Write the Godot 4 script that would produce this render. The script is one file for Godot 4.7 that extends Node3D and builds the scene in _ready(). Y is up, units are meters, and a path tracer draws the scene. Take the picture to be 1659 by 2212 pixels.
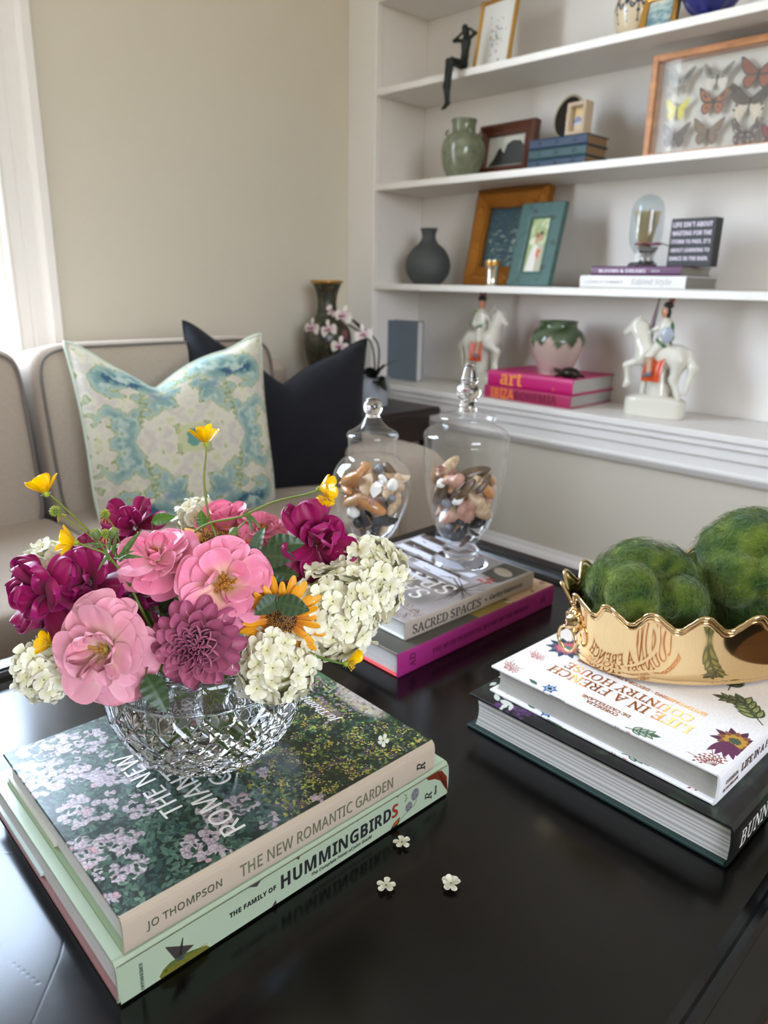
extends Node3D
# A corner of a living room: coffee table with books, flowers and jars, sofa, built-in bookcase.

var M := {}
var used := {}
var rng := RandomNumberGenerator.new()

func _ready():
	rng.seed = 7
	setup_view()
	setup_materials()
	build_room()
	build_bookcase()
	build_sofa()
	build_table()
	build_table_books()
	build_vase()
	build_flowers()
	build_jars()
	build_brass()
	build_shelf_things()
	build_small()

func setup_view():
	var cam := Camera3D.new()
	cam.name = "camera"
	add_child(cam)
	cam.transform = Transform3D(Basis(Vector3(0.7054, 0.0197, -0.7085), Vector3(-0.2228, 0.9551, -0.1952), -(Vector3(-0.6728, -0.2956, -0.6782))), Vector3(0, 0.935, 0))
	var lens := CameraAttributesPhysical.new()
	lens.frustum_focal_length = 17.374
	lens.frustum_focus_distance = 0.63
	lens.exposure_aperture = 4.6
	lens.frustum_near = 0.05
	lens.frustum_far = 60.0
	cam.attributes = lens
	cam.fov = 69.27
	cam.near = 0.05
	cam.far = 60.0
	cam.current = true
	var we := WorldEnvironment.new()
	we.name = "daylight"
	var e := Environment.new()
	e.background_mode = Environment.BG_SKY
	var sm := ProceduralSkyMaterial.new()
	sm.sky_top_color = Color(0.62, 0.76, 0.95)
	sm.sky_horizon_color = Color(0.88, 0.93, 0.98)
	sm.ground_horizon_color = Color(0.46, 0.52, 0.40)
	sm.ground_bottom_color = Color(0.30, 0.34, 0.24)
	sm.sky_energy_multiplier = 3.0
	sm.ground_energy_multiplier = 2.2
	sm.sun_angle_max = 1.0
	var sky := Sky.new()
	sky.sky_material = sm
	e.sky = sky
	e.tonemap_mode = Environment.TONE_MAPPER_LINEAR
	e.tonemap_exposure = 1.42
	e.sdfgi_enabled = true
	e.ssao_enabled = true
	e.ssil_enabled = true
	we.environment = e
	add_child(we)
	# daylight at the windows (soft skylight, one lamp as large as each opening)
	window_light("window_daylight", Vector3(-2.27, 1.49, -0.185), Vector2(1.03, 1.68), -PI / 2, 7.0, Color(0.93, 0.97, 1.0))
	window_light("window_daylight", Vector3(-2.2, 1.5, 1.75), Vector2(1.3, 1.7), -PI / 2, 6.0, Color(0.93, 0.97, 1.0))
	window_light("window_daylight", Vector3(2.5, 1.5, 0.7), Vector2(1.8, 1.5), PI / 2, 4.6, Color(1.0, 0.93, 0.83))

func window_light(n: String, at: Vector3, size: Vector2, turn: float, energy: float, c: Color):
	var l := AreaLight3D.new()
	l.name = n
	l.area_size = size
	l.light_energy = energy
	l.light_color = c
	l.position = at
	l.rotation.y = turn
	l.shadow_enabled = true
	l.set("area_range", 12.0)
	l.set("area_attenuation", 2.0)
	add_child(l, true)

# ---------------------------------------------------------------- naming
func numbered(n: String) -> String:
	var k: int = used.get(n, 0)
	used[n] = k + 1
	return n if k == 0 else "%s_%03d" % [n, k]

func tag(o: Node, label: String, category: String, group := "") -> Node:
	o.set_meta("label", label)
	o.set_meta("category", category)
	if group != "":
		o.set_meta("group", group)
	return o

func thing(n: String, label: String, category: String, at := Vector3.ZERO, turn := 0.0, group := "") -> Node3D:
	var o := Node3D.new()
	o.name = numbered(n)
	o.position = at
	o.rotation.y = turn
	add_child(o, true)
	tag(o, label, category, group)
	return o

func part(n: String, mesh: Mesh, m: Material, parent: Node, xf := Transform3D.IDENTITY) -> MeshInstance3D:
	var o := MeshInstance3D.new()
	o.name = numbered(n) if parent == self else n
	o.mesh = mesh
	o.material_override = m
	o.transform = xf
	parent.add_child(o, true)
	return o

func struct(n: String, mesh: Mesh, m: Material, at := Vector3.ZERO, parent: Node = self) -> MeshInstance3D:
	var o := part(n, mesh, m, parent, Transform3D(Basis.IDENTITY, at))
	if parent == self:
		o.set_meta("kind", "structure")
	return o

# ---------------------------------------------------------------- meshes
# a grid of quads; f(u, v) gives a point, c(u, v) a linear colour; wrap joins the normals of the two ends in u
func grid(nu: int, nv: int, f: Callable, c = null, wrap := false, flip := false) -> ArrayMesh:
	var w := nu + 1
	var p := PackedVector3Array()
	var uv := PackedVector2Array()
	var col := PackedColorArray()
	for j in nv + 1:
		for i in w:
			var a := float(i) / nu
			var b := float(j) / nv
			p.append(f.call(a, b))
			uv.append(Vector2(a, b))
			if c != null:
				col.append(c.call(a, b))
	return grid_mesh(p, uv, col, nu, nv, wrap, flip)

func grid_mesh(p: PackedVector3Array, uv: PackedVector2Array, col: PackedColorArray, nu: int, nv: int, wrap: bool, flip: bool) -> ArrayMesh:
	var w := nu + 1
	var n := PackedVector3Array()
	n.resize(p.size())
	var idx := PackedInt32Array()
	for j in nv:
		for i in nu:
			var a := j * w + i
			var b := a + 1
			var d := a + w
			var e := d + 1
			var fn := (p[e] - p[a]).cross(p[d] - p[b])
			if flip:
				fn = -fn
			n[a] += fn
			n[b] += fn
			n[d] += fn
			n[e] += fn
			if flip:
				idx.append_array([a, d, b, b, d, e])
			else:
				idx.append_array([a, b, d, b, e, d])
	if wrap:
		for j in nv + 1:
			var s := n[j * w] + n[j * w + nu]
			n[j * w] = s
			n[j * w + nu] = s
	for k in n.size():
		n[k] = -n[k].normalized() if n[k].length_squared() > 1e-24 else Vector3.UP
	var arr := []
	arr.resize(Mesh.ARRAY_MAX)
	arr[Mesh.ARRAY_VERTEX] = p
	arr[Mesh.ARRAY_NORMAL] = n
	arr[Mesh.ARRAY_TEX_UV] = uv
	if col.size():
		arr[Mesh.ARRAY_COLOR] = col
	arr[Mesh.ARRAY_INDEX] = idx
	var m := ArrayMesh.new()
	m.add_surface_from_arrays(Mesh.PRIMITIVE_TRIANGLES, arr)
	return m

# turned profile (radius, height), from bottom to top for an outside face; c(u, v) colours it
func lathe(prof: Array, seg := 48, c = null, wob = null) -> ArrayMesh:
	var p := PackedVector3Array()
	var uv := PackedVector2Array()
	var col := PackedColorArray()
	var lens := [0.0]
	for j in range(1, prof.size()):
		lens.append(lens[j - 1] + prof[j].distance_to(prof[j - 1]))
	var total: float = max(lens[-1], 1e-6)
	for j in prof.size():
		for i in seg + 1:
			var a := TAU * i / seg
			var q := Vector3(prof[j].x * cos(a), prof[j].y, prof[j].x * sin(a))
			if wob != null:
				q = wob.call(q, a, lens[j] / total)
			p.append(q)
			uv.append(Vector2(float(i) / seg, lens[j] / total))
			if c != null:
				col.append(c.call(float(i) / seg, lens[j] / total))
	return grid_mesh(p, uv, col, seg, prof.size() - 1, true, false)

# a smooth profile through the given points; a repeated point makes a crease
func smooth(pts: Array, per := 5) -> Array:
	var out := []
	var run := [pts[0]]
	for k in range(1, pts.size() + 1):
		if k == pts.size() or pts[k].distance_to(pts[k - 1]) < 1e-7:
			if run.size() < 3:
				out.append_array(run)
			else:
				for i in run.size() - 1:
					var a = run[max(i - 1, 0)]
					var d = run[min(i + 2, run.size() - 1)]
					for s in per:
						out.append(run[i].cubic_interpolate(run[i + 1], a, d, float(s) / per))
				out.append(run[-1])
			run = []
		if k < pts.size():
			run.append(pts[k])
	return out

func tube(path: Array, r, seg := 8, cap := true, c = null) -> ArrayMesh:
	var p := PackedVector3Array()
	var uv := PackedVector2Array()
	var col := PackedColorArray()
	var n := path.size()
	var t0: Vector3 = (path[1] - path[0]).normalized()
	var side: Vector3 = t0.cross(Vector3.UP if absf(t0.y) < 0.9 else Vector3.RIGHT).normalized()
	var rows := 0
	for j in n:
		var t: Vector3 = (path[min(j + 1, n - 1)] - path[max(j - 1, 0)]).normalized()
		side = (side - t * side.dot(t)).normalized()
		var up := side.cross(t)
		var rr: float = r.call(float(j) / (n - 1)) if r is Callable else r
		for k in ([0.0, 1.0] if cap and j == 0 else ([1.0, 0.0] if cap and j == n - 1 else [1.0])):
			rows += 1
			for i in seg + 1:
				var a := TAU * i / seg
				p.append(path[j] + (side * cos(a) + up * sin(a)) * rr * k)
				uv.append(Vector2(float(i) / seg, float(j) / (n - 1)))
				if c != null:
					col.append(c.call(float(i) / seg, float(j) / (n - 1)))
	return grid_mesh(p, uv, col, seg, rows - 1, true, false)

func curve(pts: Array, per := 6) -> Array:
	var out := []
	for i in pts.size() - 1:
		for s in per:
			out.append(pts[i].cubic_interpolate(pts[i + 1], pts[max(i - 1, 0)], pts[min(i + 2, pts.size() - 1)], float(s) / per))
	out.append(pts[-1])
	return out

# flat-faced polygons; each face lists its corners counter-clockwise seen from outside
func faces(list: Array, uvs: Array = []) -> ArrayMesh:
	var p := PackedVector3Array()
	var n := PackedVector3Array()
	var uv := PackedVector2Array()
	for k in list.size():
		var q: Array = list[k]
		var fn := Vector3.ZERO
		for i in range(1, q.size() - 1):
			fn += (q[i] - q[0]).cross(q[i + 1] - q[0])
		fn = fn.normalized()
		for i in range(1, q.size() - 1):
			for s in [0, i + 1, i]:
				p.append(q[s])
				n.append(fn)
				uv.append(uvs[k][s] if uvs.size() else Vector2(q[s].x, q[s].z))
	var arr := []
	arr.resize(Mesh.ARRAY_MAX)
	arr[Mesh.ARRAY_VERTEX] = p
	arr[Mesh.ARRAY_NORMAL] = n
	arr[Mesh.ARRAY_TEX_UV] = uv
	arr[Mesh.ARRAY_INDEX] = PackedInt32Array(range(p.size()))
	var m := ArrayMesh.new()
	m.add_surface_from_arrays(Mesh.PRIMITIVE_TRIANGLES, arr)
	return m

# a box with chamfered edges between two corners; uv runs over x and z
func slab(lo: Vector3, hi: Vector3, b := 0.002) -> ArrayMesh:
	var list := []
	var q := func(sx, sy, sz, ax) -> Vector3:
		var s := Vector3(sx, sy, sz)
		var v := Vector3.ZERO
		for k in 3:
			var e: float = hi[k] if s[k] > 0 else lo[k]
			v[k] = e if k == ax else e - s[k] * b
		return v
	for ax in 3:
		var a1 := (ax + 1) % 3
		var a2 := (ax + 2) % 3
		for s in [-1.0, 1.0]:
			var c := []
			for t in [[-1, -1], [1, -1], [1, 1], [-1, 1]]:
				var sg := Vector3.ZERO
				sg[ax] = s
				sg[a1] = t[0]
				sg[a2] = t[1]
				c.append(q.call(sg.x, sg.y, sg.z, ax))
			if s < 0:
				c.reverse()
			list.append(c)
			for s2 in [-1.0, 1.0]:
				var e := []
				for t in [[-1, ax], [1, ax], [1, a1], [-1, a1]]:
					var sg := Vector3.ZERO
					sg[ax] = s
					sg[a1] = s2
					sg[a2] = t[0]
					e.append(q.call(sg.x, sg.y, sg.z, t[1]))
				if s * s2 > 0:
					e.reverse()
				list.append(e)
	for sx in [-1, 1]:
		for sy in [-1, 1]:
			for sz in [-1, 1]:
				var c := [q.call(sx, sy, sz, 0), q.call(sx, sy, sz, 1), q.call(sx, sy, sz, 2)]
				if sx * sy * sz < 0:
					c.reverse()
				list.append(c)
	var uvs := []
	var d := hi - lo
	for f in list:
		var u := []
		for v in f:
			u.append(Vector2((v.x - lo.x) / d.x, (v.z - lo.z) / d.z))
		uvs.append(u)
	return faces(list, uvs)

# a closed outline (x, y) swept straight along z from z0 to z1, with caps
func extrude(outline: Array, z0: float, z1: float, bevel := 0.0) -> ArrayMesh:
	var list := []
	var n := outline.size()
	var area := 0.0
	for i in n:
		area += outline[i].cross(outline[(i + 1) % n])
	var o: Array = outline.duplicate()
	if area < 0:
		o.reverse()
	var rings := [[z0 + bevel, 0.0], [z1 - bevel, 0.0]]
	if bevel > 0:
		rings = [[z0, bevel], [z0 + bevel, 0.0], [z1 - bevel, 0.0], [z1, bevel]]
	var rr := []
	for g in rings:
		var ring := []
		for i in n:
			var v: Vector2 = o[i]
			if g[1] > 0:
				var e0: Vector2 = (v - o[(i + n - 1) % n]).normalized()
				var e1: Vector2 = (o[(i + 1) % n] - v).normalized()
				v += (e0 + e1).normalized().orthogonal() * -g[1]
			ring.append(Vector3(v.x, v.y, g[0]))
		rr.append(ring)
	for k in rr.size() - 1:
		for i in n:
			var j := (i + 1) % n
			list.append([rr[k][i], rr[k][j], rr[k + 1][j], rr[k + 1][i]])
	for e in [[rr[0], true], [rr[-1], false]]:
		var poly := PackedVector2Array()
		for v in e[0]:
			poly.append(Vector2(v.x, v.y))
		var tri := Geometry2D.triangulate_polygon(poly)
		for t in range(0, tri.size(), 3):
			var f := [e[0][tri[t]], e[0][tri[t + 1]], e[0][tri[t + 2]]]
			var up: float = (f[1] - f[0]).cross(f[2] - f[0]).z
			if (up > 0) == e[1]:
				f.reverse()
			list.append(f)
	return faces(list)

func ball(r: Vector3, nu := 20, nv := 12, f = null, c = null) -> ArrayMesh:
	return grid(nu, nv, func(u, v):
		var d := Vector3(sin(PI * v) * cos(TAU * u), -cos(PI * v), sin(PI * v) * sin(TAU * u))
		return d * r * (f.call(d) if f != null else 1.0), (func(u, v): return c.call(Vector3(sin(PI * v) * cos(TAU * u), -cos(PI * v), sin(PI * v) * sin(TAU * u)))) if c != null else null, true, false)

func join(list: Array) -> ArrayMesh:
	var st := SurfaceTool.new()
	for e in list:
		st.append_from(e[0], 0, e[1])
	return st.commit()

func xf(at: Vector3, rot := Vector3.ZERO, s := Vector3.ONE) -> Transform3D:
	return Transform3D(Basis.from_euler(rot).scaled_local(s), at)

# basis whose y axis points along d
func along(d: Vector3, spin := 0.0) -> Basis:
	var y := d.normalized()
	var x := y.cross(Vector3(0.31, 0.2, 0.93) if absf(y.z) < 0.9 else Vector3.RIGHT).normalized()
	return Basis(x, y, x.cross(y)) * Basis(Vector3.UP, spin)

# skeleton of tapered capsules joined by a smooth minimum, meshed as surface nets; bones are [a, b, ra, rb]
func nets(bones: Array, cell: float, k: float, tint = null) -> ArrayMesh:
	var lo := Vector3.INF
	var hi := -Vector3.INF
	for b in bones:
		var rr: float = max(b[2], b[3]) + 3.0 * cell + k
		lo = lo.min(b[0] - Vector3.ONE * rr).min(b[1] - Vector3.ONE * rr)
		hi = hi.max(b[0] + Vector3.ONE * rr).max(b[1] + Vector3.ONE * rr)
	var nx := int((hi.x - lo.x) / cell) + 2
	var ny := int((hi.y - lo.y) / cell) + 2
	var nz := int((hi.z - lo.z) / cell) + 2
	var f := PackedFloat32Array()
	f.resize(nx * ny * nz)
	f.fill(1.0)
	for b in bones:
		var a: Vector3 = b[0]
		var ab: Vector3 = b[1] - b[0]
		var l2 := maxf(ab.length_squared(), 1e-9)
		var ra: float = b[2]
		var dr: float = b[3] - b[2]
		var rr: float = max(b[2], b[3]) + 2.0 * cell + k
		var p0: Vector3 = (b[0].min(b[1]) - Vector3.ONE * rr - lo) / cell
		var p1: Vector3 = (b[0].max(b[1]) + Vector3.ONE * rr - lo) / cell
		for z in range(max(int(p0.z), 0), min(int(p1.z) + 1, nz)):
			for y in range(max(int(p0.y), 0), min(int(p1.y) + 1, ny)):
				var base := (z * ny + y) * nx
				for x in range(max(int(p0.x), 0), min(int(p1.x) + 1, nx)):
					var q := lo + Vector3(x, y, z) * cell - a
					var t := clampf(q.dot(ab) / l2, 0.0, 1.0)
					var d := (q - ab * t).length() - ra - dr * t
					var o := f[base + x]
					var h := maxf(k - absf(o - d), 0.0) / k
					f[base + x] = minf(o, d) - h * h * k * 0.25
	var id := PackedInt32Array()
	id.resize(f.size())
	id.fill(-1)
	var p := PackedVector3Array()
	var idx := PackedInt32Array()
	var off := [0, 1, nx, nx + 1, nx * ny, nx * ny + 1, nx * ny + nx, nx * ny + nx + 1]
	for z in nz - 1:
		for y in ny - 1:
			for x in nx - 1:
				var c0 := (z * ny + y) * nx + x
				var neg := 0
				for o in off:
					if f[c0 + o] < 0.0:
						neg += 1
				if neg == 0 or neg == 8:
					continue
				var s := Vector3.ZERO
				var cnt := 0
				for e in [[0, 1], [2, 3], [4, 5], [6, 7], [0, 2], [1, 3], [4, 6], [5, 7], [0, 4], [1, 5], [2, 6], [3, 7]]:
					var va := f[c0 + off[e[0]]]
					var vb := f[c0 + off[e[1]]]
					if (va < 0.0) != (vb < 0.0):
						var t := va / (va - vb)
						s += Vector3(e[0] & 1, (e[0] >> 1) & 1, e[0] >> 2).lerp(Vector3(e[1] & 1, (e[1] >> 1) & 1, e[1] >> 2), t)
						cnt += 1
				id[c0] = p.size()
				p.append(lo + (Vector3(x, y, z) + s / cnt) * cell)
	var ax := [1, nx, nx * ny]
	for z in range(1, nz - 1):
		for y in range(1, ny - 1):
			for x in range(1, nx - 1):
				var c0 := (z * ny + y) * nx + x
				var v0 := f[c0]
				for d in 3:
					var v1 := f[c0 + ax[d]]
					if (v0 < 0.0) == (v1 < 0.0):
						continue
					var s1: int = ax[(d + 1) % 3]
					var s2: int = ax[(d + 2) % 3]
					var q := [id[c0 - s1 - s2], id[c0 - s2], id[c0], id[c0 - s1]]
					if q.min() < 0:
						continue
					if v0 < 0.0:
						idx.append_array([q[0], q[2], q[1], q[0], q[3], q[2]])
					else:
						idx.append_array([q[0], q[1], q[2], q[0], q[2], q[3]])
	var n := PackedVector3Array()
	n.resize(p.size())
	for i in range(0, idx.size(), 3):
		var fn := (p[idx[i + 2]] - p[idx[i]]).cross(p[idx[i + 1]] - p[idx[i]])
		for s in 3:
			n[idx[i + s]] += fn
	var col := PackedColorArray()
	for i in n.size():
		n[i] = n[i].normalized()
		if tint != null:
			col.append(tint.call(p[i], n[i]))
	var arr := []
	arr.resize(Mesh.ARRAY_MAX)
	arr[Mesh.ARRAY_VERTEX] = p
	arr[Mesh.ARRAY_NORMAL] = n
	if col.size():
		arr[Mesh.ARRAY_COLOR] = col
	arr[Mesh.ARRAY_INDEX] = idx
	var m := ArrayMesh.new()
	m.add_surface_from_arrays(Mesh.PRIMITIVE_TRIANGLES, arr)
	return m

# lettering: mesh centred at its left end, reading along x, height along y; len is its whole length in metres
var fonts := {}
func letters(s: String, face: String, parent: Node, m: Material, at: Vector3, b: Basis, length: float, bold := false, squash := 1.0, deep := 0.0003, italic := 0.0) -> MeshInstance3D:
	var key := face + str(bold)
	if not fonts.has(key):
		var f := SystemFont.new()
		f.font_names = PackedStringArray([face])
		f.font_weight = 700 if bold else 400
		fonts[key] = f
	var t := TextMesh.new()
	t.text = s
	t.font = fonts[key]
	t.font_size = 48
	t.pixel_size = 0.01
	t.curve_step = 2.0
	t.depth = 0.05
	var box := t.get_aabb()
	var k := length / box.size.x
	var o := MeshInstance3D.new()
	o.name = "lettering"
	o.mesh = t
	o.material_override = m
	var bs := b * Basis(Vector3(k, 0, 0), Vector3(italic * k, k * squash, 0), Vector3(0, 0, deep / 0.05))
	o.transform = Transform3D(bs, at - bs * Vector3(box.position.x, box.get_center().y, box.position.z + 0.001))
	parent.add_child(o, true)
	return o


# ---------------------------------------------------------------- materials
func mat(c: Color, rough := 0.6, o := {}) -> StandardMaterial3D:
	var m := StandardMaterial3D.new()
	m.albedo_color = c
	m.roughness = rough
	m.metallic_specular = 0.5
	for k in o:
		m.set(k, o[k])
	return m

func ntex(freq: float, size := 256, oct := 4, normal := 0.0, ramp = null, type := FastNoiseLite.TYPE_SIMPLEX_SMOOTH, sd := 1) -> NoiseTexture2D:
	var n := FastNoiseLite.new()
	n.noise_type = type
	n.frequency = freq
	n.fractal_octaves = oct
	n.seed = sd
	var t := NoiseTexture2D.new()
	t.width = size
	t.height = size
	t.seamless = true
	t.noise = n
	if normal > 0.0:
		t.as_normal_map = true
		t.bump_strength = normal
	if ramp != null:
		var g := Gradient.new()
		g.offsets = PackedFloat32Array(range(ramp.size()).map(func(i): return float(i) / (ramp.size() - 1)))
		g.colors = PackedColorArray(ramp)
		t.color_ramp = g
	return t

func vc(rough := 0.5, o := {}) -> StandardMaterial3D:
	var m := mat(Color.WHITE, rough, o)
	m.vertex_color_use_as_albedo = true
	return m

func lin(r: float, g: float, b: float) -> Color:
	return Color(r, g, b).srgb_to_linear()

func glass(c := Color(1, 1, 1, 0.0), ior := 0.05) -> StandardMaterial3D:
	var m := mat(c, 0.0)
	m.refraction_enabled = true
	m.refraction_scale = ior
	return m

func pane(a := 0.04, c := Color(1, 1, 1)) -> StandardMaterial3D:
	var m := mat(Color(c.r, c.g, c.b, a), 0.0)
	m.transparency = BaseMaterial3D.TRANSPARENCY_ALPHA
	return m

func setup_materials():
	M.wall = mat(Color(0.80, 0.765, 0.69), 0.75, {"normal_enabled": true, "normal_texture": ntex(0.05, 256, 4, 1.0), "normal_scale": 0.12, "uv1_triplanar": true, "uv1_world_triplanar": true, "uv1_scale": Vector3(2, 2, 2)})
	M.white = mat(Color(0.89, 0.87, 0.84), 0.42)
	M.panel = mat(Color(0.88, 0.855, 0.825), 0.5, {"normal_enabled": true, "normal_texture": ntex(0.02, 256, 3, 1.0), "normal_scale": 0.08, "uv1_triplanar": true, "uv1_scale": Vector3(3, 3, 3)})
	M.ceiling = mat(Color(0.90, 0.89, 0.87), 0.9)
	M.floor = mat(Color(0.42, 0.29, 0.19), 0.4, {"albedo_texture": ntex(0.02, 256, 4, 0.0, [Color(0.8, 0.75, 0.7), Color(1, 1, 1)]), "uv1_triplanar": true, "uv1_world_triplanar": true, "uv1_scale": Vector3(4, 1, 0.4)})
	M.pane = pane()
	var weave := Image.create(128, 128, false, Image.FORMAT_RGB8)
	for y in 128:
		for x in 128:
			var v := 0.87 + 0.015 * (sin(x * TAU / 4.0) + sin(y * TAU / 4.0)) + 0.1 * (fposmod(sin(x * 12.9 + y * 78.2) * 43758.5, 1.0) - 0.5)
			weave.set_pixel(x, y, Color(v, v * 0.99, v * 0.97))
	M.weave = ImageTexture.create_from_image(weave)
	M.sofa = mat(Color(0.74, 0.68, 0.62), 0.9, {"albedo_texture": M.weave, "uv1_triplanar": true, "uv1_world_triplanar": true, "uv1_scale": Vector3(7, 7, 7), "rim_enabled": true, "rim": 0.4, "rim_tint": 0.6})
	M.seam = mat(Color(0.42, 0.39, 0.36), 0.9)
	M.paper = mat(Color(0.90, 0.89, 0.87), 0.8)
	M.gold = mat(Color(0.74, 0.56, 0.28), 0.35, {"metallic": 0.85})
	M.brass = mat(Color(0.92, 0.80, 0.60), 0.06, {"metallic": 1.0})
	M.glass = glass()
	M.ink = mat(Color(0.10, 0.10, 0.11), 0.6)
	M.stem = mat(Color(0.33, 0.46, 0.16), 0.5, {"subsurf_scatter_enabled": true, "subsurf_scatter_strength": 0.15})
	M.copper = mat(Color(0.80, 0.50, 0.26), 0.28, {"metallic": 0.9})
	M.black = mat(Color(0.035, 0.032, 0.034), 0.22)

func img_tex(im: Image) -> ImageTexture:
	return ImageTexture.create_from_image(im)

# ---------------------------------------------------------------- painting into images
func blob(im: Image, cx: float, cy: float, r: float, c: Color, sq := 1.0, rot := 0.0, soft := 0.3):
	var w := im.get_width()
	var h := im.get_height()
	var R := maxf(r, r * sq)
	var cs := cos(rot)
	var sn := sin(rot)
	for y in range(max(0, int(cy - R)), min(h, int(cy + R) + 2)):
		for x in range(max(0, int(cx - R)), min(w, int(cx + R) + 2)):
			var dx := x - cx
			var dy := y - cy
			var a := (dx * cs + dy * sn) / r
			var b := (dy * cs - dx * sn) / (r * sq)
			var d := a * a + b * b
			if d < 1.0:
				var k := minf(1.0, (1.0 - d) / soft) * c.a
				im.set_pixel(x, y, im.get_pixel(x, y).lerp(Color(c.r, c.g, c.b), k))

func poly(im: Image, pts: Array, c: Color):
	var lo := 1e9
	var hi := -1e9
	for p in pts:
		lo = minf(lo, p.y)
		hi = maxf(hi, p.y)
	for y in range(max(0, int(lo)), min(im.get_height(), int(hi) + 1)):
		var xs := []
		for i in pts.size():
			var a: Vector2 = pts[i]
			var b: Vector2 = pts[(i + 1) % pts.size()]
			if (a.y <= y) != (b.y <= y):
				xs.append(a.x + (y - a.y) / (b.y - a.y) * (b.x - a.x))
		xs.sort()
		for i in range(0, xs.size() - 1, 2):
			for x in range(max(0, int(xs[i])), min(im.get_width(), int(xs[i + 1]) + 1)):
				im.set_pixel(x, y, im.get_pixel(x, y).lerp(Color(c.r, c.g, c.b), c.a))

func leaf2(im: Image, at: Vector2, d: Vector2, l: float, w: float, c: Color):
	var n := d.orthogonal()
	var pts := []
	for k in 7:
		var t := k / 6.0
		pts.append(at + d * l * t + n * w * sin(PI * pow(t, 0.8)))
	for k in range(5, 0, -1):
		var t := k / 6.0
		pts.append(at + d * l * t - n * w * sin(PI * pow(t, 0.8)))
	poly(im, pts, c)

func stroke(im: Image, pts: Array, w: float, c: Color):
	for i in pts.size() - 1:
		var n := int(pts[i].distance_to(pts[i + 1]) / maxf(w * 0.5, 0.5)) + 1
		for k in n:
			var p: Vector2 = pts[i].lerp(pts[i + 1], float(k) / n)
			blob(im, p.x, p.y, maxf(w, 0.8), c, 1.0, 0.0, 0.6)

func blank(w: int, h: int, c: Color) -> Image:
	var im := Image.create(w, h, false, Image.FORMAT_RGB8)
	im.fill(c)
	return im

func speckle(im: Image, amount: float, freq: float, sd := 3):
	var n := FastNoiseLite.new()
	n.seed = sd
	n.frequency = freq
	n.fractal_octaves = 3
	for y in im.get_height():
		for x in im.get_width():
			var v := 1.0 + amount * n.get_noise_2d(x, y)
			var c := im.get_pixel(x, y)
			im.set_pixel(x, y, Color(minf(c.r * v, 1), minf(c.g * v, 1), minf(c.b * v, 1)))


# ---------------------------------------------------------------- the room
func build_room():
	struct("floor", slab(Vector3(-2.35, -0.1, -2.4), Vector3(2.6, 0, 3.2), 0.001), M.floor)
	struct("ceiling", slab(Vector3(-2.35, 2.6, -2.4), Vector3(2.6, 2.7, 3.2), 0.001), M.ceiling)
	# wall with two windows behind the sofa
	var zs := [[-0.73, 0.36]]
	var bits := []
	var edge := -2.4
	for w in zs:
		bits.append([Vector3(-2.3, 0, edge), Vector3(-2.1, 2.6, w[0])])
		bits.append([Vector3(-2.3, 0, w[0]), Vector3(-2.1, 0.62, w[1])])
		bits.append([Vector3(-2.3, 2.35, w[0]), Vector3(-2.1, 2.6, w[1])])
		edge = w[1]
	bits.append([Vector3(-2.3, 0, edge), Vector3(-2.1, 2.6, 3.2)])
	struct("wall_left", join(bits.map(func(b): return [slab(b[0], b[1], 0.0002), Transform3D.IDENTITY])), M.wall)
	struct("wall_back", join([[slab(Vector3(-2.3, 0, -2.3), Vector3(2.6, 0.5, -1.93), 0.001), Transform3D.IDENTITY], [slab(Vector3(-2.3, 0.5, -2.3), Vector3(2.6, 2.6, -2.16), 0.001), Transform3D.IDENTITY]]), M.wall)
	struct("wall_right", join([[Vector3(2.4, 0, -2.4), Vector3(2.6, 2.6, -0.2)], [Vector3(2.4, 0, 1.6), Vector3(2.6, 2.6, 3.2)], [Vector3(2.4, 0, -0.2), Vector3(2.6, 0.75, 1.6)], [Vector3(2.4, 2.25, -0.2), Vector3(2.6, 2.6, 1.6)]].map(func(b): return [slab(b[0], b[1], 0.0002), Transform3D.IDENTITY])), M.wall)
	var f := struct("window_2", join([[ring_frame(1.8, 1.5, 0.06, 0.06), Transform3D.IDENTITY], [slab(Vector3(-0.02, -0.7, -0.02), Vector3(0.02, 0.7, 0.02)), Transform3D.IDENTITY]]), M.white, Vector3(2.45, 1.5, 0.7))
	f.rotation.y = PI / 2
	part("pane", slab(Vector3(-0.84, -0.69, -0.003), Vector3(-0.02, 0.69, 0.003), 0.0005), M.pane, f)
	part("pane", slab(Vector3(0.02, -0.69, -0.003), Vector3(0.84, 0.69, 0.003), 0.0005), M.pane, f)
	struct("wall_front", slab(Vector3(-2.3, 0, 2.9), Vector3(2.4, 2.6, 3.1), 0.001), M.wall)
	struct("baseboard_back", extrude_x([Vector2(-1.935, 0), Vector2(-1.91, 0), Vector2(-1.91, 0.115), Vector2(-1.914, 0.125), Vector2(-1.922, 0.132), Vector2(-1.926, 0.145), Vector2(-1.935, 0.148)], -2.1, 2.4), M.white)
	struct("baseboard_left", extrude([Vector2(-2.105, 0), Vector2(-2.08, 0), Vector2(-2.08, 0.115), Vector2(-2.09, 0.132), Vector2(-2.105, 0.148)], -1.93, 2.9), M.white)
	for k in 1:
		window(k + 1, zs[k][0], zs[k][1])

# profile given as (z, y), swept along x
func extrude_x(outline: Array, x0: float, x1: float, bevel := 0.0) -> ArrayMesh:
	return join([[extrude(outline.map(func(v): return Vector2(-v.x, v.y)), x0, x1, bevel), Transform3D(Basis(Vector3(0, 0, -1), Vector3.UP, Vector3(1, 0, 0)), Vector3.ZERO)]])

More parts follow.
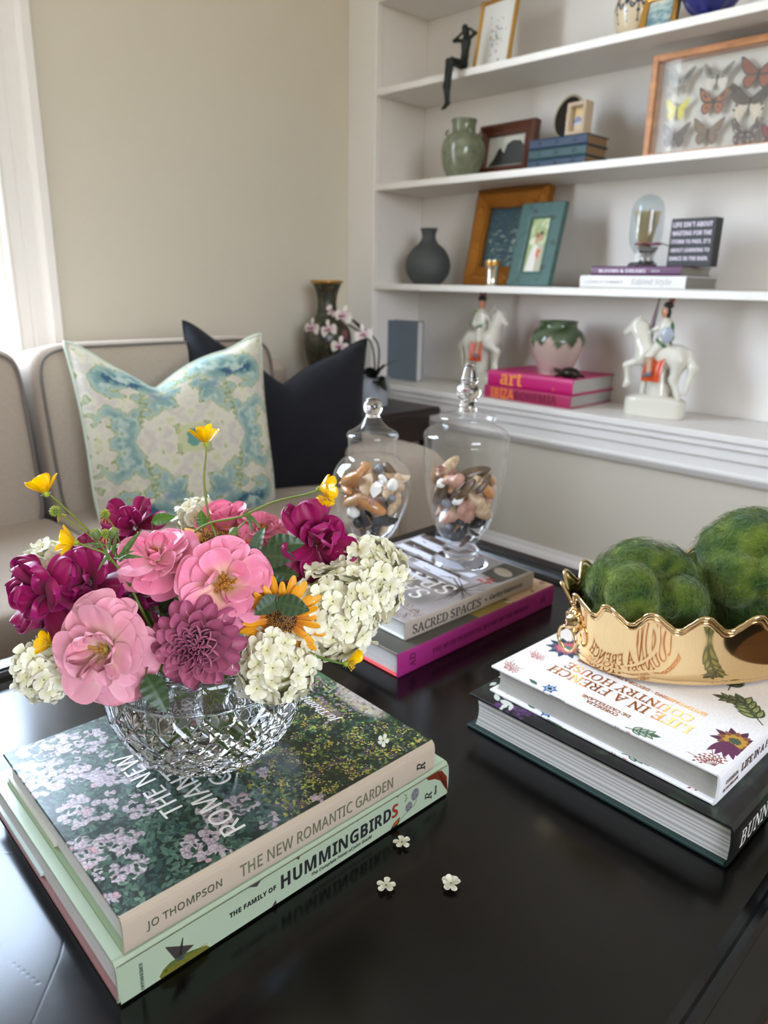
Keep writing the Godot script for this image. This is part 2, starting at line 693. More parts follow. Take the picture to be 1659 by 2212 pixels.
# flat rectangular frame about the origin in the xy plane
func ring_frame(w: float, h: float, bar: float, d: float) -> ArrayMesh:
	var l := []
	for s in [-1, 1]:
		l.append([slab(Vector3(s * w / 2 - (bar if s > 0 else 0.0), -h / 2, -d / 2), Vector3(s * w / 2 + (bar if s < 0 else 0.0), h / 2, d / 2), 0.002), Transform3D.IDENTITY])
		l.append([slab(Vector3(-w / 2 + bar, s * h / 2 - (bar if s > 0 else 0.0), -d / 2), Vector3(w / 2 - bar, s * h / 2 + (bar if s < 0 else 0.0), d / 2), 0.002), Transform3D.IDENTITY])
	return join(l)

func window(k: int, z0: float, z1: float):
	# jamb linings, sill and sashes as one frame, panes between the glazing bars
	var l := []
	for b in [[Vector3(-2.3, 0.62, z0), Vector3(-2.098, 2.35, z0 + 0.02)], [Vector3(-2.3, 0.62, z1 - 0.02), Vector3(-2.098, 2.35, z1)], [Vector3(-2.3, 2.33, z0), Vector3(-2.098, 2.35, z1)], [Vector3(-2.3, 0.60, z0 - 0.0), Vector3(-2.05, 0.64, z1)],
			[Vector3(-2.25, 0.64, z0 + 0.02), Vector3(-2.21, 2.33, z0 + 0.075)], [Vector3(-2.25, 0.64, z1 - 0.075), Vector3(-2.21, 2.33, z1 - 0.02)], [Vector3(-2.25, 0.64, z0 + 0.02), Vector3(-2.21, 0.71, z1 - 0.02)], [Vector3(-2.25, 2.27, z0 + 0.02), Vector3(-2.21, 2.33, z1 - 0.02)], [Vector3(-2.25, 1.45, z0 + 0.02), Vector3(-2.205, 1.5, z1 - 0.02)],
			[Vector3(-2.24, 0.64, (z0 + z1) / 2 - 0.012), Vector3(-2.215, 2.33, (z0 + z1) / 2 + 0.012)], [Vector3(-2.205, 0.64, z0 + 0.02), Vector3(-2.19, 2.33, z0 + 0.035)]]:
		l.append([slab(b[0], b[1], 0.002), Transform3D.IDENTITY])
	var f := struct("window_%d" % k, join(l), M.white)
	for a in [[0.71, 1.45], [1.5, 2.27]]:
		for s in 2:
			var m := (z0 + z1) / 2
			var q0: float = z0 + 0.075 if s == 0 else m + 0.012
			var q1: float = m - 0.012 if s == 0 else z1 - 0.075
			part("pane", slab(Vector3(-2.232, a[0], q0), Vector3(-2.228, a[1], q1), 0.0005), M.pane, f)
	# fluted casing on both sides and over the top
	var prof := [Vector2(0, 0), Vector2(0.0, 0.012), Vector2(0.006, 0.016), Vector2(0.012, 0.016), Vector2(0.016, 0.011), Vector2(0.045, 0.011), Vector2(0.047, 0.008), Vector2(0.050, 0.008), Vector2(0.052, 0.011), Vector2(0.081, 0.011), Vector2(0.084, 0.017), Vector2(0.090, 0.02), Vector2(0.096, 0.026), Vector2(0.118, 0.026), Vector2(0.121, 0.022), Vector2(0.121, 0)]
	for s in 2:
		var o := []
		for q in prof:
			o.append(Vector2(z0 + 0.006 - q.x if s == 0 else z1 - 0.006 + q.x, q.y - 0.001))
		# outline in (z, x) swept up y
		var e := extrude(o.map(func(v): return Vector2(v.x, v.y)), 0.60, 2.36)
		var n := struct("trim_%d" % (k * 3 - 2 + s), e, M.white, Vector3(-2.1, 0, 0))
		n.transform = Transform3D(Basis(Vector3(0, 0, 1), Vector3(1, 0, 0), Vector3(0, 1, 0)), Vector3(-2.1, 0, 0))
	struct("trim_%d" % (k * 3), slab(Vector3(-2.1, 2.36, z0 - 0.13), Vector3(-2.07, 2.48, z1 + 0.13), 0.004), M.white)

func build_bookcase():
	var t := thing("bookcase", "white painted built-in bookcase with four open shelves of ornaments over a moulded ledge", "bookcase", Vector3(0, 0, -1.9))
	part("stile", slab(Vector3(-2.1, 0.6, -0.03), Vector3(-1.963, 2.6, 0.0), 0.002), M.white, t)
	part("side_panel", slab(Vector3(-1.985, 0.594, -0.25), Vector3(-1.963, 2.6, -0.0305), 0.0005), M.panel, t)
	part("back_panel", slab(Vector3(-1.99, 0.594, -0.252), Vector3(1.2, 2.6, -0.24), 0.001), M.panel, t)
	part("stile", slab(Vector3(1.06, 0.6, -0.25), Vector3(1.2, 2.6, 0.0), 0.002), M.white, t)
	for y in [0.932, 1.253, 1.541, 1.806]:
		part("shelf", slab(Vector3(-1.963, y - 0.0205, -0.24), Vector3(1.06, y, -0.002), 0.0015), M.white, t)
	part("ledge", slab(Vector3(-2.1, 0.575, -0.24), Vector3(1.2, 0.594, 0.03), 0.002), M.white, t)
	part("ledge_moulding", extrude_x([Vector2(-0.04, 0.575), Vector2(0.022, 0.575), Vector2(0.022, 0.558), Vector2(0.012, 0.554), Vector2(0.012, 0.528), Vector2(0.004, 0.523), Vector2(0.004, 0.497), Vector2(0.008, 0.493), Vector2(0.008, 0.486), Vector2(-0.002, 0.482), Vector2(-0.002, 0.477), Vector2(-0.012, 0.472), Vector2(-0.012, 0.468), Vector2(-0.04, 0.466)], -2.1, 1.2), M.white, t)

# soft cushion: rounded box with crowned faces; axes x depth, y height, z length
func cushion(sx: float, sy: float, sz: float, crown: float, e := 0.25, n := 26) -> ArrayMesh:
	return ball(Vector3.ONE, n * 2, n, func(d: Vector3):
		var m := maxf(absf(d.x), maxf(absf(d.y), absf(d.z)))
		return 1.0 / m) if crown < 0 else grid(n * 2, n, func(u, v):
			var th: float = PI * v
			var d := Vector3(sin(th) * cos(TAU * u), -cos(th), sin(th) * sin(TAU * u))
			var p := Vector3(signf(d.x) * pow(absf(d.x), e), signf(d.y) * pow(absf(d.y), e), signf(d.z) * pow(absf(d.z), e))
			var c := 1.0 + crown * (1.0 - p.y * p.y) * (1.0 - p.z * p.z)
			return Vector3(p.x * sx / 2 * c, p.y * sy / 2, p.z * sz / 2), null, true)

func build_sofa():
	var t := thing("sofa", "grey linen sofa with loose back cushions along the window wall", "sofa", Vector3(-1.66, 0, -0.5))
	var fx := func(lo, hi, b): return slab(lo - t.position, hi - t.position, b)
	part("base", fx.call(Vector3(-2.06, 0.06, -1.47), Vector3(-1.24, 0.30, 1.5), 0.012), M.sofa, t)
	part("back_frame", fx.call(Vector3(-2.07, 0.2, -1.47), Vector3(-1.88, 0.70, 1.5), 0.03), M.sofa, t)
	var arm := cushion(0.86, 0.5, 0.21, 0.0, 0.22, 22)
	part("arm", arm, M.sofa, t, xf(Vector3(-1.65, 0.27, -1.39) - t.position))
	part("arm", arm, M.sofa, t, xf(Vector3(-1.65, 0.27, 1.48) - t.position))
	for k in 4:
		var z := -0.93 + k * 0.66
		var sc := cushion(0.5, 0.18, 0.655, 0.0, 0.14, 22)
		part("seat_cushion", sc, M.sofa, t, xf(Vector3(-1.42, 0.335, z) - t.position))
		var b := Basis.from_euler(Vector3(0, 0, deg_to_rad(9)))
		var bc := part("back_cushion", cushion(0.20, 0.42, 0.645, 0.12, 0.22, 26), M.sofa, t, Transform3D(b, Vector3(-1.75, 0.575, z) - t.position))
		# welt along the front edge of the cushion
		var w := []
		for i in 49:
			var a := TAU * i / 48
			w.append(Vector3(0.096, signf(sin(a)) * pow(absf(sin(a)), 0.22) * 0.196, signf(cos(a)) * pow(absf(cos(a)), 0.22) * 0.309))
		part("piping", tube(w, 0.0035, 6, false), M.seam, bc)
	for sx in [-2.0, -1.3]:
		for sz in [-1.4, 1.42]:
			part("leg", lathe([Vector2(0, 0), Vector2(0.018, 0), Vector2(0.026, 0.065), Vector2(0, 0.065)], 12), M.black, t, xf(Vector3(sx, 0, sz) - t.position))
	pillows()
	# dark table in the corner behind the sofa arm
	var s := thing("side_table", "dark mahogany side table in the corner between sofa arm and bookcase", "side table", Vector3(-1.78, 0, -1.68))
	var wood := mat(Color(0.16, 0.075, 0.055), 0.3, {"albedo_texture": ntex(0.03, 128, 4, 0.0, [Color(0.6, 0.55, 0.5), Color(1, 1, 1)]), "uv1_triplanar": true, "uv1_scale": Vector3(2, 10, 10)})
	M.darkwood = wood
	part("tabletop", slab(Vector3(-0.28, 0.525, -0.17), Vector3(0.20, 0.55, 0.17), 0.006), wood, s)
	part("apron", slab(Vector3(-0.25, 0.44, -0.15), Vector3(0.17, 0.525, 0.15), 0.002), wood, s)
	for x in [-0.24, 0.16]:
		for z in [-0.14, 0.14]:
			part("leg", lathe([Vector2(0, 0), Vector2(0.014, 0), Vector2(0.02, 0.2), Vector2(0.022, 0.45), Vector2(0, 0.45)], 12), wood, s, xf(Vector3(x, 0, z)))

# throw pillow lying in the xy plane, thick in z, corners drawn out, dented from above
func pillow_mesh(w: float, h: float, d: float, chop: float, front: bool, ears := 0.0, dent := 0.0) -> ArrayMesh:
	var s := 1.0 if front else -1.0
	return grid(48, 48, func(u, v):
		var a: float = 2.0 * u - 1.0
		var b: float = 2.0 * v - 1.0
		var x: float = a * w / 2 * (1.0 - 0.07 * (1.0 - b * b) * absf(a) ** 3)
		var y: float = b * h / 2 * (1.0 - 0.05 * (1.0 - a * a) * absf(b) ** 3)
		var th: float = pow(maxf(1.0 - pow(absf(a), 2.6), 0.0), 0.5) * pow(maxf(1.0 - pow(absf(b), 2.6), 0.0), 0.5)
		# the chop: a valley pressed into the middle of the top edge
		var g: float = exp(-pow(absf(a - dent) / 0.42, 1.3))
		var top: float = clampf((b + 0.15) / 1.15, 0.0, 1.0)
		y -= chop * g * top * top
		y += chop * 0.28 * smoothstep(0.55, 1.0, absf(a)) * top * top
		x += signf(a) * ears * smoothstep(0.5, 1.0, absf(a)) * pow(maxf(-b, 0.0), 3.0)
		var crease: float = 0.25 * exp(-pow((a - dent) / 0.16, 2.0)) * top * top
		return Vector3(x, y, s * d / 2 * th * (1.0 - crease) + 0.004 * sin(7 * a + 3 * b) * th), null, false, front)

func pillow(n: String, label: String, w: float, h: float, d: float, chop: float, m: Material, pm: Material, at: Transform3D, ears := 0.0, welt := 0.004, dent := 0.0):
	var t := thing(n, label, "pillow", at.origin)
	t.transform = at
	part("front_panel", pillow_mesh(w, h, d, chop, true, ears, dent), m, t)
	part("back_panel", pillow_mesh(w, h, d, chop, false, ears, dent), m, t)
	var fm := pillow_mesh(w, h, d, chop, true, ears, dent)
	var v: PackedVector3Array = fm.surface_get_arrays(0)[Mesh.ARRAY_VERTEX]
	var path := []
	for i in 48:
		path.append(v[i])
	for i in 48:
		path.append(v[i * 49 + 48])
	for i in 48:
		path.append(v[48 * 49 + 48 - i])
	for i in 49:
		path.append(v[(48 - i) * 49])
	part("piping", tube(path, welt, 6, false), pm, t)

func pillows():
	M.print = mat(Color.WHITE, 0.85, {"albedo_texture": img_tex(pillow_print(512)), "rim_enabled": true, "rim": 0.2})
	var navy := mat(Color(0.030, 0.032, 0.065), 0.95, {"rim_enabled": true, "rim": 0.35, "rim_tint": 0.7, "normal_enabled": true, "normal_texture": ntex(0.1, 128, 3, 2.0), "normal_scale": 0.2})
	# facing the room, leaning on the back cushions
	var b := Basis(Vector3.UP, deg_to_rad(78)) * Basis(Vector3.RIGHT, deg_to_rad(-14))
	pillow("pillow", "square pillow printed with a teal, green and cream watercolour pattern, dented on top", 0.445, 0.42, 0.16, 0.085, M.print, mat(Color(0.75, 0.79, 0.72), 0.8), Transform3D(b, Vector3(-1.50, 0.585, -0.855)), -0.03, 0.004, -0.22)
	var b2 := Basis(Vector3.UP, deg_to_rad(70)) * Basis(Vector3.RIGHT, deg_to_rad(-16)) * Basis(Vector3.BACK, deg_to_rad(-6))
	pillow("pillow", "plain dark navy pillow behind the printed one", 0.50, 0.44, 0.15, 0.11, navy, navy, Transform3D(b2, Vector3(-1.56, 0.575, -1.175)), 0.0, 0.002)

func pillow_print(n: int) -> Image:
	var im := blank(n, n, Color(0.80, 0.79, 0.72))
	var a := FastNoiseLite.new()
	a.frequency = 0.011 * 512 / n
	a.fractal_octaves = 4
	a.seed = 14
	var b := FastNoiseLite.new()
	b.frequency = 0.022 * 512 / n
	b.fractal_octaves = 3
	b.seed = 5
	var cream := Color(0.80, 0.78, 0.70)
	var teal := Color(0.41, 0.54, 0.52)
	var pale := Color(0.61, 0.68, 0.64)
	var blue := Color(0.16, 0.30, 0.40)
	var olive := Color(0.40, 0.43, 0.22)
	var lime := Color(0.70, 0.71, 0.50)
	for y in n:
		for x in range(n / 2, n):
			# ink-blot motif, mirrored left and right and about its middle
			var X := float(x) / n * 2.0 - 1.0
			var my := absf(float(y) / n - 0.50) * 2.0
			var q := a.get_noise_2d(x - n * 0.5, my * n * 0.5)
			var p := b.get_noise_2d(x - n * 0.5 + 300, my * n * 0.5)
			# where the painter kept to cream: a cross in the middle and blossoms round it; teal between
			var f := 0.02 + 0.75 * exp(-pow((Vector2((X - 0.05) / 0.55, my / 0.42).length() - 0.62) / 0.30, 2.0)) - 0.55 * exp(-(pow((X - 0.25) / 0.20, 2.0) + pow((my - 0.66) / 0.22, 2.0))) - 0.5 * exp(-(pow((X - 0.68) / 0.16, 2.0) + pow((my - 0.22) / 0.30, 2.0))) - 0.55 * exp(-(pow((X - 0.62) / 0.22, 2.0) + pow((my - 0.78) / 0.10, 2.0)))
			f += 0.9 * exp(-pow(X / 0.10, 2.0)) * (1.0 - my * 0.8) + 0.7 * exp(-pow((X - 0.86) / 0.16, 2.0)) * exp(-pow((my - 0.2) / 0.35, 2.0))
			f += 0.8 * exp(-(pow((X - 0.36) / 0.16, 2.0) + pow((my - 0.60) / 0.10, 2.0))) + 0.9 * exp(-(pow((X - 0.80) / 0.13, 2.0) + pow((my - 0.92) / 0.12, 2.0))) + 0.7 * exp(-(pow((X - 0.62) / 0.10, 2.0) + pow((my - 0.42) / 0.08, 2.0)))
			f += 0.95 * q + 0.55 * p
			var c := cream
			if f < 0.0:
				c = pale.lerp(teal, clampf(-f * 1.3, 0, 1)).lerp(Color(0.74, 0.78, 0.72), clampf(p * 2.0, 0, 0.7))
			elif f < 0.22:
				c = lime.lerp(pale, clampf(1.0 - f * 4.5, 0, 1))
			else:
				c = cream.lerp(Color(0.72, 0.68, 0.64), clampf((p + 0.1) * 1.4, 0, 0.8)).lerp(lime, clampf(-p * 1.3 - 0.1, 0, 0.6))
			var ed := absf(f - 0.12 + 0.3 * p)
			if ed < 0.09 and q > -0.3:
				c = c.lerp(olive, 0.8 * (1.0 - ed / 0.09))
			var bl := Vector2((absf(X - 0.60) - 0.10) / 0.20, (my - 0.72) / 0.085).length() + 1.6 * absf(p)
			if bl < 1.0:
				c = c.lerp(blue, clampf((1.0 - bl) * 2.0, 0, 0.9))
			bl = Vector2((X - 0.25) / 0.16, (my - 0.62) / 0.16).length() + 0.9 * absf(q)
			if bl < 1.0:
				c = c.lerp(Color(0.36, 0.50, 0.56), clampf((1.0 - bl) * 1.3, 0, 0.7))
			var mid := Vector2(X / 0.075, my / 0.085).length() + 0.5 * p
			if mid < 1.0:
				c = Color(0.36, 0.55, 0.50)
			elif mid < 2.0:
				c = c.lerp(lime, 0.6)
			im.set_pixel(x, y, c)
			im.set_pixel(n - 1 - x, y, c)
	return im

# ---------------------------------------------------------------- coffee table
func build_table():
	var t := thing("coffee_table", "black painted coffee table with a raised moulded rim, worn and scratched", "coffee table", Vector3(-0.51, 0, -0.4))
	var sc := blank(1024, 1024, Color(0.5, 0.5, 0.5))
	var sx := FastNoiseLite.new()
	sx.frequency = 0.01
	var r := RandomNumberGenerator.new()
	r.seed = 4
	for k in 170:
		var p := Vector2(r.randf() * 1024, r.randf() * 1024)
		var d := Vector2.from_angle(r.randfn(0.0, 0.5) + (PI / 2 if k % 4 == 0 else 0.35)) * r.randf_range(15, 160)
		stroke(sc, [p, p + d * 0.5 + Vector2(r.randfn(0, 3), r.randfn(0, 3)), p + d], 0.8, Color(0.35, 0.35, 0.35, r.randf_range(0.2, 0.7)))
	for k in 120:
		blob(sc, r.randf() * 1024, r.randf() * 1024, r.randf_range(0.8, 2.2), Color(0.3, 0.3, 0.3, 0.8))
	var top := mat(Color(0.024, 0.020, 0.019), 1.0, {"metallic_specular": 0.45, "heightmap_enabled": true, "heightmap_texture": img_tex(sc), "heightmap_scale": 0.025})
	var rg := ntex(0.012, 256, 4, 0.0, [Color(0.12, 0.12, 0.12), Color(0.24, 0.24, 0.24)])
	top.roughness_texture = rg
	M.tabletop = top
	var edge := mat(Color(0.018, 0.016, 0.017), 0.24, {"normal_enabled": true, "normal_texture": ntex(0.02, 128, 3, 1.5), "normal_scale": 0.15, "uv1_triplanar": true, "uv1_scale": Vector3(3, 3, 3)})
	part("tabletop", slab(Vector3(-0.41, 0.42, -0.67), Vector3(0.41, 0.45, 0.67), 0.0005), top, t)
	# rim: profile (distance outwards from the tabletop edge, height)
	var prof := [Vector2(-0.012, 0.430), Vector2(-0.012, 0.4503), Vector2(-0.004, 0.4545), Vector2(0.0, 0.460), Vector2(0.006, 0.464), Vector2(0.010, 0.464), Vector2(0.011, 0.4665), Vector2(0.034, 0.4665), Vector2(0.038, 0.462), Vector2(0.037, 0.452), Vector2(0.031, 0.447), Vector2(0.028, 0.425), Vector2(-0.012, 0.41)]
	var hx := 0.393
	var hz := 0.655
	for s in [-1.0, 1.0]:
		for k in 2:
			# mitred length of moulding
			var a := []
			for q in [-1.0, 1.0]:
				var ring := []
				for p in prof:
					var o: float = p.x
					ring.append(Vector3(s * (hx + o), p.y, q * (hz + o)) if k == 0 else Vector3(q * (hx + o), p.y, s * (hz + o)))
				a.append(ring)
			var f := []
			for i in prof.size():
				var j := (i + 1) % prof.size()
				var quad := [a[0][i], a[0][j], a[1][j], a[1][i]]
				if (s > 0) == (k == 0):
					quad.reverse()
				quad.reverse()
				f.append(quad)
			part("rim", faces(f), edge, t)
	for x in [-0.36, 0.36]:
		for z in [-0.62, 0.62]:
			part("leg", lathe(smooth([Vector2(0, 0), Vector2(0.02, 0), Vector2(0.024, 0.05), Vector2(0.03, 0.2), Vector2(0.036, 0.3), Vector2(0.036, 0.33), Vector2(0.036, 0.33), Vector2(0.036, 0.43), Vector2(0, 0.43)], 3), 16), edge, t, xf(Vector3(x, 0, z)))
		part("apron", slab(Vector3(x - 0.012, 0.34, -0.6), Vector3(x + 0.012, 0.42, 0.6), 0.002), edge, t)
	for z in [-0.62, 0.62]:
		part("apron", slab(Vector3(-0.34, 0.34, z - 0.012), Vector3(0.34, 0.42, z + 0.012), 0.002), edge, t)


# ---------------------------------------------------------------- books
# A hardback lying flat: local x runs from spine to fore-edge, z from head to tail, y up; origin at the spine's lower head corner.
func book(n: String, label: String, at: Vector3, turn: float, W: float, L: float, T: float, cover: Material, spine: Material, board: Material, group := "", bt := 0.0028, pages: Material = null, over := 0.004, round_back := 0.004) -> Node3D:
	var t := thing(n, label, "book", at, PI + turn, group)
	part("back_cover", slab(Vector3(0, 0, 0), Vector3(W, bt, L), 0.0007), board, t)
	part("front_cover", slab(Vector3(0, T - bt, 0), Vector3(W, T, L), 0.0007), cover, t)
	var o := []
	for k in 13:
		var a := -1.0 + k / 6.0
		o.append(Vector2(-round_back * pow(1.0 - pow(absf(a), 4.0), 0.6) - 0.0002, T / 2 * (1.0 + a)))
	for k in 13:
		var a := 1.0 - k / 6.0
		o.append(Vector2(-round_back * pow(1.0 - pow(absf(a), 4.0), 0.6) + 0.0022, clampf(T / 2 * (1.0 + a), 0.0004, T - 0.0004)))
	part("spine", extrude(o, 0, L), spine, t)
	part("page_block", page_block(W - over, L, T, bt, over), pages if pages != null else M.pages, t)
	return t

func page_block(W: float, L: float, T: float, bt: float, over: float) -> ArrayMesh:
	# head, fore-edge and tail, the fore-edge slightly hollow
	var list := []
	var uvs := []
	var y0 := bt
	var y1 := T - bt
	var z0 := over
	var z1 := L - over
	for k in 6:
		var a := y0 + (y1 - y0) * k / 6.0
		var b := y0 + (y1 - y0) * (k + 1) / 6.0
		var ha := W - 0.0035 * sin(PI * k / 6.0)
		var hb := W - 0.0035 * sin(PI * (k + 1) / 6.0)
		var va := float(k) / 6.0
		var vb := float(k + 1) / 6.0
		list.append([Vector3(0.0, a, z0), Vector3(0.0, b, z0), Vector3(hb, b, z0), Vector3(ha, a, z0)])
		uvs.append([Vector2(0, va), Vector2(0, vb), Vector2(1, vb), Vector2(1, va)])
		list.append([Vector3(ha, a, z0), Vector3(hb, b, z0), Vector3(hb, b, z1), Vector3(ha, a, z1)])
		uvs.append([Vector2(0, va), Vector2(0, vb), Vector2(1, vb), Vector2(1, va)])
		list.append([Vector3(0.003, a, z1), Vector3(ha, a, z1), Vector3(hb, b, z1), Vector3(0.003, b, z1)])
		uvs.append([Vector2(0, va), Vector2(1, va), Vector2(1, vb), Vector2(0, vb)])
	return faces(list, uvs)

# edges of leaves: fine lines along the block, in signatures
func page_stripes(sd: int, lo: Color, hi: Color, broad: float) -> StandardMaterial3D:
	var im := blank(64, 256, hi)
	var r := RandomNumberGenerator.new()
	r.seed = sd
	var s := 0.0
	for y in 256:
		s = lerpf(s, r.randf(), 0.6)
		var b := 0.5 + 0.5 * sin(y * TAU * broad / 256.0 + 1.3 * sin(y * 0.05))
		for x in 64:
			var v := clampf(0.45 * s + 0.55 * (b if broad > 0 else r.randf()) + 0.06 * sin(x * 0.3 + y), 0, 1)
			im.set_pixel(x, y, lo.lerp(hi, v))
	return mat(Color.WHITE, 0.75, {"albedo_texture": img_tex(im)})

# where lettering on a cover or spine sits; the spine faces local -x, the reader's up on it is +y
const SPINE := Basis(Vector3(0, 0, 1), Vector3(0, 1, 0), Vector3(-1, 0, 0))
const TOP := Basis(Vector3(1, 0, 0), Vector3(0, 0, -1), Vector3(0, 1, 0))
const SPINE_UP := Basis(Vector3(0, 1, 0), Vector3(0, 0, -1), Vector3(-1, 0, 0))

func build_table_books():
	M.pages = page_stripes(1, Color(0.72, 0.71, 0.69), Color(0.93, 0.92, 0.90), 0.0)
	var glossy := {"clearcoat_enabled": true, "clearcoat": 0.35, "clearcoat_roughness": 0.25}
	# --- hummingbirds
	var mint := mat(Color(0.63, 0.68, 0.57), 0.38)
	var rose := mat(Color(0.50, 0.33, 0.31), 0.55)
	var tm := 0.0365
	var b := book("book", "thick pale mint book with large black capitals on its spine, under the garden book", Vector3(-0.403, 0.4505, -0.152), -0.03, 0.268, 0.338, tm, mint, mint, rose)
	# the jacket folded round the boards, its flap inside
	part("dust_jacket", slab(Vector3(0.002, tm - 0.0004, 0.0), Vector3(0.2685, tm + 0.0004, 0.338), 0.0002), mint, b)
	part("jacket_flap", slab(Vector3(0.15, 0.0028, 0.0012), Vector3(0.2665, 0.0062, 0.337), 0.0004), mat(Color(0.74, 0.80, 0.77), 0.4), b)
	part("spine_print", faces([[Vector3(-0.00425, 0.002, 0.001), Vector3(-0.00425, tm - 0.002, 0.001), Vector3(-0.00425, tm - 0.002, 0.337), Vector3(-0.00425, 0.002, 0.337)]], [[Vector2(0.003, 0.945), Vector2(0.003, 0.055), Vector2(0.997, 0.055), Vector2(0.997, 0.945)]]), mat(Color.WHITE, 0.4, {"albedo_texture": img_tex(bird_spine())}), b)
	for e in [[0.165, 0.022, 0.2], [0.112, 0.026, 0.9]]:
		for k in 5:
			var fd := Vector3(cos(e[2] + k * 0.2), 0, sin(e[2] + k * 0.2))
			part("printed_feather", join([[petal(0.018 - 0.002 * absf(k - 2), 0.0045, 0.0, 0.0, 0.0, 0.0, 1.0, lin(0.30, 0.20, 0.16), lin(0.38, 0.22, 0.15), lin(0.22, 0.15, 0.13), 0.5, 2.5, 0.0, 3, 5), Transform3D(Basis(fd.cross(Vector3.UP), fd, Vector3.UP) * Basis(Vector3.RIGHT, 0.0), Vector3(e[0], tm + 0.0006, e[1] - 0.004))]]), vc(0.5), b)
	var sx := -0.0046
	letters("HUMMINGBIRD", "Droid Sans", b, M.ink, Vector3(sx, 0.0205, 0.1365), SPINE, 0.1225, true, 1.1)
	letters("S", "Droid Sans", b, mat(Color(0.55, 0.18, 0.12), 0.5), Vector3(sx, 0.0205, 0.2605), SPINE, 0.0075, true, 1.1)
	letters("THE FAMILY OF", "Droid Sans", b, M.ink, Vector3(sx, 0.0195, 0.0885), SPINE, 0.043, true)
	letters("The Complete Prints of John Gould", "Droid Sans", b, M.ink, Vector3(sx, 0.0085, 0.167), SPINE, 0.068, false, 1.0, 0.0002, 0.25)
	letters("OPPENHEIMER", "Droid Sans", b, mat(Color(0.36, 0.44, 0.38), 0.6), Vector3(sx, 0.0035, 0.017), SPINE_UP, 0.024)
	letters("Electa", "Droid Serif", b, M.ink, Vector3(sx, 0.010, 0.319), SPINE_UP, 0.010, true)
	letters("R", "Droid Serif", b, M.ink, Vector3(sx, 0.010, 0.309), SPINE_UP, 0.008, false, 1.0, 0.0003, 0.4)
	# --- garden
	var cream := mat(Color(0.71, 0.645, 0.56), 0.42)
	var cov := mat(Color.WHITE, 0.32, {"albedo_texture": img_tex(garden_cover(800, 1024))})
	var ta := 0.0325
	var a := book("book", "glossy garden book with roses on the cover and a cream spine, under the crystal bowl", Vector3(-0.4045, 0.4875, -0.160), -0.033, 0.243, 0.309, ta, cov, cream, mat(Color(0.50, 0.57, 0.42), 0.6))
	part("jacket_flap", slab(Vector3(0.13, 0.0028, 0.0012), Vector3(0.2415, 0.0075, 0.3078), 0.0004), mat(Color(0.72, 0.71, 0.63), 0.4), a)
	var dark := mat(Color(0.30, 0.31, 0.24), 0.5)
	letters("JO THOMPSON", "Droid Sans", a, dark, Vector3(sx, 0.0155, 0.0165), SPINE, 0.060)
	letters("THE NEW ROMANTIC GARDEN", "Droid Sans", a, mat(Color(0.40, 0.40, 0.31), 0.5), Vector3(sx, 0.0155, 0.0925), SPINE, 0.161, false, 1.25)
	letters("R", "Droid Serif", a, M.ink, Vector3(sx, 0.011, 0.290), SPINE_UP, 0.008, false, 1.2, 0.0003, 0.4)
	var wt := mat(Color(0.94, 0.93, 0.90), 0.4)
	var top := ta + 0.0002
	letters("THE NEW", "Droid Sans", a, wt, Vector3(0.0665, top, 0.078), TOP, 0.102)
	letters("ROMANTIC", "Droid Sans", a, wt, Vector3(0.018, top, 0.103), TOP, 0.128, false, 1.05)
	letters("GARDEN", "Droid Sans", a, wt, Vector3(0.075, top, 0.129), TOP, 0.096)
	letters("Jo Thompson", "Droid Serif", a, wt, Vector3(0.085, top, 0.262), TOP, 0.08, false, 1.0, 0.0003, 0.3)
	# --- purple book and the interiors book on it
	var pk := mat(Color(0.60, 0.13, 0.42), 0.5)
	var c := book("book", "book with a plain magenta spine lying on the table under the interiors book", Vector3(-0.581, 0.4505, -0.616), -0.02, 0.245, 0.347, 0.0335, mat(Color.WHITE, 0.4, {"albedo_texture": img_tex(room_cover(false))}), pk, mat(Color(0.90, 0.24, 0.24), 0.5), "", 0.0028, null, 0.004, 0.001)
	letters("THE MOST BEAUTIFUL ROOMS IN THE WORLD", "Droid Serif", c, mat(Color(0.36, 0.05, 0.25), 0.6), Vector3(-0.0016, 0.0165, 0.064), SPINE, 0.215)
	letters("AD", "Droid Serif", c, mat(Color(0.25, 0.03, 0.17), 0.6), Vector3(-0.0016, 0.0075, 0.026), SPINE_UP, 0.0195)
	letters("R", "Droid Serif", c, mat(Color(0.30, 0.03, 0.2), 0.6), Vector3(-0.0016, 0.012, 0.318), SPINE_UP, 0.010)
	var taupe := mat(Color(0.66, 0.61, 0.55), 0.5)
	var d := book("book", "interiors book with a grey picture cover and pale spine, under the two glass jars", Vector3(-0.601, 0.4845, -0.649), -0.035, 0.236, 0.279, 0.026, mat(Color.WHITE, 0.35, {"albedo_texture": img_tex(room_cover(true))}), taupe, mat(Color(0.85, 0.84, 0.82), 0.5), "", 0.0025, null, 0.004, 0.0015)
	letters("SACRED SPACES", "Droid Serif", d, M.ink, Vector3(-0.0021, 0.0125, 0.013), SPINE, 0.139)
	letters("·", "Droid Serif", d, M.ink, Vector3(-0.0021, 0.0125, 0.162), SPINE, 0.003)
	letters("Carley Summers", "Droid Serif", d, M.ink, Vector3(-0.0021, 0.0125, 0.172), SPINE, 0.078, false, 1.0, 0.0002, 0.2)
	letters("SACRED", "Droid Serif", d, wt, Vector3(0.045, 0.0262, 0.082), TOP, 0.17)
	letters("SPACES", "Droid Serif", d, wt, Vector3(0.030, 0.0262, 0.122), TOP, 0.17)
	# --- dark garden book and the white flowered one on it
	var dk := img_tex(dark_cover())
	var green := mat(Color(0.07, 0.17, 0.15), 0.55)
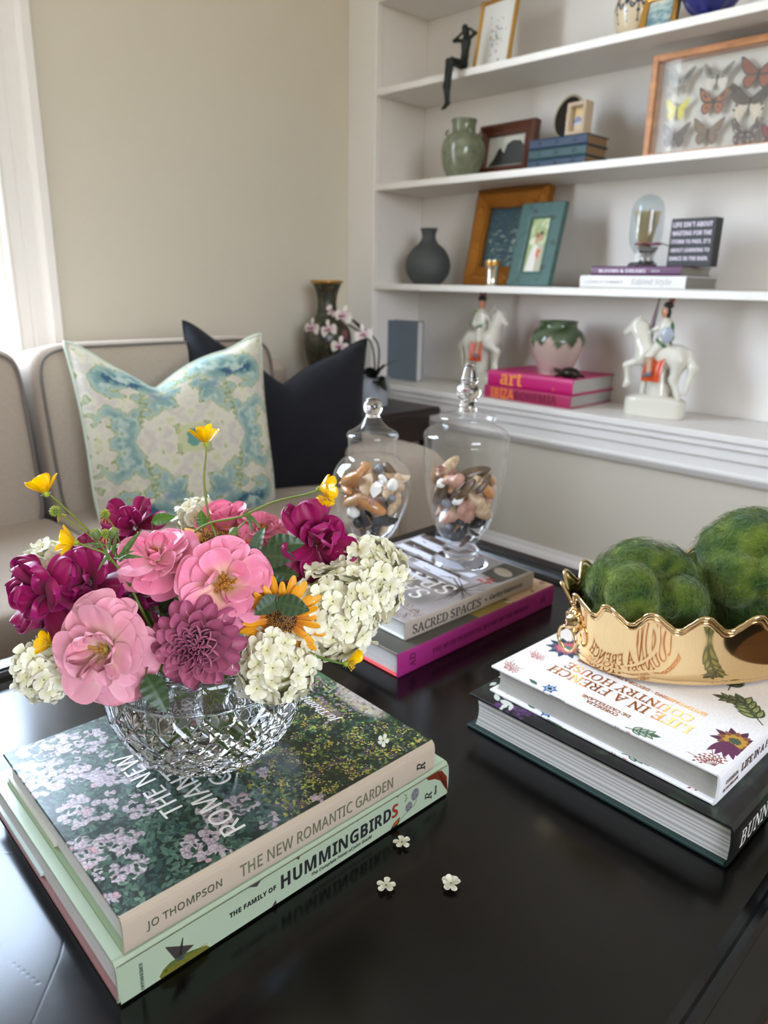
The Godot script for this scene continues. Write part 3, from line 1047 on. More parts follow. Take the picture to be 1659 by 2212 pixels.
	var f := book("book", "thick book with dark flowered jacket and green boards, under the white flowered book", Vector3(-0.158, 0.4505, -0.591), -0.02, 0.293, 0.33, 0.0435, mat(Color.WHITE, 0.3, {"albedo_texture": dk}), mat(Color.WHITE, 0.35, {"albedo_texture": dk, "uv1_scale": Vector3(6, 1, 1)}), green, "", 0.0035, page_stripes(5, Color(0.58, 0.57, 0.57), Color(0.93, 0.91, 0.85), 8.0), 0.007, 0.004)
	part("board", slab(Vector3(0.0, 0.0435 - 0.0036, 0.0008), Vector3(0.2925, 0.0435 - 0.0012, 0.3292), 0.0004), green, f)
	letters("BUNNY WILLIAMS", "Droid Serif", f, mat(Color(0.86, 0.84, 0.80), 0.4), Vector3(-0.0046, 0.023, 0.017), SPINE, 0.20, false, 1.1)
	var life := img_tex(flower_cover(820, 1024))
	var lm := mat(Color.WHITE, 0.55, {"albedo_texture": life, "heightmap_enabled": true, "heightmap_texture": M.weave, "heightmap_scale": 0.01})
	var g := book("book", "white book printed with coloured flowers and copper lettering, under the brass bowl", Vector3(-0.180, 0.4945, -0.606), -0.04, 0.257, 0.335, 0.0325, lm, mat(Color(0.90, 0.89, 0.88), 0.55), lm, "", 0.003, page_stripes(9, Color(0.60, 0.58, 0.54), Color(0.74, 0.72, 0.68), 0.0), 0.006, 0.003)
	letters("LIFE IN A FRENCH COUNTRY HOUSE", "Droid Serif", g, mat(Color(0.30, 0.22, 0.2), 0.5), Vector3(-0.0036, 0.020, 0.045), SPINE, 0.20)
	letters("CORDELIA", "Droid Serif", g, mat(Color(0.35, 0.25, 0.22), 0.5), Vector3(-0.0036, 0.020, 0.012), SPINE, 0.026)
	letters("DE CASTELLANE", "Droid Serif", g, mat(Color(0.35, 0.25, 0.22), 0.5), Vector3(-0.0036, 0.013, 0.008), SPINE, 0.032)
	var gt := 0.0327
	letters("CORDELIA", "Droid Serif", g, M.copper, Vector3(0.109, gt, 0.0165), TOP, 0.036)
	letters("DE CASTELLANE", "Droid Serif", g, M.copper, Vector3(0.099, gt, 0.0235), TOP, 0.055)
	letters("LIFE IN A FRENCH", "Droid Serif", g, M.copper, Vector3(0.047, gt, 0.047), TOP, 0.163, false, 1.15, 0.0002)
	letters("COUNTRY HOUSE", "Droid Serif", g, M.copper, Vector3(0.056, gt, 0.0665), TOP, 0.146, false, 1.15, 0.0002)
	letters("ENTERTAINING · DECORATION · GARDENS", "Droid Serif", g, M.copper, Vector3(0.050, gt, 0.0855), TOP, 0.15)

# roses and clipped greenery as a printed picture; x from the spine, y from the head
func garden_cover(w: int, h: int) -> Image:
	var im := blank(w, h, Color(0.12, 0.17, 0.14))
	var r := RandomNumberGenerator.new()
	r.seed = 21
	var cl := FastNoiseLite.new()
	cl.frequency = 0.008
	cl.fractal_octaves = 3
	for k in 700:
		var p := Vector2(r.randf() * w, r.randf() * h)
		var t := r.randf()
		blob(im, p.x, p.y, r.randf_range(10, 34), Color(0.07 + 0.12 * t, 0.12 + 0.15 * t, 0.11 + 0.11 * t, 0.5), r.randf_range(0.4, 1), r.randf() * TAU, 0.9)
	# leaves: bluish green near the head, yellow green towards the tail, in light and dark drifts
	for k in 5200:
		var p := Vector2(r.randf() * w, r.randf() * h)
		var v := p.y / h
		var dr := clampf(0.5 + 1.1 * cl.get_noise_2d(p.x, p.y), 0, 1)
		var t := r.randf() * dr
		var c := Color(0.15 + 0.30 * t, 0.25 + 0.32 * t, 0.22 + 0.24 * t)
		if v > 0.45 and r.randf() < 0.7:
			c = Color(0.20 + 0.50 * t, 0.27 + 0.45 * t, 0.12 + 0.16 * t)
		if v > 0.68 and p.x > w * 0.25 and r.randf() < 0.6:
			c = Color(0.12 + 0.34 * t, 0.30 + 0.36 * t, 0.22 + 0.2 * t)
		if dr < 0.3 and r.randf() < 0.7:
			continue
		var l := r.randf_range(14, 32) * (1.0 if v < 0.5 else 0.6)
		var d := Vector2.from_angle(r.randf() * TAU)
		leaf2(im, p, d, l, l * r.randf_range(0.18, 0.3), c)
		if v < 0.5:
			stroke(im, [p, p + d * l * 0.9], 0.8, c.lightened(0.18))
	# stone path and bench in the far corner
	blob(im, w * 0.42, h * 0.995, 165, Color(0.66, 0.62, 0.58, 0.95), 0.40, 0.2, 0.5)
	for k in 160:
		blob(im, w * r.randf_range(0.25, 0.62), h * r.randf_range(0.94, 1.0), r.randf_range(3, 10), Color(0.85, 0.82, 0.78, 0.5) if k % 2 else Color(0.42, 0.39, 0.36, 0.5), 0.5, 0.2, 0.6)
	blob(im, w * 0.75, h * 0.985, 130, Color(0.30, 0.43, 0.32, 0.8), 0.35, 0.1, 0.6)
	poly(im, [Vector2(w * 0.36, h * 0.83), Vector2(w * 0.52, h * 0.845), Vector2(w * 0.53, h * 0.89), Vector2(w * 0.37, h * 0.885)], Color(0.46, 0.40, 0.38))
	for k in 5:
		stroke(im, [Vector2(w * 0.36, h * (0.838 + k * 0.01)), Vector2(w * 0.53, h * (0.85 + k * 0.01))], 1.2, Color(0.30, 0.26, 0.25))
	# drifts of yellow and white blossom along the spine side, further back
	for k in 5200:
		var p := Vector2(w * (0.02 + 0.66 * pow(r.randf(), 1.2)), h * r.randf_range(0.46, 0.99))
		if cl.get_noise_2d(p.x * 1.6 + 400, p.y * 1.6) < 0.0:
			continue
		var u := r.randf()
		if u < 0.72:
			blob(im, p.x, p.y, r.randf_range(2, 5), Color(0.60 + 0.3 * r.randf(), 0.60 + 0.2 * r.randf(), 0.16 + 0.25 * r.randf(), 0.9), 0.7, r.randf() * TAU, 0.6)
		elif u < 0.86:
			blob(im, p.x, p.y, r.randf_range(1.5, 4), Color(0.84, 0.84, 0.74, 0.9), 0.8, r.randf() * TAU, 0.6)
		else:
			blob(im, p.x, p.y, r.randf_range(4, 10), Color(0.34, 0.24, 0.36, 0.6), 0.8, r.randf() * TAU, 0.7)
	for k in 160:
		blob(im, w * r.randf_range(0.35, 0.95), h * r.randf_range(0.8, 0.98), r.randf_range(3, 8), Color(0.70, 0.52, 0.62, 0.85), 0.7, r.randf() * TAU, 0.5)
	# rose trusses
	var heads := []
	for k in 34:
		var v: float = pow(r.randf(), 1.35) * 0.60
		heads.append([Vector2(r.randf() * w, v * h), r.randf_range(18, 52) * (1.0 - 0.6 * v)])
	for e in [[0.50, 0.09, 72], [0.28, 0.10, 52], [0.74, 0.10, 66], [0.88, 0.2, 64], [0.62, 0.22, 60], [0.15, 0.08, 42], [0.40, 0.2, 44], [0.10, 0.24, 42], [0.2, 0.34, 46], [0.05, 0.42, 30], [0.80, 0.38, 54], [0.93, 0.5, 50], [0.6, 0.44, 36], [0.3, 0.03, 42], [0.82, 0.02, 52], [0.95, 0.36, 46]]:
		heads.append([Vector2(e[0] * w, e[1] * h), float(e[2])])
	for hd in heads:
		var R: float = hd[1]
		for k in int(R * 0.5) + 3:
			var q: Vector2 = hd[0] + Vector2.from_angle(r.randf() * TAU) * R * 1.05 * sqrt(r.randf())
			var s := r.randf_range(9, 16) * clampf(R / 38.0, 0.6, 1.2)
			blob(im, q.x + 2.0, q.y + 3.0, s * 1.06, Color(0.30, 0.29, 0.31, 0.5), 0.85, 0.0, 0.6)
			var t := r.randf_range(-0.07, 0.04)
			var c := Color(0.74 + t, 0.68 + t, 0.70 + t)
			if r.randf() < 0.08:
				c = Color(0.78, 0.60, 0.62)
			blob(im, q.x, q.y, s, c, 0.85, r.randf() * TAU, 0.45)
			for j in 9:
				var o := q + Vector2.from_angle(j * 2.4) * s * 0.72 * sqrt(j / 9.0)
				blob(im, o.x, o.y, s * 0.36, c.darkened(0.16) if j % 2 == 0 else c.lightened(0.22), 0.55, j * 2.4, 0.9)
	for k in 700:
		var p := Vector2(r.randf() * w, r.randf() * h * 0.55)
		var t := r.randf()
		var l := r.randf_range(14, 28)
		leaf2(im, p, Vector2.from_angle(r.randf() * TAU), l, l * 0.24, Color(0.12 + 0.2 * t, 0.21 + 0.22 * t, 0.17 + 0.18 * t))
	return im

# the print on the bird book's spine: x along it, y down it (1024 px to its 0.338 m)
func bird_spine() -> Image:
	var im := blank(1024, 112, Color(0.63, 0.68, 0.57))
	var P := func(z: float, y: float): return Vector2(z * 3030.0, (0.0365 - y) * 3030.0)
	var fill := func(l: Array, c: Color): poly(im, l.map(func(e): return P.call(e[0], e[1])), c)
	var brown := Color(0.24, 0.21, 0.19)
	# perched bird at the head end
	fill.call([[0.030, 0.0045], [0.033, 0.0085], [0.039, 0.0112], [0.046, 0.0115], [0.056, 0.0095], [0.068, 0.0055], [0.072, 0.0], [0.034, 0.0], [0.031, 0.002]], Color(0.40, 0.39, 0.14))
	fill.call([[0.033, 0.0085], [0.039, 0.0112], [0.050, 0.0112], [0.066, 0.006], [0.050, 0.0085], [0.040, 0.0080]], Color(0.30, 0.36, 0.16))
	fill.call([[0.036, 0.0275], [0.046, 0.021], [0.058, 0.0135], [0.050, 0.0105], [0.043, 0.0108]], brown)
	fill.call([[0.045, 0.0115], [0.0495, 0.026], [0.0500, 0.026], [0.048, 0.0115]], Color(0.15, 0.14, 0.13))
	blob(im, 0.047 * 3030, (0.0365 - 0.0088) * 3030, 9, Color(0.18, 0.27, 0.34), 0.5)
	blob(im, 0.035 * 3030, (0.0365 - 0.0062) * 3030, 2.6, Color(0.05, 0.05, 0.05))
	for k in 40:
		blob(im, (0.034 + 0.034 * fposmod(k * 0.618, 1.0)) * 3030, (0.0365 - 0.001 - 0.007 * fposmod(k * 0.377, 1.0)) * 3030, 5, Color(0.48, 0.46, 0.18, 0.5) if k % 2 else Color(0.26, 0.27, 0.12, 0.5), 0.4)
	# feathers reaching over the edge
	for e in [[0.104, 0.0365, 0.120, 0.031], [0.150, 0.0365, 0.156, 0.032], [0.126, 0.0, 0.132, 0.006], [0.214, 0.0365, 0.220, 0.034], [0.262, 0.0365, 0.270, 0.0335], [0.315, 0.0365, 0.320, 0.0345]]:
		var m: float = (e[0] + e[2]) / 2
		fill.call([[e[0], e[1]], [e[2], e[1]], [m + 0.002, e[3]]], brown)
	# grey convolvulus flowers, a stalk and an orange beak
	for e in [[0.2905, 0.0245, 17.0, 1.25], [0.2825, 0.0150, 15.0, 1.1]]:
		var q: Vector2 = P.call(e[0], e[1])
		blob(im, q.x, q.y, e[2], Color(0.42, 0.41, 0.43), e[3])
		for k in 9:
			stroke(im, [q, q + Vector2.from_angle(k * 0.7) * e[2] * 0.9], 1.0, Color(0.30, 0.29, 0.33) if k % 2 else Color(0.56, 0.54, 0.48))
	stroke(im, [P.call(0.293, 0.017), P.call(0.290, 0.013), P.call(0.278, 0.009), P.call(0.270, 0.005)], 1.2, Color(0.22, 0.26, 0.16))
	stroke(im, [P.call(0.281, 0.026), P.call(0.277, 0.023), P.call(0.279, 0.029), P.call(0.276, 0.032)], 1.4, Color(0.34, 0.38, 0.20))
	fill.call([[0.258, 0.0], [0.264, 0.007], [0.271, 0.0095], [0.270, 0.004], [0.266, 0.0]], Color(0.10, 0.15, 0.11))
	fill.call([[0.262, 0.003], [0.266, 0.0075], [0.270, 0.008], [0.268, 0.004]], Color(0.66, 0.32, 0.10))
	# rust-red wing at the tail end
	fill.call([[0.304, 0.0365], [0.316, 0.0365], [0.327, 0.033], [0.335, 0.022], [0.3375, 0.004], [0.332, 0.012], [0.326, 0.022], [0.318, 0.028], [0.309, 0.031]], Color(0.40, 0.15, 0.07))
	for k in 7:
		stroke(im, [P.call(0.322 + 0.002 * k, 0.0325 - 0.0025 * k), P.call(0.328 + 0.0014 * k, 0.021 - 0.0026 * k)], 1.0, Color(0.22, 0.08, 0.05))
	return im

func room_cover(grey: bool) -> Image:
	var n := 512
	var r := RandomNumberGenerator.new()
	r.seed = 8
	if not grey:
		var q := blank(256, 256, Color(0.30, 0.29, 0.25))
		poly(q, [Vector2(0, 120), Vector2(256, 105), Vector2(256, 190), Vector2(0, 175)], Color(0.55, 0.47, 0.22))
		poly(q, [Vector2(0, 180), Vector2(256, 190), Vector2(256, 256), Vector2(0, 256)], Color(0.75, 0.62, 0.50))
		for k in 40:
			blob(q, r.randf() * 256, r.randf_range(175, 256), r.randf_range(3, 9), Color(0.45, 0.28, 0.24).lerp(Color(0.85, 0.78, 0.7), r.randf()), 0.7, r.randf() * TAU)
		return q
	var im := blank(n, n, Color(0.60, 0.57, 0.56))
	for k in 160:
		blob(im, r.randf() * n, r.randf() * n, r.randf_range(20, 70), Color(0.78, 0.77, 0.80, 0.25) if r.randf() < 0.6 else Color(0.42, 0.39, 0.37, 0.25), 0.6, r.randf() * TAU, 0.9)
	# white shelves and a table, a window, grasses, a bowl of red fruit
	for e in [[0.15, 0.52, 0.62, 0.60], [0.2, 0.66, 0.95, 0.72], [0.45, 0.80, 0.98, 0.88], [0.30, 0.42, 0.98, 0.46]]:
		poly(im, [Vector2(e[0] * n, e[1] * n), Vector2(e[2] * n, (e[1] + 0.05) * n), Vector2(e[2] * n, (e[3] + 0.05) * n), Vector2(e[0] * n, e[3] * n)], Color(0.86, 0.86, 0.90))
	for e in [[0.25, 0.62, 0.9, 0.64], [0.5, 0.74, 0.95, 0.79], [0.1, 0.46, 0.7, 0.48], [0.55, 0.90, 0.98, 0.95]]:
		poly(im, [Vector2(e[0] * n, e[1] * n), Vector2(e[2] * n, (e[1] + 0.04) * n), Vector2(e[2] * n, (e[3] + 0.05) * n), Vector2(e[0] * n, e[3] * n)], Color(0.27, 0.22, 0.20))
	for k in 60:
		var p := Vector2(r.randf_range(0.2, 1.0) * n, r.randf_range(0.45, 1.0) * n)
		stroke(im, [p, p + Vector2(r.randfn(0, 40), r.randfn(0, 8))], r.randf_range(1, 3), Color(0.3, 0.26, 0.24, 0.7) if k % 2 == 0 else Color(0.9, 0.9, 0.93, 0.7))
	poly(im, [Vector2(0.02 * n, 0.74 * n), Vector2(0.2 * n, 0.75 * n), Vector2(0.22 * n, 0.98 * n), Vector2(0.02 * n, 0.98 * n)], Color(0.28, 0.28, 0.24))
	blob(im, 0.12 * n, 0.86 * n, 46, Color(0.72, 0.69, 0.62), 0.55, 0.3, 0.3)
	blob(im, 0.07 * n, 0.74 * n, 26, Color(0.23, 0.24, 0.20), 0.6, 0.2, 0.4)
	for k in 9:
		blob(im, r.randf_range(0.05, 0.16) * n, r.randf_range(0.66, 0.74) * n, r.randf_range(5, 12), Color(0.72, 0.22, 0.18), 0.7, r.randf() * TAU)
	for k in 30:
		var p := Vector2(0.1 * n, 0.5 * n)
		stroke(im, [p + Vector2(r.randfn(0, 6), 0), p + Vector2(r.randfn(0, 50), r.randfn(0, 60))], 1.3, Color(0.25, 0.20, 0.18, 0.8))
	for k in 220:
		blob(im, r.randf_range(0.0, 0.22) * n, r.randf_range(0.02, 0.16) * n, r.randf_range(2, 6), Color(0.34, 0.24, 0.20).lerp(Color(0.72, 0.66, 0.62), r.randf()), 0.5, r.randf() * TAU)
	return im

func dark_cover() -> Image:
	var n := 512
	var im := blank(n, n, Color(0.085, 0.075, 0.075))
	var r := RandomNumberGenerator.new()
	r.seed = 31
	for k in 320:
		var t := r.randf()
		leaf2(im, Vector2(r.randf() * n, r.randf() * n), Vector2.from_angle(r.randf() * TAU), r.randf_range(25, 70), r.randf_range(5, 13), Color(0.08 + 0.1 * t, 0.11 + 0.13 * t, 0.09 + 0.06 * t, 0.9))
	for k in 16:
		var p := Vector2(r.randf() * n, r.randf() * n)
		var d := Vector2.from_angle(r.randf() * TAU)
		for j in 50:
			var q := p + d * r.randf_range(-45, 45) + Vector2(r.randfn(0, 9), r.randfn(0, 9))
			var t := r.randf()
			blob(im, q.x, q.y, r.randf_range(3, 8), Color(0.24 + 0.2 * t, 0.12 + 0.12 * t, 0.28 + 0.2 * t, 0.9), 0.7, r.randf() * TAU, 0.5)
	for k in 26:
		leaf2(im, Vector2(r.randf_range(0.75, 1.0) * n, r.randf_range(0, 0.6) * n), Vector2.from_angle(r.randf() * TAU), r.randf_range(14, 34), r.randf_range(4, 8), Color(0.80, 0.82, 0.76, 0.95))
	return im

# scattered chintz flowers on white; x from the spine, y from the head
func flower_cover(w: int, h: int) -> Image:
	var im := blank(w, h, Color(0.90, 0.89, 0.885))
	var P := func(u, v): return Vector2(u * w, v * h)
	var deep := Color(0.13, 0.19, 0.14)
	var spray := func(at: Vector2, d: Vector2, len: float, n: int, c0: Color, c1: Color):
		stroke(im, [at, at + d * len], 2.2, c0.darkened(0.3))
		for k in n:
			for s in [-1, 1]:
				var q: Vector2 = at + d * len * (0.25 + 0.7 * k / n)
				var e: Vector2 = d.rotated(s * 0.75)
				leaf2(im, q, e, len * 0.42, len * 0.10, c0)
				leaf2(im, q + e * len * 0.05, e, len * 0.32, len * 0.045, c1)
				stroke(im, [q, q + e * len * 0.38], 0.8, c0.darkened(0.4))
		leaf2(im, at + d * len * 0.8, d, len * 0.45, len * 0.11, c0)
	var twig := func(at: Vector2, d: Vector2, len: float, c: Color):
		for k in 7:
			var e: Vector2 = d.rotated((k - 3) * 0.33)
			stroke(im, [at, at + e * len * (0.6 + 0.4 * ((k * 5) % 3))], 1.2, c)
			for j in 4:
				var q: Vector2 = at + e * len * (0.4 + 0.16 * j)
				leaf2(im, q, e.rotated(0.9 if j % 2 == 0 else -0.9), len * 0.2, len * 0.05, c.lerp(Color(0.75, 0.45, 0.38), 0.4))
	var bloom := func(at: Vector2, R: float, a: Color, b: Color, heart: Color, n: int, face: float):
		for ring in 3:
			for k in n:
				var e := Vector2.from_angle(face + TAU * (k + 0.5 * ring) / n)
				var c: Color = a.lerp(b, ring / 2.0)
				leaf2(im, at + e * R * 0.1, e, R * (1.0 - 0.27 * ring), R * 0.20, c)
				stroke(im, [at + e * R * 0.15, at + e * R * (0.85 - 0.27 * ring)], 1.0, c.darkened(0.35))
		blob(im, at.x, at.y, R * 0.3, heart, 0.8, face, 0.3)
		for k in 22:
			var q: Vector2 = at + Vector2.from_angle(k * 2.4) * R * 0.27 * sqrt(k / 22.0)
			blob(im, q.x, q.y, 2.4, heart.darkened(0.45))
	# thistle-like flower by the spine, large leaf sprays behind it
	spray.call(P.call(0.02, 0.33), Vector2(0.75, 0.66), 150.0, 4, Color(0.20, 0.30, 0.17), Color(0.66, 0.68, 0.45))
	spray.call(P.call(0.10, 0.42), Vector2(0.9, -0.25), 110.0, 3, deep, Color(0.42, 0.48, 0.30))
	spray.call(P.call(0.22, 0.45), Vector2(0.2, 0.97), 130.0, 4, deep, Color(0.45, 0.50, 0.33))
	bloom.call(P.call(0.045, 0.185), 66.0, Color(0.30, 0.10, 0.24), Color(0.72, 0.54, 0.20), Color(0.28, 0.36, 0.30), 9, 0.3)
	for k in 5:
		leaf2(im, P.call(0.06, 0.17), Vector2.from_angle(-2.4 + k * 0.28), 92.0, 13.0, Color(0.36, 0.14, 0.30))
	spray.call(P.call(0.36, 0.012), Vector2(-0.95, 0.3), 84.0, 3, Color(0.22, 0.36, 0.27), Color(0.78, 0.82, 0.74))
	twig.call(P.call(0.03, 0.03), Vector2(0.75, 0.65), 60.0, Color(0.42, 0.20, 0.17))
	twig.call(P.call(0.95, 0.02), Vector2(-0.5, 0.85), 52.0, Color(0.60, 0.33, 0.28))
	twig.call(P.call(0.93, 0.15), Vector2(-0.3, 0.95), 46.0, Color(0.66, 0.36, 0.36))
	bloom.call(P.call(0.715, 0.024), 26.0, Color(0.20, 0.33, 0.52), Color(0.62, 0.74, 0.84), Color(0.2, 0.25, 0.3), 6, 0.8)
	leaf2(im, P.call(0.77, 0.012), Vector2(0.9, 0.3), 46.0, 9.0, Color(0.28, 0.40, 0.32))
	bloom.call(P.call(0.875, 0.30), 74.0, Color(0.16, 0.28, 0.38), Color(0.80, 0.40, 0.48), Color(0.45, 0.58, 0.60), 10, 0.1)
	for e in [[0.5, 0.62], [0.8, 0.55], [0.2, 0.75], [0.6, 0.85], [0.88, 0.8], [0.35, 0.95]]:
		bloom.call(P.call(e[0], e[1]), 58.0, Color(0.62, 0.22, 0.20), Color(0.85, 0.55, 0.48), Color(0.75, 0.62, 0.3), 8, e[0] * 5)
		spray.call(P.call(e[0] + 0.03, e[1] + 0.05), Vector2.from_angle(e[1] * 9), 110.0, 3, deep, Color(0.5, 0.55, 0.36))
	speckle(im, 0.05, 0.09)
	return im


# ---------------------------------------------------------------- crystal bowl
const VASE := Vector3(-0.529, 0.5202, -0.310)

func build_vase():
	var t := thing("crystal_bowl", "round cut-crystal bowl holding the bouquet on the garden book", "vase", VASE)
	part("body", crystal(), M.glass, t)
	var w := thing("water", "clear water filling the cut-crystal bowl", "water", VASE + Vector3(0, 0.0135, 0))
	var prof := []
	for p in inner_profile():
		if p.y < 0.088:
			prof.append(Vector2(p.x + (0.0003 if p.x > 0.01 else 0.0), p.y - 0.0137))
	prof.reverse()
	prof.append(Vector2(0, prof[-1].y))
	part("surface", lathe(prof, 64), glass(Color(1, 1, 1, 0), 0.033), w)

func outer_r(y: float) -> float:
	var pts := [Vector2(0.0, 0.040), Vector2(0.004, 0.049), Vector2(0.015, 0.064), Vector2(0.03, 0.0765), Vector2(0.05, 0.0852), Vector2(0.068, 0.0876), Vector2(0.085, 0.0862), Vector2(0.1, 0.0826), Vector2(0.11, 0.0797), Vector2(0.2, 0.06)]
	for i in pts.size() - 1:
		if y <= pts[i + 1].x:
			return cubic_interpolate(pts[i].y, pts[i + 1].y, pts[max(i - 1, 0)].y, pts[i + 2 if i + 2 < pts.size() else i + 1].y, clampf((y - pts[i].x) / (pts[i + 1].x - pts[i].x), 0, 1))
	return 0.08

func inner_profile() -> Array:
	return smooth([Vector2(0.0765, 0.1105), Vector2(0.0785, 0.098), Vector2(0.0812, 0.083), Vector2(0.082, 0.068), Vector2(0.0795, 0.05), Vector2(0.070, 0.032), Vector2(0.054, 0.019), Vector2(0.03, 0.0145), Vector2(0.0, 0.0135)], 4)

func crystal() -> ArrayMesh:
	var N := 22
	var ys := [0.081]
	var s := 0.081
	while ys.size() < 13 and s > 0.0:
		# a diamond as tall as it is wide
		var step := 0.5 * TAU * outer_r(s) / N * 1.04
		var left := step
		while left > 0 and s > 0.0:
			var dy := 0.0004
			var dr := outer_r(s) - outer_r(s - dy)
			left -= Vector2(dy, dr).length()
			s -= dy
		ys.append(maxf(s, 0.0))
	var rows := ys.size()
	var node := func(j: int, k: float, raise: float) -> Vector3:
		var a := TAU * (k + 0.5 * (j % 2)) / N
		var y: float = ys[j]
		var n := Vector2(1, -(outer_r(y + 0.001) - outer_r(y - 0.001)) / 0.002).normalized()
		var r := outer_r(y) - 0.0016 + raise * n.x
		return Vector3(r * cos(a), y + raise * n.y, r * sin(a))
	var list := []
	for j in rows - 2:
		for i in N:
			var l := float(i - 1) if j % 2 == 0 else float(i)
			var c := [node.call(j, i, 0.0), node.call(j + 1, l, 0.0), node.call(j + 2, i, 0.0), node.call(j + 1, l + 1, 0.0)]
			var mid: Vector3 = (c[0] + c[1] + c[2] + c[3]) / 4.0
			var out: Vector3 = (c[0] - c[2]).cross(c[1] - c[3]).normalized()
			if out.dot(Vector3(mid.x, -0.02, mid.z)) < 0:
				out = -out
			var q := []
			for v in c:
				q.append(v.lerp(mid, 0.30) + out * 0.0019)
			var groups := [q]
			for k in 4:
				groups.append([c[k], c[(k + 1) % 4], q[(k + 1) % 4], q[k]])
			for f in groups:
				var fn: Vector3 = (f[1] - f[0]).cross(f[2] - f[0])
				if fn.dot(out) < 0:
					f.reverse()
				list.append(f)
	# foot: the last zigzag closes to the middle of the base
	for i in N:
		var j := rows - 1
		var l := float(i) if j % 2 == 0 else float(i + 1)
		var f := [node.call(j, i, 0.0), node.call(j - 1, l, 0.0), node.call(j, i + 1, 0.0), Vector3(0, 0.0, 0)]
		for tri in [[f[0], f[1], f[2]], [f[0], f[2], f[3]]]:
			var fn: Vector3 = (tri[1] - tri[0]).cross(tri[2] - tri[0])
			if fn.y > 0:
				tri.reverse()
			list.append(tri)
	var lattice := faces(list)
	# plain band with lens cuts, from the zigzag to the rim, over it and down inside
	var per := 12
	var inner := inner_profile()
	var top := [Vector2(0.0800, 0.1090), Vector2(0.0795, 0.1108), Vector2(0.0780, 0.1116), Vector2(0.0768, 0.1112)]
	var band := 12
	var p := PackedVector3Array()
	var uv := PackedVector2Array()
	var nu := N * per
	var rowsb: int = band + top.size() + inner.size()
	for j in rowsb:
		for i in nu + 1:
			var x := float(i) / per
			var a := TAU * x / N
			var fr := absf(fposmod(x + 0.5, 1.0) - 0.5) * 2.0
			var q := Vector2.ZERO
			if j < band:
				var y0: float = lerpf(ys[0], ys[1], fr)
				var tt := float(j) / (band - 1)
				var y := lerpf(y0, 0.1075, tt)
				var tc: float = (y - ys[0]) / (0.106 - ys[0])
				var cut := 0.0
				if tc > 0 and tc < 1:
					var hw := 0.62 * sin(PI * tc)
					cut = maxf(0.0, 1.0 - pow(fr / maxf(hw, 0.01), 2.0))
				q = Vector2(outer_r(y) - 0.0016 * maxf(1.0 - tt * 3.0, 0.0) - 0.0026 * cut, y)
			elif j < band + top.size():
				q = top[j - band]
			else:
				q = inner[j - band - top.size()]
			p.append(Vector3(q.x * cos(a), q.y, q.x * sin(a)))
			uv.append(Vector2(x, j))
	return join([[lattice, Transform3D.IDENTITY], [grid_mesh(p, uv, PackedColorArray(), nu, rowsb - 1, true, false), Transform3D.IDENTITY]])


# ---------------------------------------------------------------- flowers
# petal in its own axes: y along, x across, z its inner face; c0 base, c1 body, c2 rim (linear colours)
func petal(L: float, W: float, cup: float, a0: float, curl: float, ruffle: float, sd: float, c0: Color, c1: Color, c2: Color, shape := 0.55, point := 4.0, notch := 0.0, nu := 10, nv := 10) -> ArrayMesh:
	return grid(nu, nv, func(u, v):
		var s: float = 2.0 * u - 1.0
		var t: float = 0.02 + 0.98 * (1.0 - pow(1.0 - v, 1.8))
		var w: float = W / 2 * pow(t, shape) * pow(maxf(1.0 - pow(t, point), 0.0), 0.5)
		var l: float = t * (1.0 - notch * exp(-s * s * 9.0) * t)
		var ph: float = a0 + curl * l
		var y: float = L * l if absf(curl) < 0.01 else L * (sin(ph) - sin(a0)) / curl
		var z: float = L * l * sin(a0) if absf(curl) < 0.01 else L * (cos(a0) - cos(ph)) / curl
		var bend: float = cup * s * s * w
		var r: float = ruffle * L * t * t * (sin(s * 4.2 + sd * 5.0) * 0.6 + sin(s * 9.0 + sd * 11.0 + t * 3.0) * 0.4)
		var x: float = s * w
		if cup > 1.0:
			# rolled: the width is bent round into an arc
			x = w * sin(s * cup) / cup * 1.25
			bend = w * (1.0 - cos(s * cup)) / cup * 1.25
		return Vector3(x, y - sin(ph) * (bend + r), z + cos(ph) * (bend + r)), func(u, v):
		var s: float = absf(2.0 * u - 1.0)
		var k: Color = c0.lerp(c1, smoothstep(0.05, 0.5, v))
		k = k.lerp(c2, clampf(pow(maxf(s, v), 8.0), 0, 1) * 0.8)
		var g: float = 1.0 + 0.05 * sin(u * 46.0 + sd) * (1.0 - v)
		return Color(k.r * g, k.g * g, k.b * g), false, true)

# a petal set at azimuth a and raised by e above the flower's plane, root r0 out and h0 up
func set_petal(o: Node, m: Mesh, mt: Material, a: float, e: float, r0 := 0.0, h0 := 0.0, s := 1.0, roll := 0.0, n := "petal") -> MeshInstance3D:
	var out := Vector3(cos(a), 0, sin(a))
	var y := out * cos(e) + Vector3.UP * sin(e)
	var z := Vector3.UP * cos(e) - out * sin(e)
	var b := Basis(y.cross(z), y, z) * Basis(Vector3.UP, roll)
	return part(n, m, mt, o, Transform3D(b * s, out * r0 + Vector3.UP * h0))

# flower head at a point, its axis towards d; the stem runs back and down into the bowl
func bloom_at(n: String, label: String, cat: String, at: Vector3, d: Vector3, group := "", spin := 0.0) -> Node3D:
	var t := thing(n, label, cat, at, 0.0, group)
	t.basis = along(d, spin)
	return t

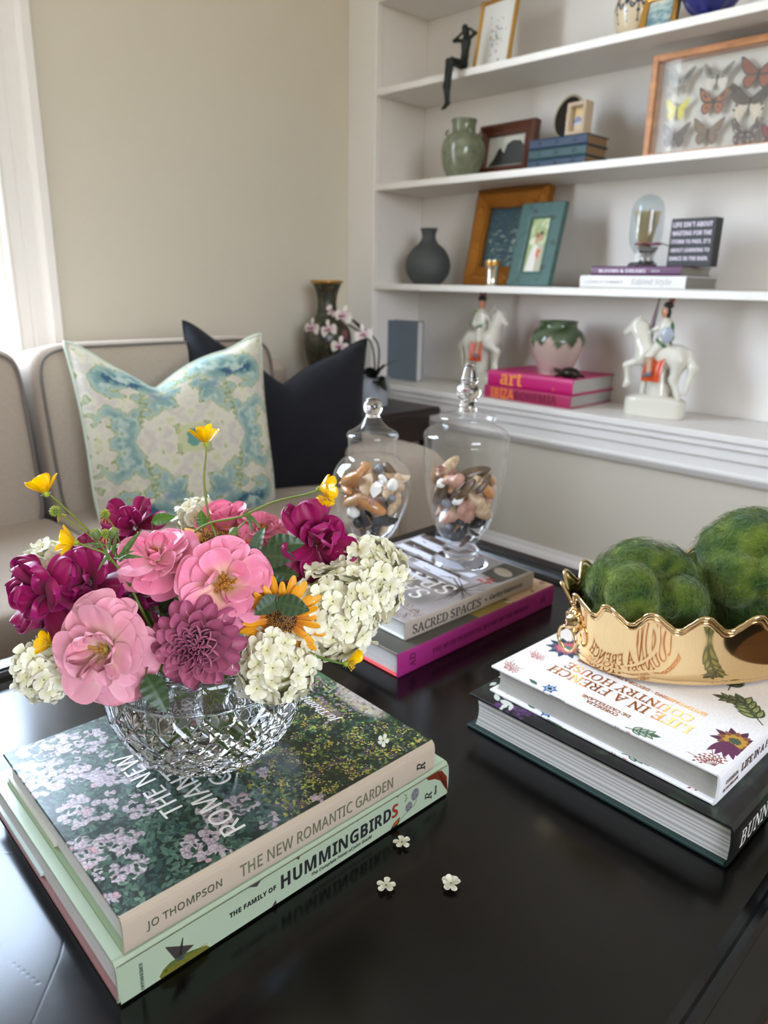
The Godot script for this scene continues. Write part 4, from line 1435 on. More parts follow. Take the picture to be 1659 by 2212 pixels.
func stem_to_bowl(t: Node3D, sd: int, r := 0.0018, m: Material = null, back := 0.02):
	var q := RandomNumberGenerator.new()
	q.seed = sd
	var top := t.position
	var d := t.basis.y
	var a := VASE + Vector3(0, 0.105, 0)
	var to := Vector3(top.x - a.x, 0, top.z - a.z)
	var mouth := a + to.limit_length(0.045 + 0.012 * q.randf())
	var foot := VASE + Vector3(0, 0.018, 0) - to.limit_length(0.020 + 0.02 * q.randf()).rotated(Vector3.UP, q.randfn(0, 0.5))
	var pts := [top - d * 0.004, top - d * back, mouth, mouth.lerp(foot, 0.5), foot]
	if top.y < mouth.y + 0.01:
		pts = [top - d * 0.004, top - d * back, mouth + Vector3(0, 0.008, 0) + (top - mouth) * 0.15, mouth - Vector3(0, 0.02, 0) - to.normalized() * 0.01, foot]
	if sd % 3 != 0:
		pts = pts.slice(0, 3)
		pts.append(mouth.lerp(foot, 0.22))
	var inv := t.transform.affine_inverse()
	part("stem", tube(curve(pts.map(func(p): return inv * p), 5), r, 7), m if m != null else M.stem, t)

func stamens(o: Node, n: int, L: float, spread: float, c: Color, tip: Color, sd: int, th := 0.0004, h0 := 0.0):
	var q := RandomNumberGenerator.new()
	q.seed = sd
	var l := []
	for k in n:
		var a := q.randf() * TAU
		var e := q.randf_range(0.0, spread)
		var d := Vector3(cos(a) * sin(e), cos(e), sin(a) * sin(e))
		var len := L * q.randf_range(0.6, 1.0)
		l.append([tube([Vector3(0, h0, 0), d * len * 0.6 + Vector3(0, h0, 0), d * len + Vector3(0, h0 + 0.1 * L, 0)], th, 4, true, func(_u, _v): return c), Transform3D.IDENTITY])
		l.append([ball(Vector3.ONE * th * 2.4, 6, 4, null, func(_d): return tip), Transform3D(Basis.IDENTITY, d * len + Vector3(0, h0 + 0.1 * L, 0))])
	part("stamens", join(l), M.petal, o)

func rose(label: String, at: Vector3, d: Vector3, R: float, sd: int, base: Color, body: Color, rim: Color, open := 1.0, heart := 6) -> Node3D:
	var t := bloom_at("rose", label, "rose", at, d, "pink garden roses", sd * 1.3)
	var q := RandomNumberGenerator.new()
	q.seed = sd
	var out := []
	for k in 6:
		var c := body.lerp(rim, q.randf() * 0.6)
		out.append(petal(R, R * q.randf_range(0.85, 1.2), q.randf_range(-0.05, 0.32), q.randf_range(0.1, 0.4), q.randf_range(-0.9, -0.25), q.randf_range(0.02, 0.055), k * 1.7 + sd, base, c, rim, q.randf_range(0.42, 0.6), q.randf_range(4.0, 7.0), [0.0, 0.10, 0.05][k % 3]))
	var inn := []
	for k in 4:
		inn.append(petal(R * 0.62, R * q.randf_range(0.4, 0.75), q.randf_range(-0.2, 0.9), 0.25, q.randf_range(-0.6, 0.9), 0.09, k * 2.1 + sd, base, body, body.lerp(rim, 0.5), 0.5, 4.0, 0.12))
	for ring in [[8, -0.10, 1.02], [8, 0.10, 0.98], [7, 0.26, 0.86], [6, 0.42, 0.70]]:
		for k in ring[0]:
			set_petal(t, out[q.randi() % 6], M.petal, TAU * (k + q.randf_range(-0.3, 0.3)) / ring[0] + ring[1] * 9, ring[1] * open + (open - 1.0) * 0.5 + q.randfn(0, 0.13), R * 0.06, -R * 0.10 + R * 0.08 * ring[1], ring[2] * q.randf_range(0.86, 1.06), q.randfn(0, 0.25))
	for k in heart:
		set_petal(t, inn[q.randi() % 4], M.petal, TAU * (k + q.randf_range(-0.4, 0.4)) / heart, q.randf_range(0.55, 1.15), R * q.randf_range(0.10, 0.2), 0.0, q.randf_range(0.7, 1.05), q.randfn(0, 0.5))
	stamens(t, 60 if heart < 9 else 14, R * 0.30, 1.25, lin(0.86, 0.66, 0.22), lin(0.74, 0.50, 0.12), sd, 0.00045)
	part("eye", ball(Vector3(R * 0.09, R * 0.05, R * 0.09), 12, 6, null, func(_d): return lin(0.80, 0.70, 0.32)), M.petal, t)
	for k in 5:
		set_petal(t, M.sepal, M.leaf, TAU * k / 5, -0.5, 0.0, -R * 0.16, R / 0.04, 0.0, "sepal")
	stem_to_bowl(t, sd, 0.0021)
	return t

func floppy(label: String, at: Vector3, d: Vector3, R: float, sd: int, rings: Array) -> Node3D:
	var t := bloom_at("magenta_flower", label, "flower", at, d, "magenta flowers of the bouquet", sd)
	var q := RandomNumberGenerator.new()
	q.seed = sd
	var v := []
	for k in 4:
		v.append(petal(R, R * q.randf_range(0.85, 1.2), q.randf_range(-0.45, 0.25), 0.25, q.randf_range(-0.9, 0.1), q.randf_range(0.09, 0.17), k + sd * 3, lin(0.45, 0.02, 0.16), lin(0.57, 0.01, 0.30), lin(0.63, 0.05, 0.42), q.randf_range(0.5, 0.8), 4.5, 0.08, 12, 12))
	for r in rings:
		for k in r[0]:
			set_petal(t, v[q.randi() % 4], M.silk, TAU * (k + q.randf_range(-0.25, 0.25)) / r[0] + r[1] * 7, r[1] + q.randfn(0, 0.26), R * 0.05, 0.0, r[2] * q.randf_range(0.8, 1.12), q.randfn(0, 0.5))
	stem_to_bowl(t, sd)
	return t

func floret_mesh(R: float, sd: int, n := 5) -> ArrayMesh:
	var q := RandomNumberGenerator.new()
	q.seed = sd
	var l := []
	for k in n:
		var m := petal(R, R * 1.12, q.randf_range(-0.25, 0.4), 0.12, q.randf_range(-0.7, 0.2), 0.07, k + sd, lin(0.86, 0.84, 0.64), lin(0.94, 0.92, 0.82), lin(0.95, 0.935, 0.86), 0.55, 6.0, 0.0, 6, 6)
		var a := TAU * (k + q.randf_range(-0.12, 0.12)) / n
		var e := q.randf_range(0.0, 0.32)
		var out := Vector3(cos(a), 0, sin(a))
		var y := out * cos(e) + Vector3.UP * sin(e)
		var z := Vector3.UP * cos(e) - out * sin(e)
		l.append([m, Transform3D(Basis(y.cross(z), y, z), Vector3.ZERO)])
	l.append([ball(Vector3(R * 0.09, R * 0.06, R * 0.09), 6, 4, null, func(_d): return lin(0.55, 0.55, 0.32)), Transform3D(Basis.IDENTITY, Vector3(0, R * 0.03, 0))])
	return join(l)

func snowball(label: String, at: Vector3, R: float, sd: int, squash := Vector3.ONE) -> Node3D:
	var t := bloom_at("snowball_flower", label, "flower", at, (at - VASE - Vector3(0, 0.02, 0)).normalized(), "cream snowball blooms of the bouquet", sd)
	var q := RandomNumberGenerator.new()
	q.seed = sd
	part("core", ball(squash * R * 0.80, 20, 12), M.core, t)
	var n := clampi(int(4 * PI * R * R / (0.0122 * 0.0122)), 24, 150)
	for k in n:
		var y := 1.0 - 2.0 * (k + 0.5) / n
		var a := k * 2.39996
		var d := Vector3(sqrt(1 - y * y) * cos(a), y, sqrt(1 - y * y) * sin(a))
		var tilt := (d + Vector3(q.randfn(0, 0.3), q.randfn(0, 0.3), q.randfn(0, 0.3))).normalized()
		part("floret", M.florets[q.randi() % 4], M.cream, t, Transform3D(along(tilt, q.randf() * TAU) * q.randf_range(0.85, 1.15), d * squash * R * q.randf_range(0.84, 1.0)))
	stem_to_bowl(t, sd, 0.002, null, R)
	return t

func leaf_mesh(L: float, W: float, fold: float, droop: float, teeth: float, c: Color, c2: Color, sd := 0.0) -> ArrayMesh:
	return grid(10, 26, func(u, v):
		var s: float = 2.0 * u - 1.0
		var w: float = W / 2 * pow(sin(PI * pow(v, 0.72)), 0.85) if v > 0 and v < 1 else 0.0
		w *= 1.0 + teeth * (fposmod(v * 13.0, 1.0) - 0.6) * absf(s)
		var ph: float = droop * v
		var z: float = absf(s) * w * fold + 0.012 * L * sin(v * 34.0) * absf(s)
		return Vector3(s * w, L * v * cos(ph * 0.5), -L * v * sin(ph * 0.5) + z), func(u, v):
		var s: float = absf(2.0 * u - 1.0)
		var vein: float = maxf(exp(-pow(s / 0.06, 2.0)), 0.6 * exp(-pow((fposmod(v * 9.0 - s * 2.2 + sd, 1.0) - 0.5) / 0.09, 2.0)))
		return c.lerp(c2, vein * 0.55), false, true)

# leaf from a root point towards d, its face towards f
func set_leaf(o: Node3D, m: Mesh, at: Vector3, d: Vector3, f: Vector3, s := 1.0, mt: Material = null):
	var y := d.normalized()
	var z := (f - y * f.dot(y)).normalized()
	var inv := o.transform.affine_inverse()
	part("leaf", m, mt if mt != null else M.leaf, o, inv * Transform3D(Basis(y.cross(z), y, z) * s, at))

func sprig(n: String, label: String, leaves: Array, root: Vector3) -> Node3D:
	var t := thing(n, label, "leaf", root)
	for e in leaves:
		# root point, tip point, facing, mesh number
		var d: Vector3 = e[1] - e[0]
		set_leaf(t, M.leaves[e[3]], e[0], d, e[2], d.length() / 0.04)
		part("stalk", tube(curve([root - t.position, (root.lerp(e[0], 0.6)) - t.position + Vector3(0, 0.003, 0), e[0] - t.position], 4), 0.0007, 5), M.stalk, t)
	return t

func buttercup(label: String, at: Vector3, d: Vector3, R: float, path: Array, sd: int, petals := 5, open := 0.75) -> Node3D:
	var t := bloom_at("buttercup", label, "flower", at, d, "yellow buttercups on thin stems", sd)
	var q := RandomNumberGenerator.new()
	q.seed = sd
	for k in petals:
		set_petal(t, M.butter[k % 2], M.wax, TAU * (k + q.randf_range(-0.1, 0.1)) / 5, open * 0.72 + q.randfn(0, 0.16), R * 0.08, 0, R / 0.0125)
	stamens(t, 26, R * 0.5, 0.9, lin(0.85, 0.72, 0.10), lin(0.90, 0.72, 0.06), sd, 0.0003)
	part("seed_head", ball(Vector3(R * 0.17, R * 0.2, R * 0.17), 10, 6, null, func(_d): return lin(0.62, 0.68, 0.18)), M.petal, t)
	for k in 5:
		set_petal(t, M.sepal, M.leaf, TAU * (k + 0.5) / 5, 0.25, 0, -R * 0.05, R / 0.05, 0.0, "sepal")
	var inv := t.transform.affine_inverse()
	var l := [at]
	l.append_array(path)
	part("stem", tube(curve(l.map(func(p): return inv * p), 8), func(v): return lerpf(0.0009, 0.0014, v), 7), M.stem, t)
	return t

func bud(label: String, at: Vector3, d: Vector3, R: float, path: Array, sd: int, spiky: bool) -> Node3D:
	var t := bloom_at("flower_bud", label, "bud", at, d, "", sd)
	var c := lin(0.45, 0.56, 0.15) if spiky else lin(0.36, 0.45, 0.20)
	var l := []
	if spiky:
		for k in 46:
			var y := 1.0 - 2.0 * (k + 0.5) / 46
			var e := Vector3(sqrt(1 - y * y) * cos(k * 2.4), y, sqrt(1 - y * y) * sin(k * 2.4))
			l.append([ball(Vector3(0.2, 0.32, 0.2) * R, 6, 4, null, func(_d): return c.lerp(lin(0.62, 0.66, 0.2), 0.5 + 0.5 * e.y)), Transform3D(along(e), e * R * 0.75)])
		for k in 7:
			var a := k * 0.9
			l.append([tube([Vector3(0, -R * 0.7, 0), Vector3(cos(a) * R * 0.7, -R * 1.3, sin(a) * R * 0.7), Vector3(cos(a) * R * 0.9, -R * 1.8, sin(a) * R * 0.9)], 0.0003, 4, true, func(_u, _v): return lin(0.80, 0.66, 0.2)), Transform3D.IDENTITY])
	else:
		l.append([ball(Vector3(R * 0.85, R * 1.1, R * 0.85), 14, 10, func(e): return 1.0 + 0.10 * cos(5.0 * atan2(e.z, e.x)), func(e): return c.lerp(lin(0.62, 0.64, 0.25), clampf(e.y - 0.3, 0, 1))), Transform3D.IDENTITY])
		for k in 40:
			var e := Vector3(cos(k * 2.4), sin(k * 0.7) * 0.8, sin(k * 2.4)).normalized()
			l.append([tube([e * R * 0.9, e * R * 1.22], 0.00012, 3, true, func(_u, _v): return lin(0.75, 0.78, 0.62)), Transform3D.IDENTITY])
	part("head", join(l), M.petal, t)
	var inv := t.transform.affine_inverse()
	var p := [at]
	p.append_array(path)
	part("stem", tube(curve(p.map(func(v): return inv * v), 6), 0.0008, 6), M.stem, t)
	return t

func daisy(label: String, at: Vector3, d: Vector3, R: float, sd: int, skip: Array) -> Node3D:
	var t := bloom_at("yellow_daisy", label, "flower", at, d, "", sd)
	var q := RandomNumberGenerator.new()
	q.seed = sd
	var v := []
	for k in 3:
		v.append(petal(R, R * 0.27, -0.25, 0.10, q.randf_range(-0.5, -0.15), 0.02, k + sd, lin(0.72, 0.36, 0.02), lin(0.93, 0.62, 0.03), lin(0.95, 0.70, 0.06), 0.38, 5.0, 0.05, 6, 9))
	for layer in 2:
		for k in 15:
			if not (k + layer * 15) in skip:
				set_petal(t, v[q.randi() % 3], M.petal, TAU * (k + 0.5 * layer + q.randf_range(-0.15, 0.15)) / 15, 0.02 + 0.14 * layer + q.randfn(0, 0.06), R * 0.2, 0.0, 1.0 - 0.16 * layer, q.randfn(0, 0.15))
	part("disc", ball(Vector3(R * 0.40, R * 0.17, R * 0.40), 20, 10, null, func(_d): return lin(0.30, 0.17, 0.03)), M.petal, t)
	var l := []
	for k in 190:
		var rr := sqrt((k + 0.5) / 190.0)
		var a := k * 2.39996
		var top := Vector3(cos(a) * rr * R * 0.40, R * 0.17 * sqrt(1 - rr * rr * 0.9), sin(a) * rr * R * 0.40)
		var c := lin(0.76, 0.52, 0.09) if q.randf() < 0.72 else lin(0.24, 0.12, 0.03)
		l.append([ball(Vector3(0.024, 0.05, 0.024) * R, 5, 3, null, func(_d): return c), Transform3D(Basis.IDENTITY, top)])
	part("disc_florets", join(l), M.petal, t)
	for k in 12:
		set_petal(t, M.sepal, M.leaf, TAU * k / 12, 0.0, R * 0.1, -R * 0.06, R / 0.06, 0.0, "sepal")
	stem_to_bowl(t, sd)
	return t

func dahlia(label: String, at: Vector3, d: Vector3, R: float):
	var t := bloom_at("dahlia", label, "dahlia", at, d, "", 0.2)
	var q := RandomNumberGenerator.new()
	q.seed = 77
	var deep := lin(0.34, 0.06, 0.22)
	var body := lin(0.66, 0.32, 0.43)
	var pale := lin(0.76, 0.46, 0.56)
	var tip := lin(0.55, 0.12, 0.41)
	# broad pointed outer petals, cupped middle ones, tight rolled heart
	var sets := [petal(R, R * 0.60, 0.50, 0.10, -0.2, 0.015, 1.0, deep, body, tip, 0.48, 2.6), petal(R * 0.78, R * 0.48, 0.75, 0.05, 0.2, 0.01, 2.0, deep, body, pale, 0.42, 5.5),
		petal(R * 0.46, R * 0.46, 1.9, 0.0, 0.35, 0.0, 3.0, deep, body, pale, 0.30, 12.0, 0.0, 14), petal(R * 0.24, R * 0.25, 2.2, 0.0, 0.35, 0.0, 4.0, deep.darkened(0.4), body.darkened(0.25), body, 0.30, 12.0, 0.0, 14)]
	for ring in [[9, 0, -0.20, 1.0, 0.06], [9, 0, 0.05, 0.90, 0.07], [10, 1, 0.22, 1.02, 0.09], [10, 1, 0.42, 0.88, 0.10], [11, 2, 0.55, 1.0, 0.20], [10, 2, 0.72, 0.80, 0.20], [10, 3, 0.85, 1.25, 0.19], [9, 3, 1.0, 1.05, 0.15], [7, 3, 1.2, 0.85, 0.10], [5, 3, 1.4, 0.7, 0.05]]:
		for k in ring[0]:
			set_petal(t, sets[ring[1]], M.petal, TAU * (k + q.randf_range(-0.06, 0.06)) / ring[0] + ring[2] * 4.0, ring[2] + q.randfn(0, 0.04), R * ring[4], R * 0.05 * ring[1], ring[3], q.randfn(0, 0.06))
	part("heart", ball(Vector3(R * 0.12, R * 0.14, R * 0.12), 12, 8, null, func(_d): return lin(0.22, 0.03, 0.12)), M.petal, t)
	stem_to_bowl(t, 77)

func build_flowers():
	M.petal = vc(0.55, {"backlight_enabled": true, "backlight": Color(0.42, 0.42, 0.42), "rim_enabled": true, "rim": 0.25})
	M.silk = vc(0.5, {"backlight_enabled": true, "backlight": Color(0.3, 0.3, 0.3), "rim_enabled": true, "rim": 0.15, "rim_tint": 0.9})
	M.cream = vc(0.6, {"backlight_enabled": true, "backlight": Color(0.45, 0.45, 0.45)})
	M.wax = vc(0.16, {"backlight_enabled": true, "backlight": Color(0.4, 0.4, 0.4)})
	M.leaf = vc(0.42, {"backlight_enabled": true, "backlight": Color(0.25, 0.25, 0.25)})
	M.core = mat(Color(0.80, 0.79, 0.62), 0.8)
	M.stalk = mat(Color(0.36, 0.32, 0.18), 0.5)
	M.sepal = petal(0.016, 0.006, 0.2, 0.0, -0.4, 0.0, 1.0, lin(0.35, 0.45, 0.18), lin(0.33, 0.45, 0.17), lin(0.40, 0.50, 0.20), 0.4, 1.8, 0.0, 4, 6)
	M.butter = [petal(0.014, 0.0135, 0.45, 0.1, 0.35, 0.02, 1.0, lin(0.80, 0.60, 0.02), lin(0.97, 0.76, 0.03), lin(0.98, 0.80, 0.06), 0.55, 5.0, 0.08), petal(0.014, 0.0125, 0.35, 0.1, 0.2, 0.03, 2.0, lin(0.80, 0.60, 0.02), lin(0.97, 0.76, 0.03), lin(0.98, 0.80, 0.06), 0.55, 5.0)]
	M.florets = [floret_mesh(0.0096, 1), floret_mesh(0.0104, 2), floret_mesh(0.0090, 3), floret_mesh(0.0098, 4)]
	var g0 := lin(0.15, 0.25, 0.10)
	var g1 := lin(0.28, 0.38, 0.18)
	M.leaves = [leaf_mesh(0.04, 0.024, 0.18, 0.5, 0.16, g0, g1), leaf_mesh(0.04, 0.027, 0.10, 0.25, 0.16, g0.lightened(0.01), g1, 0.3), leaf_mesh(0.04, 0.022, 0.35, 0.7, 0.16, lin(0.26, 0.37, 0.27), lin(0.42, 0.52, 0.40)), leaf_mesh(0.04, 0.007, 0.3, 0.6, 0.0, lin(0.30, 0.42, 0.20), lin(0.42, 0.52, 0.3)), leaf_mesh(0.04, 0.025, 0.2, 0.4, 0.16, lin(0.28, 0.45, 0.12), lin(0.42, 0.56, 0.2))]
	var blush := lin(0.90, 0.60, 0.66)
	var pink := lin(0.92, 0.50, 0.62)
	# roses
	rose("large pale pink open rose at the lower left of the bouquet, hanging over the bowl", Vector3(-0.5254, 0.6538, -0.2188), Vector3(0.5943, 0.2434, 0.7665), 0.044, 3, lin(0.92, 0.80, 0.70), blush, lin(0.92, 0.66, 0.72), 0.85, 12)
	rose("bright pink open rose with yellow stamens at the centre of the bouquet", Vector3(-0.4812, 0.6993, -0.3046), Vector3(0.6926, 0.3528, 0.6291), 0.0385, 5, lin(0.95, 0.80, 0.62), pink, lin(0.93, 0.60, 0.70), 1.0, 3)
	rose("pink rose tipped upwards, above the long green stem", Vector3(-0.5604, 0.7042, -0.2871), Vector3(0.2847, 0.8825, 0.3745), 0.0365, 8, lin(0.93, 0.70, 0.68), pink, lin(0.93, 0.58, 0.68), 1.15, 10)
	rose("small pink rose half hidden behind the long green stem", Vector3(-0.6087, 0.6828, -0.277), Vector3(0.2281, 0.2995, 0.9264), 0.022, 11, lin(0.93, 0.74, 0.72), pink, pink, 1.0)
	rose("pink rose at the back of the bouquet behind the arching stem, petals upright", Vector3(-0.6001, 0.6989, -0.3855), Vector3(-0.0802, 0.9928, 0.0887), 0.034, 14, lin(0.93, 0.70, 0.70), pink, pink, 2.2, 8)
	rose("small pink rose at the back, between the arching stem and the magenta flower", Vector3(-0.556, 0.7051, -0.3951), Vector3(0.5924, 0.7979, 0.1111), 0.026, 17, lin(0.93, 0.74, 0.74), lin(0.92, 0.52, 0.64), pink, 1.2, 8)
	# magenta flowers
	var rr := [[6, -0.1, 1.05], [6, 0.35, 0.95], [5, 0.75, 0.85], [3, 1.15, 0.7]]
	floppy("magenta flower at the far left of the bouquet, its petals pointing left", Vector3(-0.6158, 0.675, -0.2121), Vector3(-0.023, 0.1951, 0.9805), 0.038, 21, rr)
	floppy("ruffled magenta flower left of the long stem, above the pale pink rose", Vector3(-0.6062, 0.6789, -0.2454), Vector3(0.4807, 0.5199, 0.7062), 0.040, 24, rr)
	floppy("shaded magenta flower deep behind the long green stem", Vector3(-0.5994, 0.6569, -0.2794), Vector3(0.7666, 0.1893, 0.6136), 0.036, 27, rr)
	floppy("magenta flower at the top left behind the tipped pink rose", Vector3(-0.6609, 0.6996, -0.3181), Vector3(0.3324, 0.8035, 0.4938), 0.034, 31, [[5, 0.2, 1.0], [5, 0.7, 0.85], [4, 1.1, 0.7]])
	floppy("large magenta flower on the right, above the cream snowballs", Vector3(-0.4773, 0.7144, -0.3962), Vector3(0.7762, 0.5206, 0.3557), 0.040, 34, [[5, 0.0, 1.0], [5, 0.45, 0.95], [4, 0.9, 0.8], [3, 1.25, 0.6]])
	dahlia("dusky pink dahlia with magenta tips and rolled petals, hanging over the bowl's rim", Vector3(-0.4741, 0.6594, -0.2722), Vector3(0.6946, 0.1797, 0.6966), 0.0375)
	# daisies
	daisy("orange-yellow daisy seen edge-on behind the central pink rose", Vector3(-0.5783, 0.6991, -0.3556), Vector3(0.0639, 0.9977, 0.0205), 0.036, 41, [])
	daisy("yellow daisy with a brown-speckled disc, partly under a green leaf on the right", Vector3(-0.4409, 0.6739, -0.3306), Vector3(0.6525, 0.2172, 0.726), 0.031, 44, [])
	# snowballs
	snowball("large cream snowball bloom on the right, in front of the other one", Vector3(-0.4372, 0.6662, -0.3854), 0.0395, 51)
	snowball("cream snowball bloom at the upper right edge of the bouquet", Vector3(-0.4466, 0.681, -0.4268), 0.039, 52, Vector3(0.95, 1.0, 0.95))
	snowball("cream snowball bloom hanging over the right of the bowl's rim", Vector3(-0.4461, 0.6356, -0.3293), 0.033, 53)
	snowball("small cream snowball bloom at the lower left behind the large rose", Vector3(-0.5975, 0.6129, -0.1987), 0.024, 54)
	snowball("white snowball bloom hidden behind the left magenta flowers", Vector3(-0.68, 0.6693, -0.2418), 0.026, 55)
	snowball("white snowball bloom at the back behind the yellow daisy", Vector3(-0.6548, 0.692, -0.3872), 0.024, 56)
	# buttercups and their stems
	var hub := Vector3(-0.5806, 0.7114, -0.2525)
	var low := Vector3(-0.5479, 0.6606, -0.2658)
	var foot := VASE + Vector3(-0.02, 0.05, 0.01)
	buttercup("buttercup at the upper left, on the tallest left stem", Vector3(-0.6251, 0.7596, -0.2249), Vector3(-0.2113, 0.9471, 0.2415), 0.0165, [Vector3(-0.6208, 0.7547, -0.23), Vector3(-0.5938, 0.7273, -0.2464), hub, Vector3(-0.5629, 0.6893, -0.2604), low, foot], 61, 5, 0.95)
	buttercup("buttercup facing left, just above the left magenta flowers", Vector3(-0.5954, 0.7216, -0.2334), Vector3(-0.3707, 0.3202, 0.8718), 0.0155, [Vector3(-0.5884, 0.7188, -0.2391), Vector3(-0.5811, 0.711, -0.2519), hub + Vector3(0.004, -0.006, 0)], 62, 5, 0.8)
	buttercup("tall buttercup standing upright in the middle in front of the printed pillow", Vector3(-0.604, 0.7866, -0.3683), Vector3(-0.1205, 0.9884, -0.0925), 0.0175, [Vector3(-0.6023, 0.7795, -0.3668), Vector3(-0.5972, 0.7523, -0.36), Vector3(-0.586, 0.719, -0.3566), Vector3(-0.5573, 0.6969, -0.346), VASE + Vector3(0.0, 0.1, 0)], 63, 5, 0.95)
	buttercup("buttercup at the upper right, at the end of the arching stem", Vector3(-0.4744, 0.7638, -0.3984), Vector3(0.8683, 0.214, -0.4475), 0.0150, [Vector3(-0.4787, 0.7602, -0.3926), Vector3(-0.5078, 0.7491, -0.3736), Vector3(-0.5291, 0.735, -0.3537), Vector3(-0.5508, 0.7274, -0.3363), Vector3(-0.56, 0.7169, -0.3225), Vector3(-0.5646, 0.6976, -0.317), VASE + Vector3(-0.01, 0.09, -0.01)], 64, 5, 0.8)
	buttercup("small buttercup just under the one on the arching stem", Vector3(-0.4817, 0.7434, -0.4044), Vector3(0.2915, 0.8857, -0.3613), 0.0125, [Vector3(-0.4838, 0.7391, -0.4019), Vector3(-0.4896, 0.7323, -0.3991), Vector3(-0.5017, 0.7138, -0.3938)], 65, 4, 0.9)
	buttercup("fading buttercup with few petals at the lower right, over the table", Vector3(-0.3979, 0.6397, -0.3613), Vector3(0.9493, 0.0546, -0.3095), 0.0145, [Vector3(-0.402, 0.6403, -0.3574), Vector3(-0.4144, 0.6443, -0.3469), Vector3(-0.4286, 0.649, -0.3393), Vector3(-0.4562, 0.6487, -0.3368)], 66, 2, 0.5)
	buttercup("small orange buttercup at the far left beside the pale pink rose", Vector3(-0.579, 0.6453, -0.1988), Vector3(-0.0189, 0.5427, 0.8397), 0.0125, [Vector3(-0.5795, 0.6401, -0.2033), Vector3(-0.5904, 0.6284, -0.2243), Vector3(-0.5894, 0.6233, -0.2526)], 67, 4, 1.0)
	bud("spiky green seed head on the left below the tallest buttercup", Vector3(-0.6163, 0.7456, -0.2275), Vector3(-0.4713, 0.7588, 0.4495), 0.0048, [Vector3(-0.613, 0.7424, -0.2309), Vector3(-0.5935, 0.725, -0.2456), hub], 71, true)
	bud("yellowing seed head in front of the printed pillow", Vector3(-0.6189, 0.7335, -0.2713), Vector3(0.0754, 0.9961, -0.0452), 0.0044, [Vector3(-0.6165, 0.7296, -0.272), Vector3(-0.6152, 0.7202, -0.2766), Vector3(-0.6114, 0.7027, -0.2801)], 72, true)
	bud("round green bud at the fork of the left stem", Vector3(-0.5849, 0.7286, -0.2469), Vector3(-0.2113, 0.9471, 0.2415), 0.0045, [Vector3(-0.5844, 0.7235, -0.2481), hub], 73, false)
	bud("seedy green bud beside the round one", Vector3(-0.5815, 0.7288, -0.2533), Vector3(-0.0865, 0.9945, -0.0585), 0.0040, [Vector3(-0.5816, 0.7229, -0.2536), hub], 74, true)
	bud("hairy narrow green bud right of the fork of the left stem", Vector3(-0.5775, 0.7286, -0.2587), Vector3(0.0509, 0.9797, -0.1937), 0.0048, [Vector3(-0.5767, 0.7223, -0.2582), Vector3(-0.5742, 0.7078, -0.2573)], 75, false)
	bud("round green bud hanging in front of the edge-on daisy", Vector3(-0.5247, 0.7239, -0.3429), Vector3(0.2492, -0.6701, 0.6992), 0.0045, [Vector3(-0.5243, 0.7272, -0.3477), Vector3(-0.5237, 0.7344, -0.3588), Vector3(-0.5237, 0.7367, -0.3598), Vector3(-0.5293, 0.7347, -0.3548)], 76, false)
	# narrow leaves at the fork of the left stem
	var t := thing("stem_leaves", "narrow green leaves spreading from the fork of the long stem", "leaf", hub)
	for e in [[Vector3(-0.5702, 0.7045, -0.2583), Vector3(-0.5562, 0.7352, -0.268), 0], [Vector3(-0.5774, 0.7115, -0.2542), Vector3(-0.5717, 0.7038, -0.2388), 1], [Vector3(-0.5747, 0.7081, -0.2555), Vector3(-0.5522, 0.7151, -0.2676), 2], [Vector3(-0.5785, 0.7137, -0.2542), Vector3(-0.5755, 0.7309, -0.2543), 3], [Vector3(-0.5817, 0.7181, -0.2528), Vector3(-0.589, 0.7231, -0.2375), 4], [Vector3(-0.5723, 0.7063, -0.2571), Vector3(-0.5542, 0.7207, -0.2592), 5], [Vector3(-0.583, 0.7166, -0.2509), Vector3(-0.5833, 0.7196, -0.2416), 6], [Vector3(-0.5748, 0.71, -0.2562), Vector3(-0.565, 0.73, -0.2525), 7]]:
		set_leaf(t, M.leaves[3], e[0], e[1] - e[0], Vector3(0.563, 0.6905, 0.4541), (e[1] - e[0]).length() / 0.04)
	# narrow leaves at the joint of the arching stem
	var j := thing("stem_leaves", "small narrow leaves at the joint of the arching stem", "leaf", Vector3(-0.5246, 0.7343, -0.3579))
	for e in [[Vector3(-0.5287, 0.7358, -0.3545), Vector3(-0.5203, 0.7445, -0.3592)], [Vector3(-0.5237, 0.7367, -0.3598), Vector3(-0.5109, 0.7276, -0.3612)], [Vector3(-0.5241, 0.7359, -0.3591), Vector3(-0.5134, 0.7234, -0.354)], [Vector3(-0.5262, 0.7351, -0.3566), Vector3(-0.5149, 0.735, -0.3575)]]:
		set_leaf(j, M.leaves[3], e[0], e[1] - e[0], Vector3(0.6451, 0.5569, 0.5232), (e[1] - e[0]).length() / 0.04)
	# broad leaves
	var f := Vector3(0.5987, 0.5184, 0.6106)
	sprig("rose_leaf", "spray of three serrated green rose leaves right of the central pink rose", [[Vector3(-0.4877, 0.7198, -0.3513), Vector3(-0.4626, 0.7247, -0.3709), f, 0], [Vector3(-0.491, 0.7114, -0.3444), Vector3(-0.4621, 0.714, -0.3594), Vector3(0.5743, 0.3853, 0.7223), 1], [Vector3(-0.4821, 0.6972, -0.347), Vector3(-0.4544, 0.7034, -0.3551), Vector3(0.6617, 0.6222, 0.4184), 0]], Vector3(-0.4955, 0.705, -0.3445))
	sprig("rose_leaf", "bluish serrated leaf standing upright behind the central pink rose", [[Vector3(-0.4969, 0.7111, -0.3457), Vector3(-0.4961, 0.7354, -0.3498), Vector3(0.2653, 0.3396, 0.9024), 2]], Vector3(-0.497, 0.7054, -0.3446))
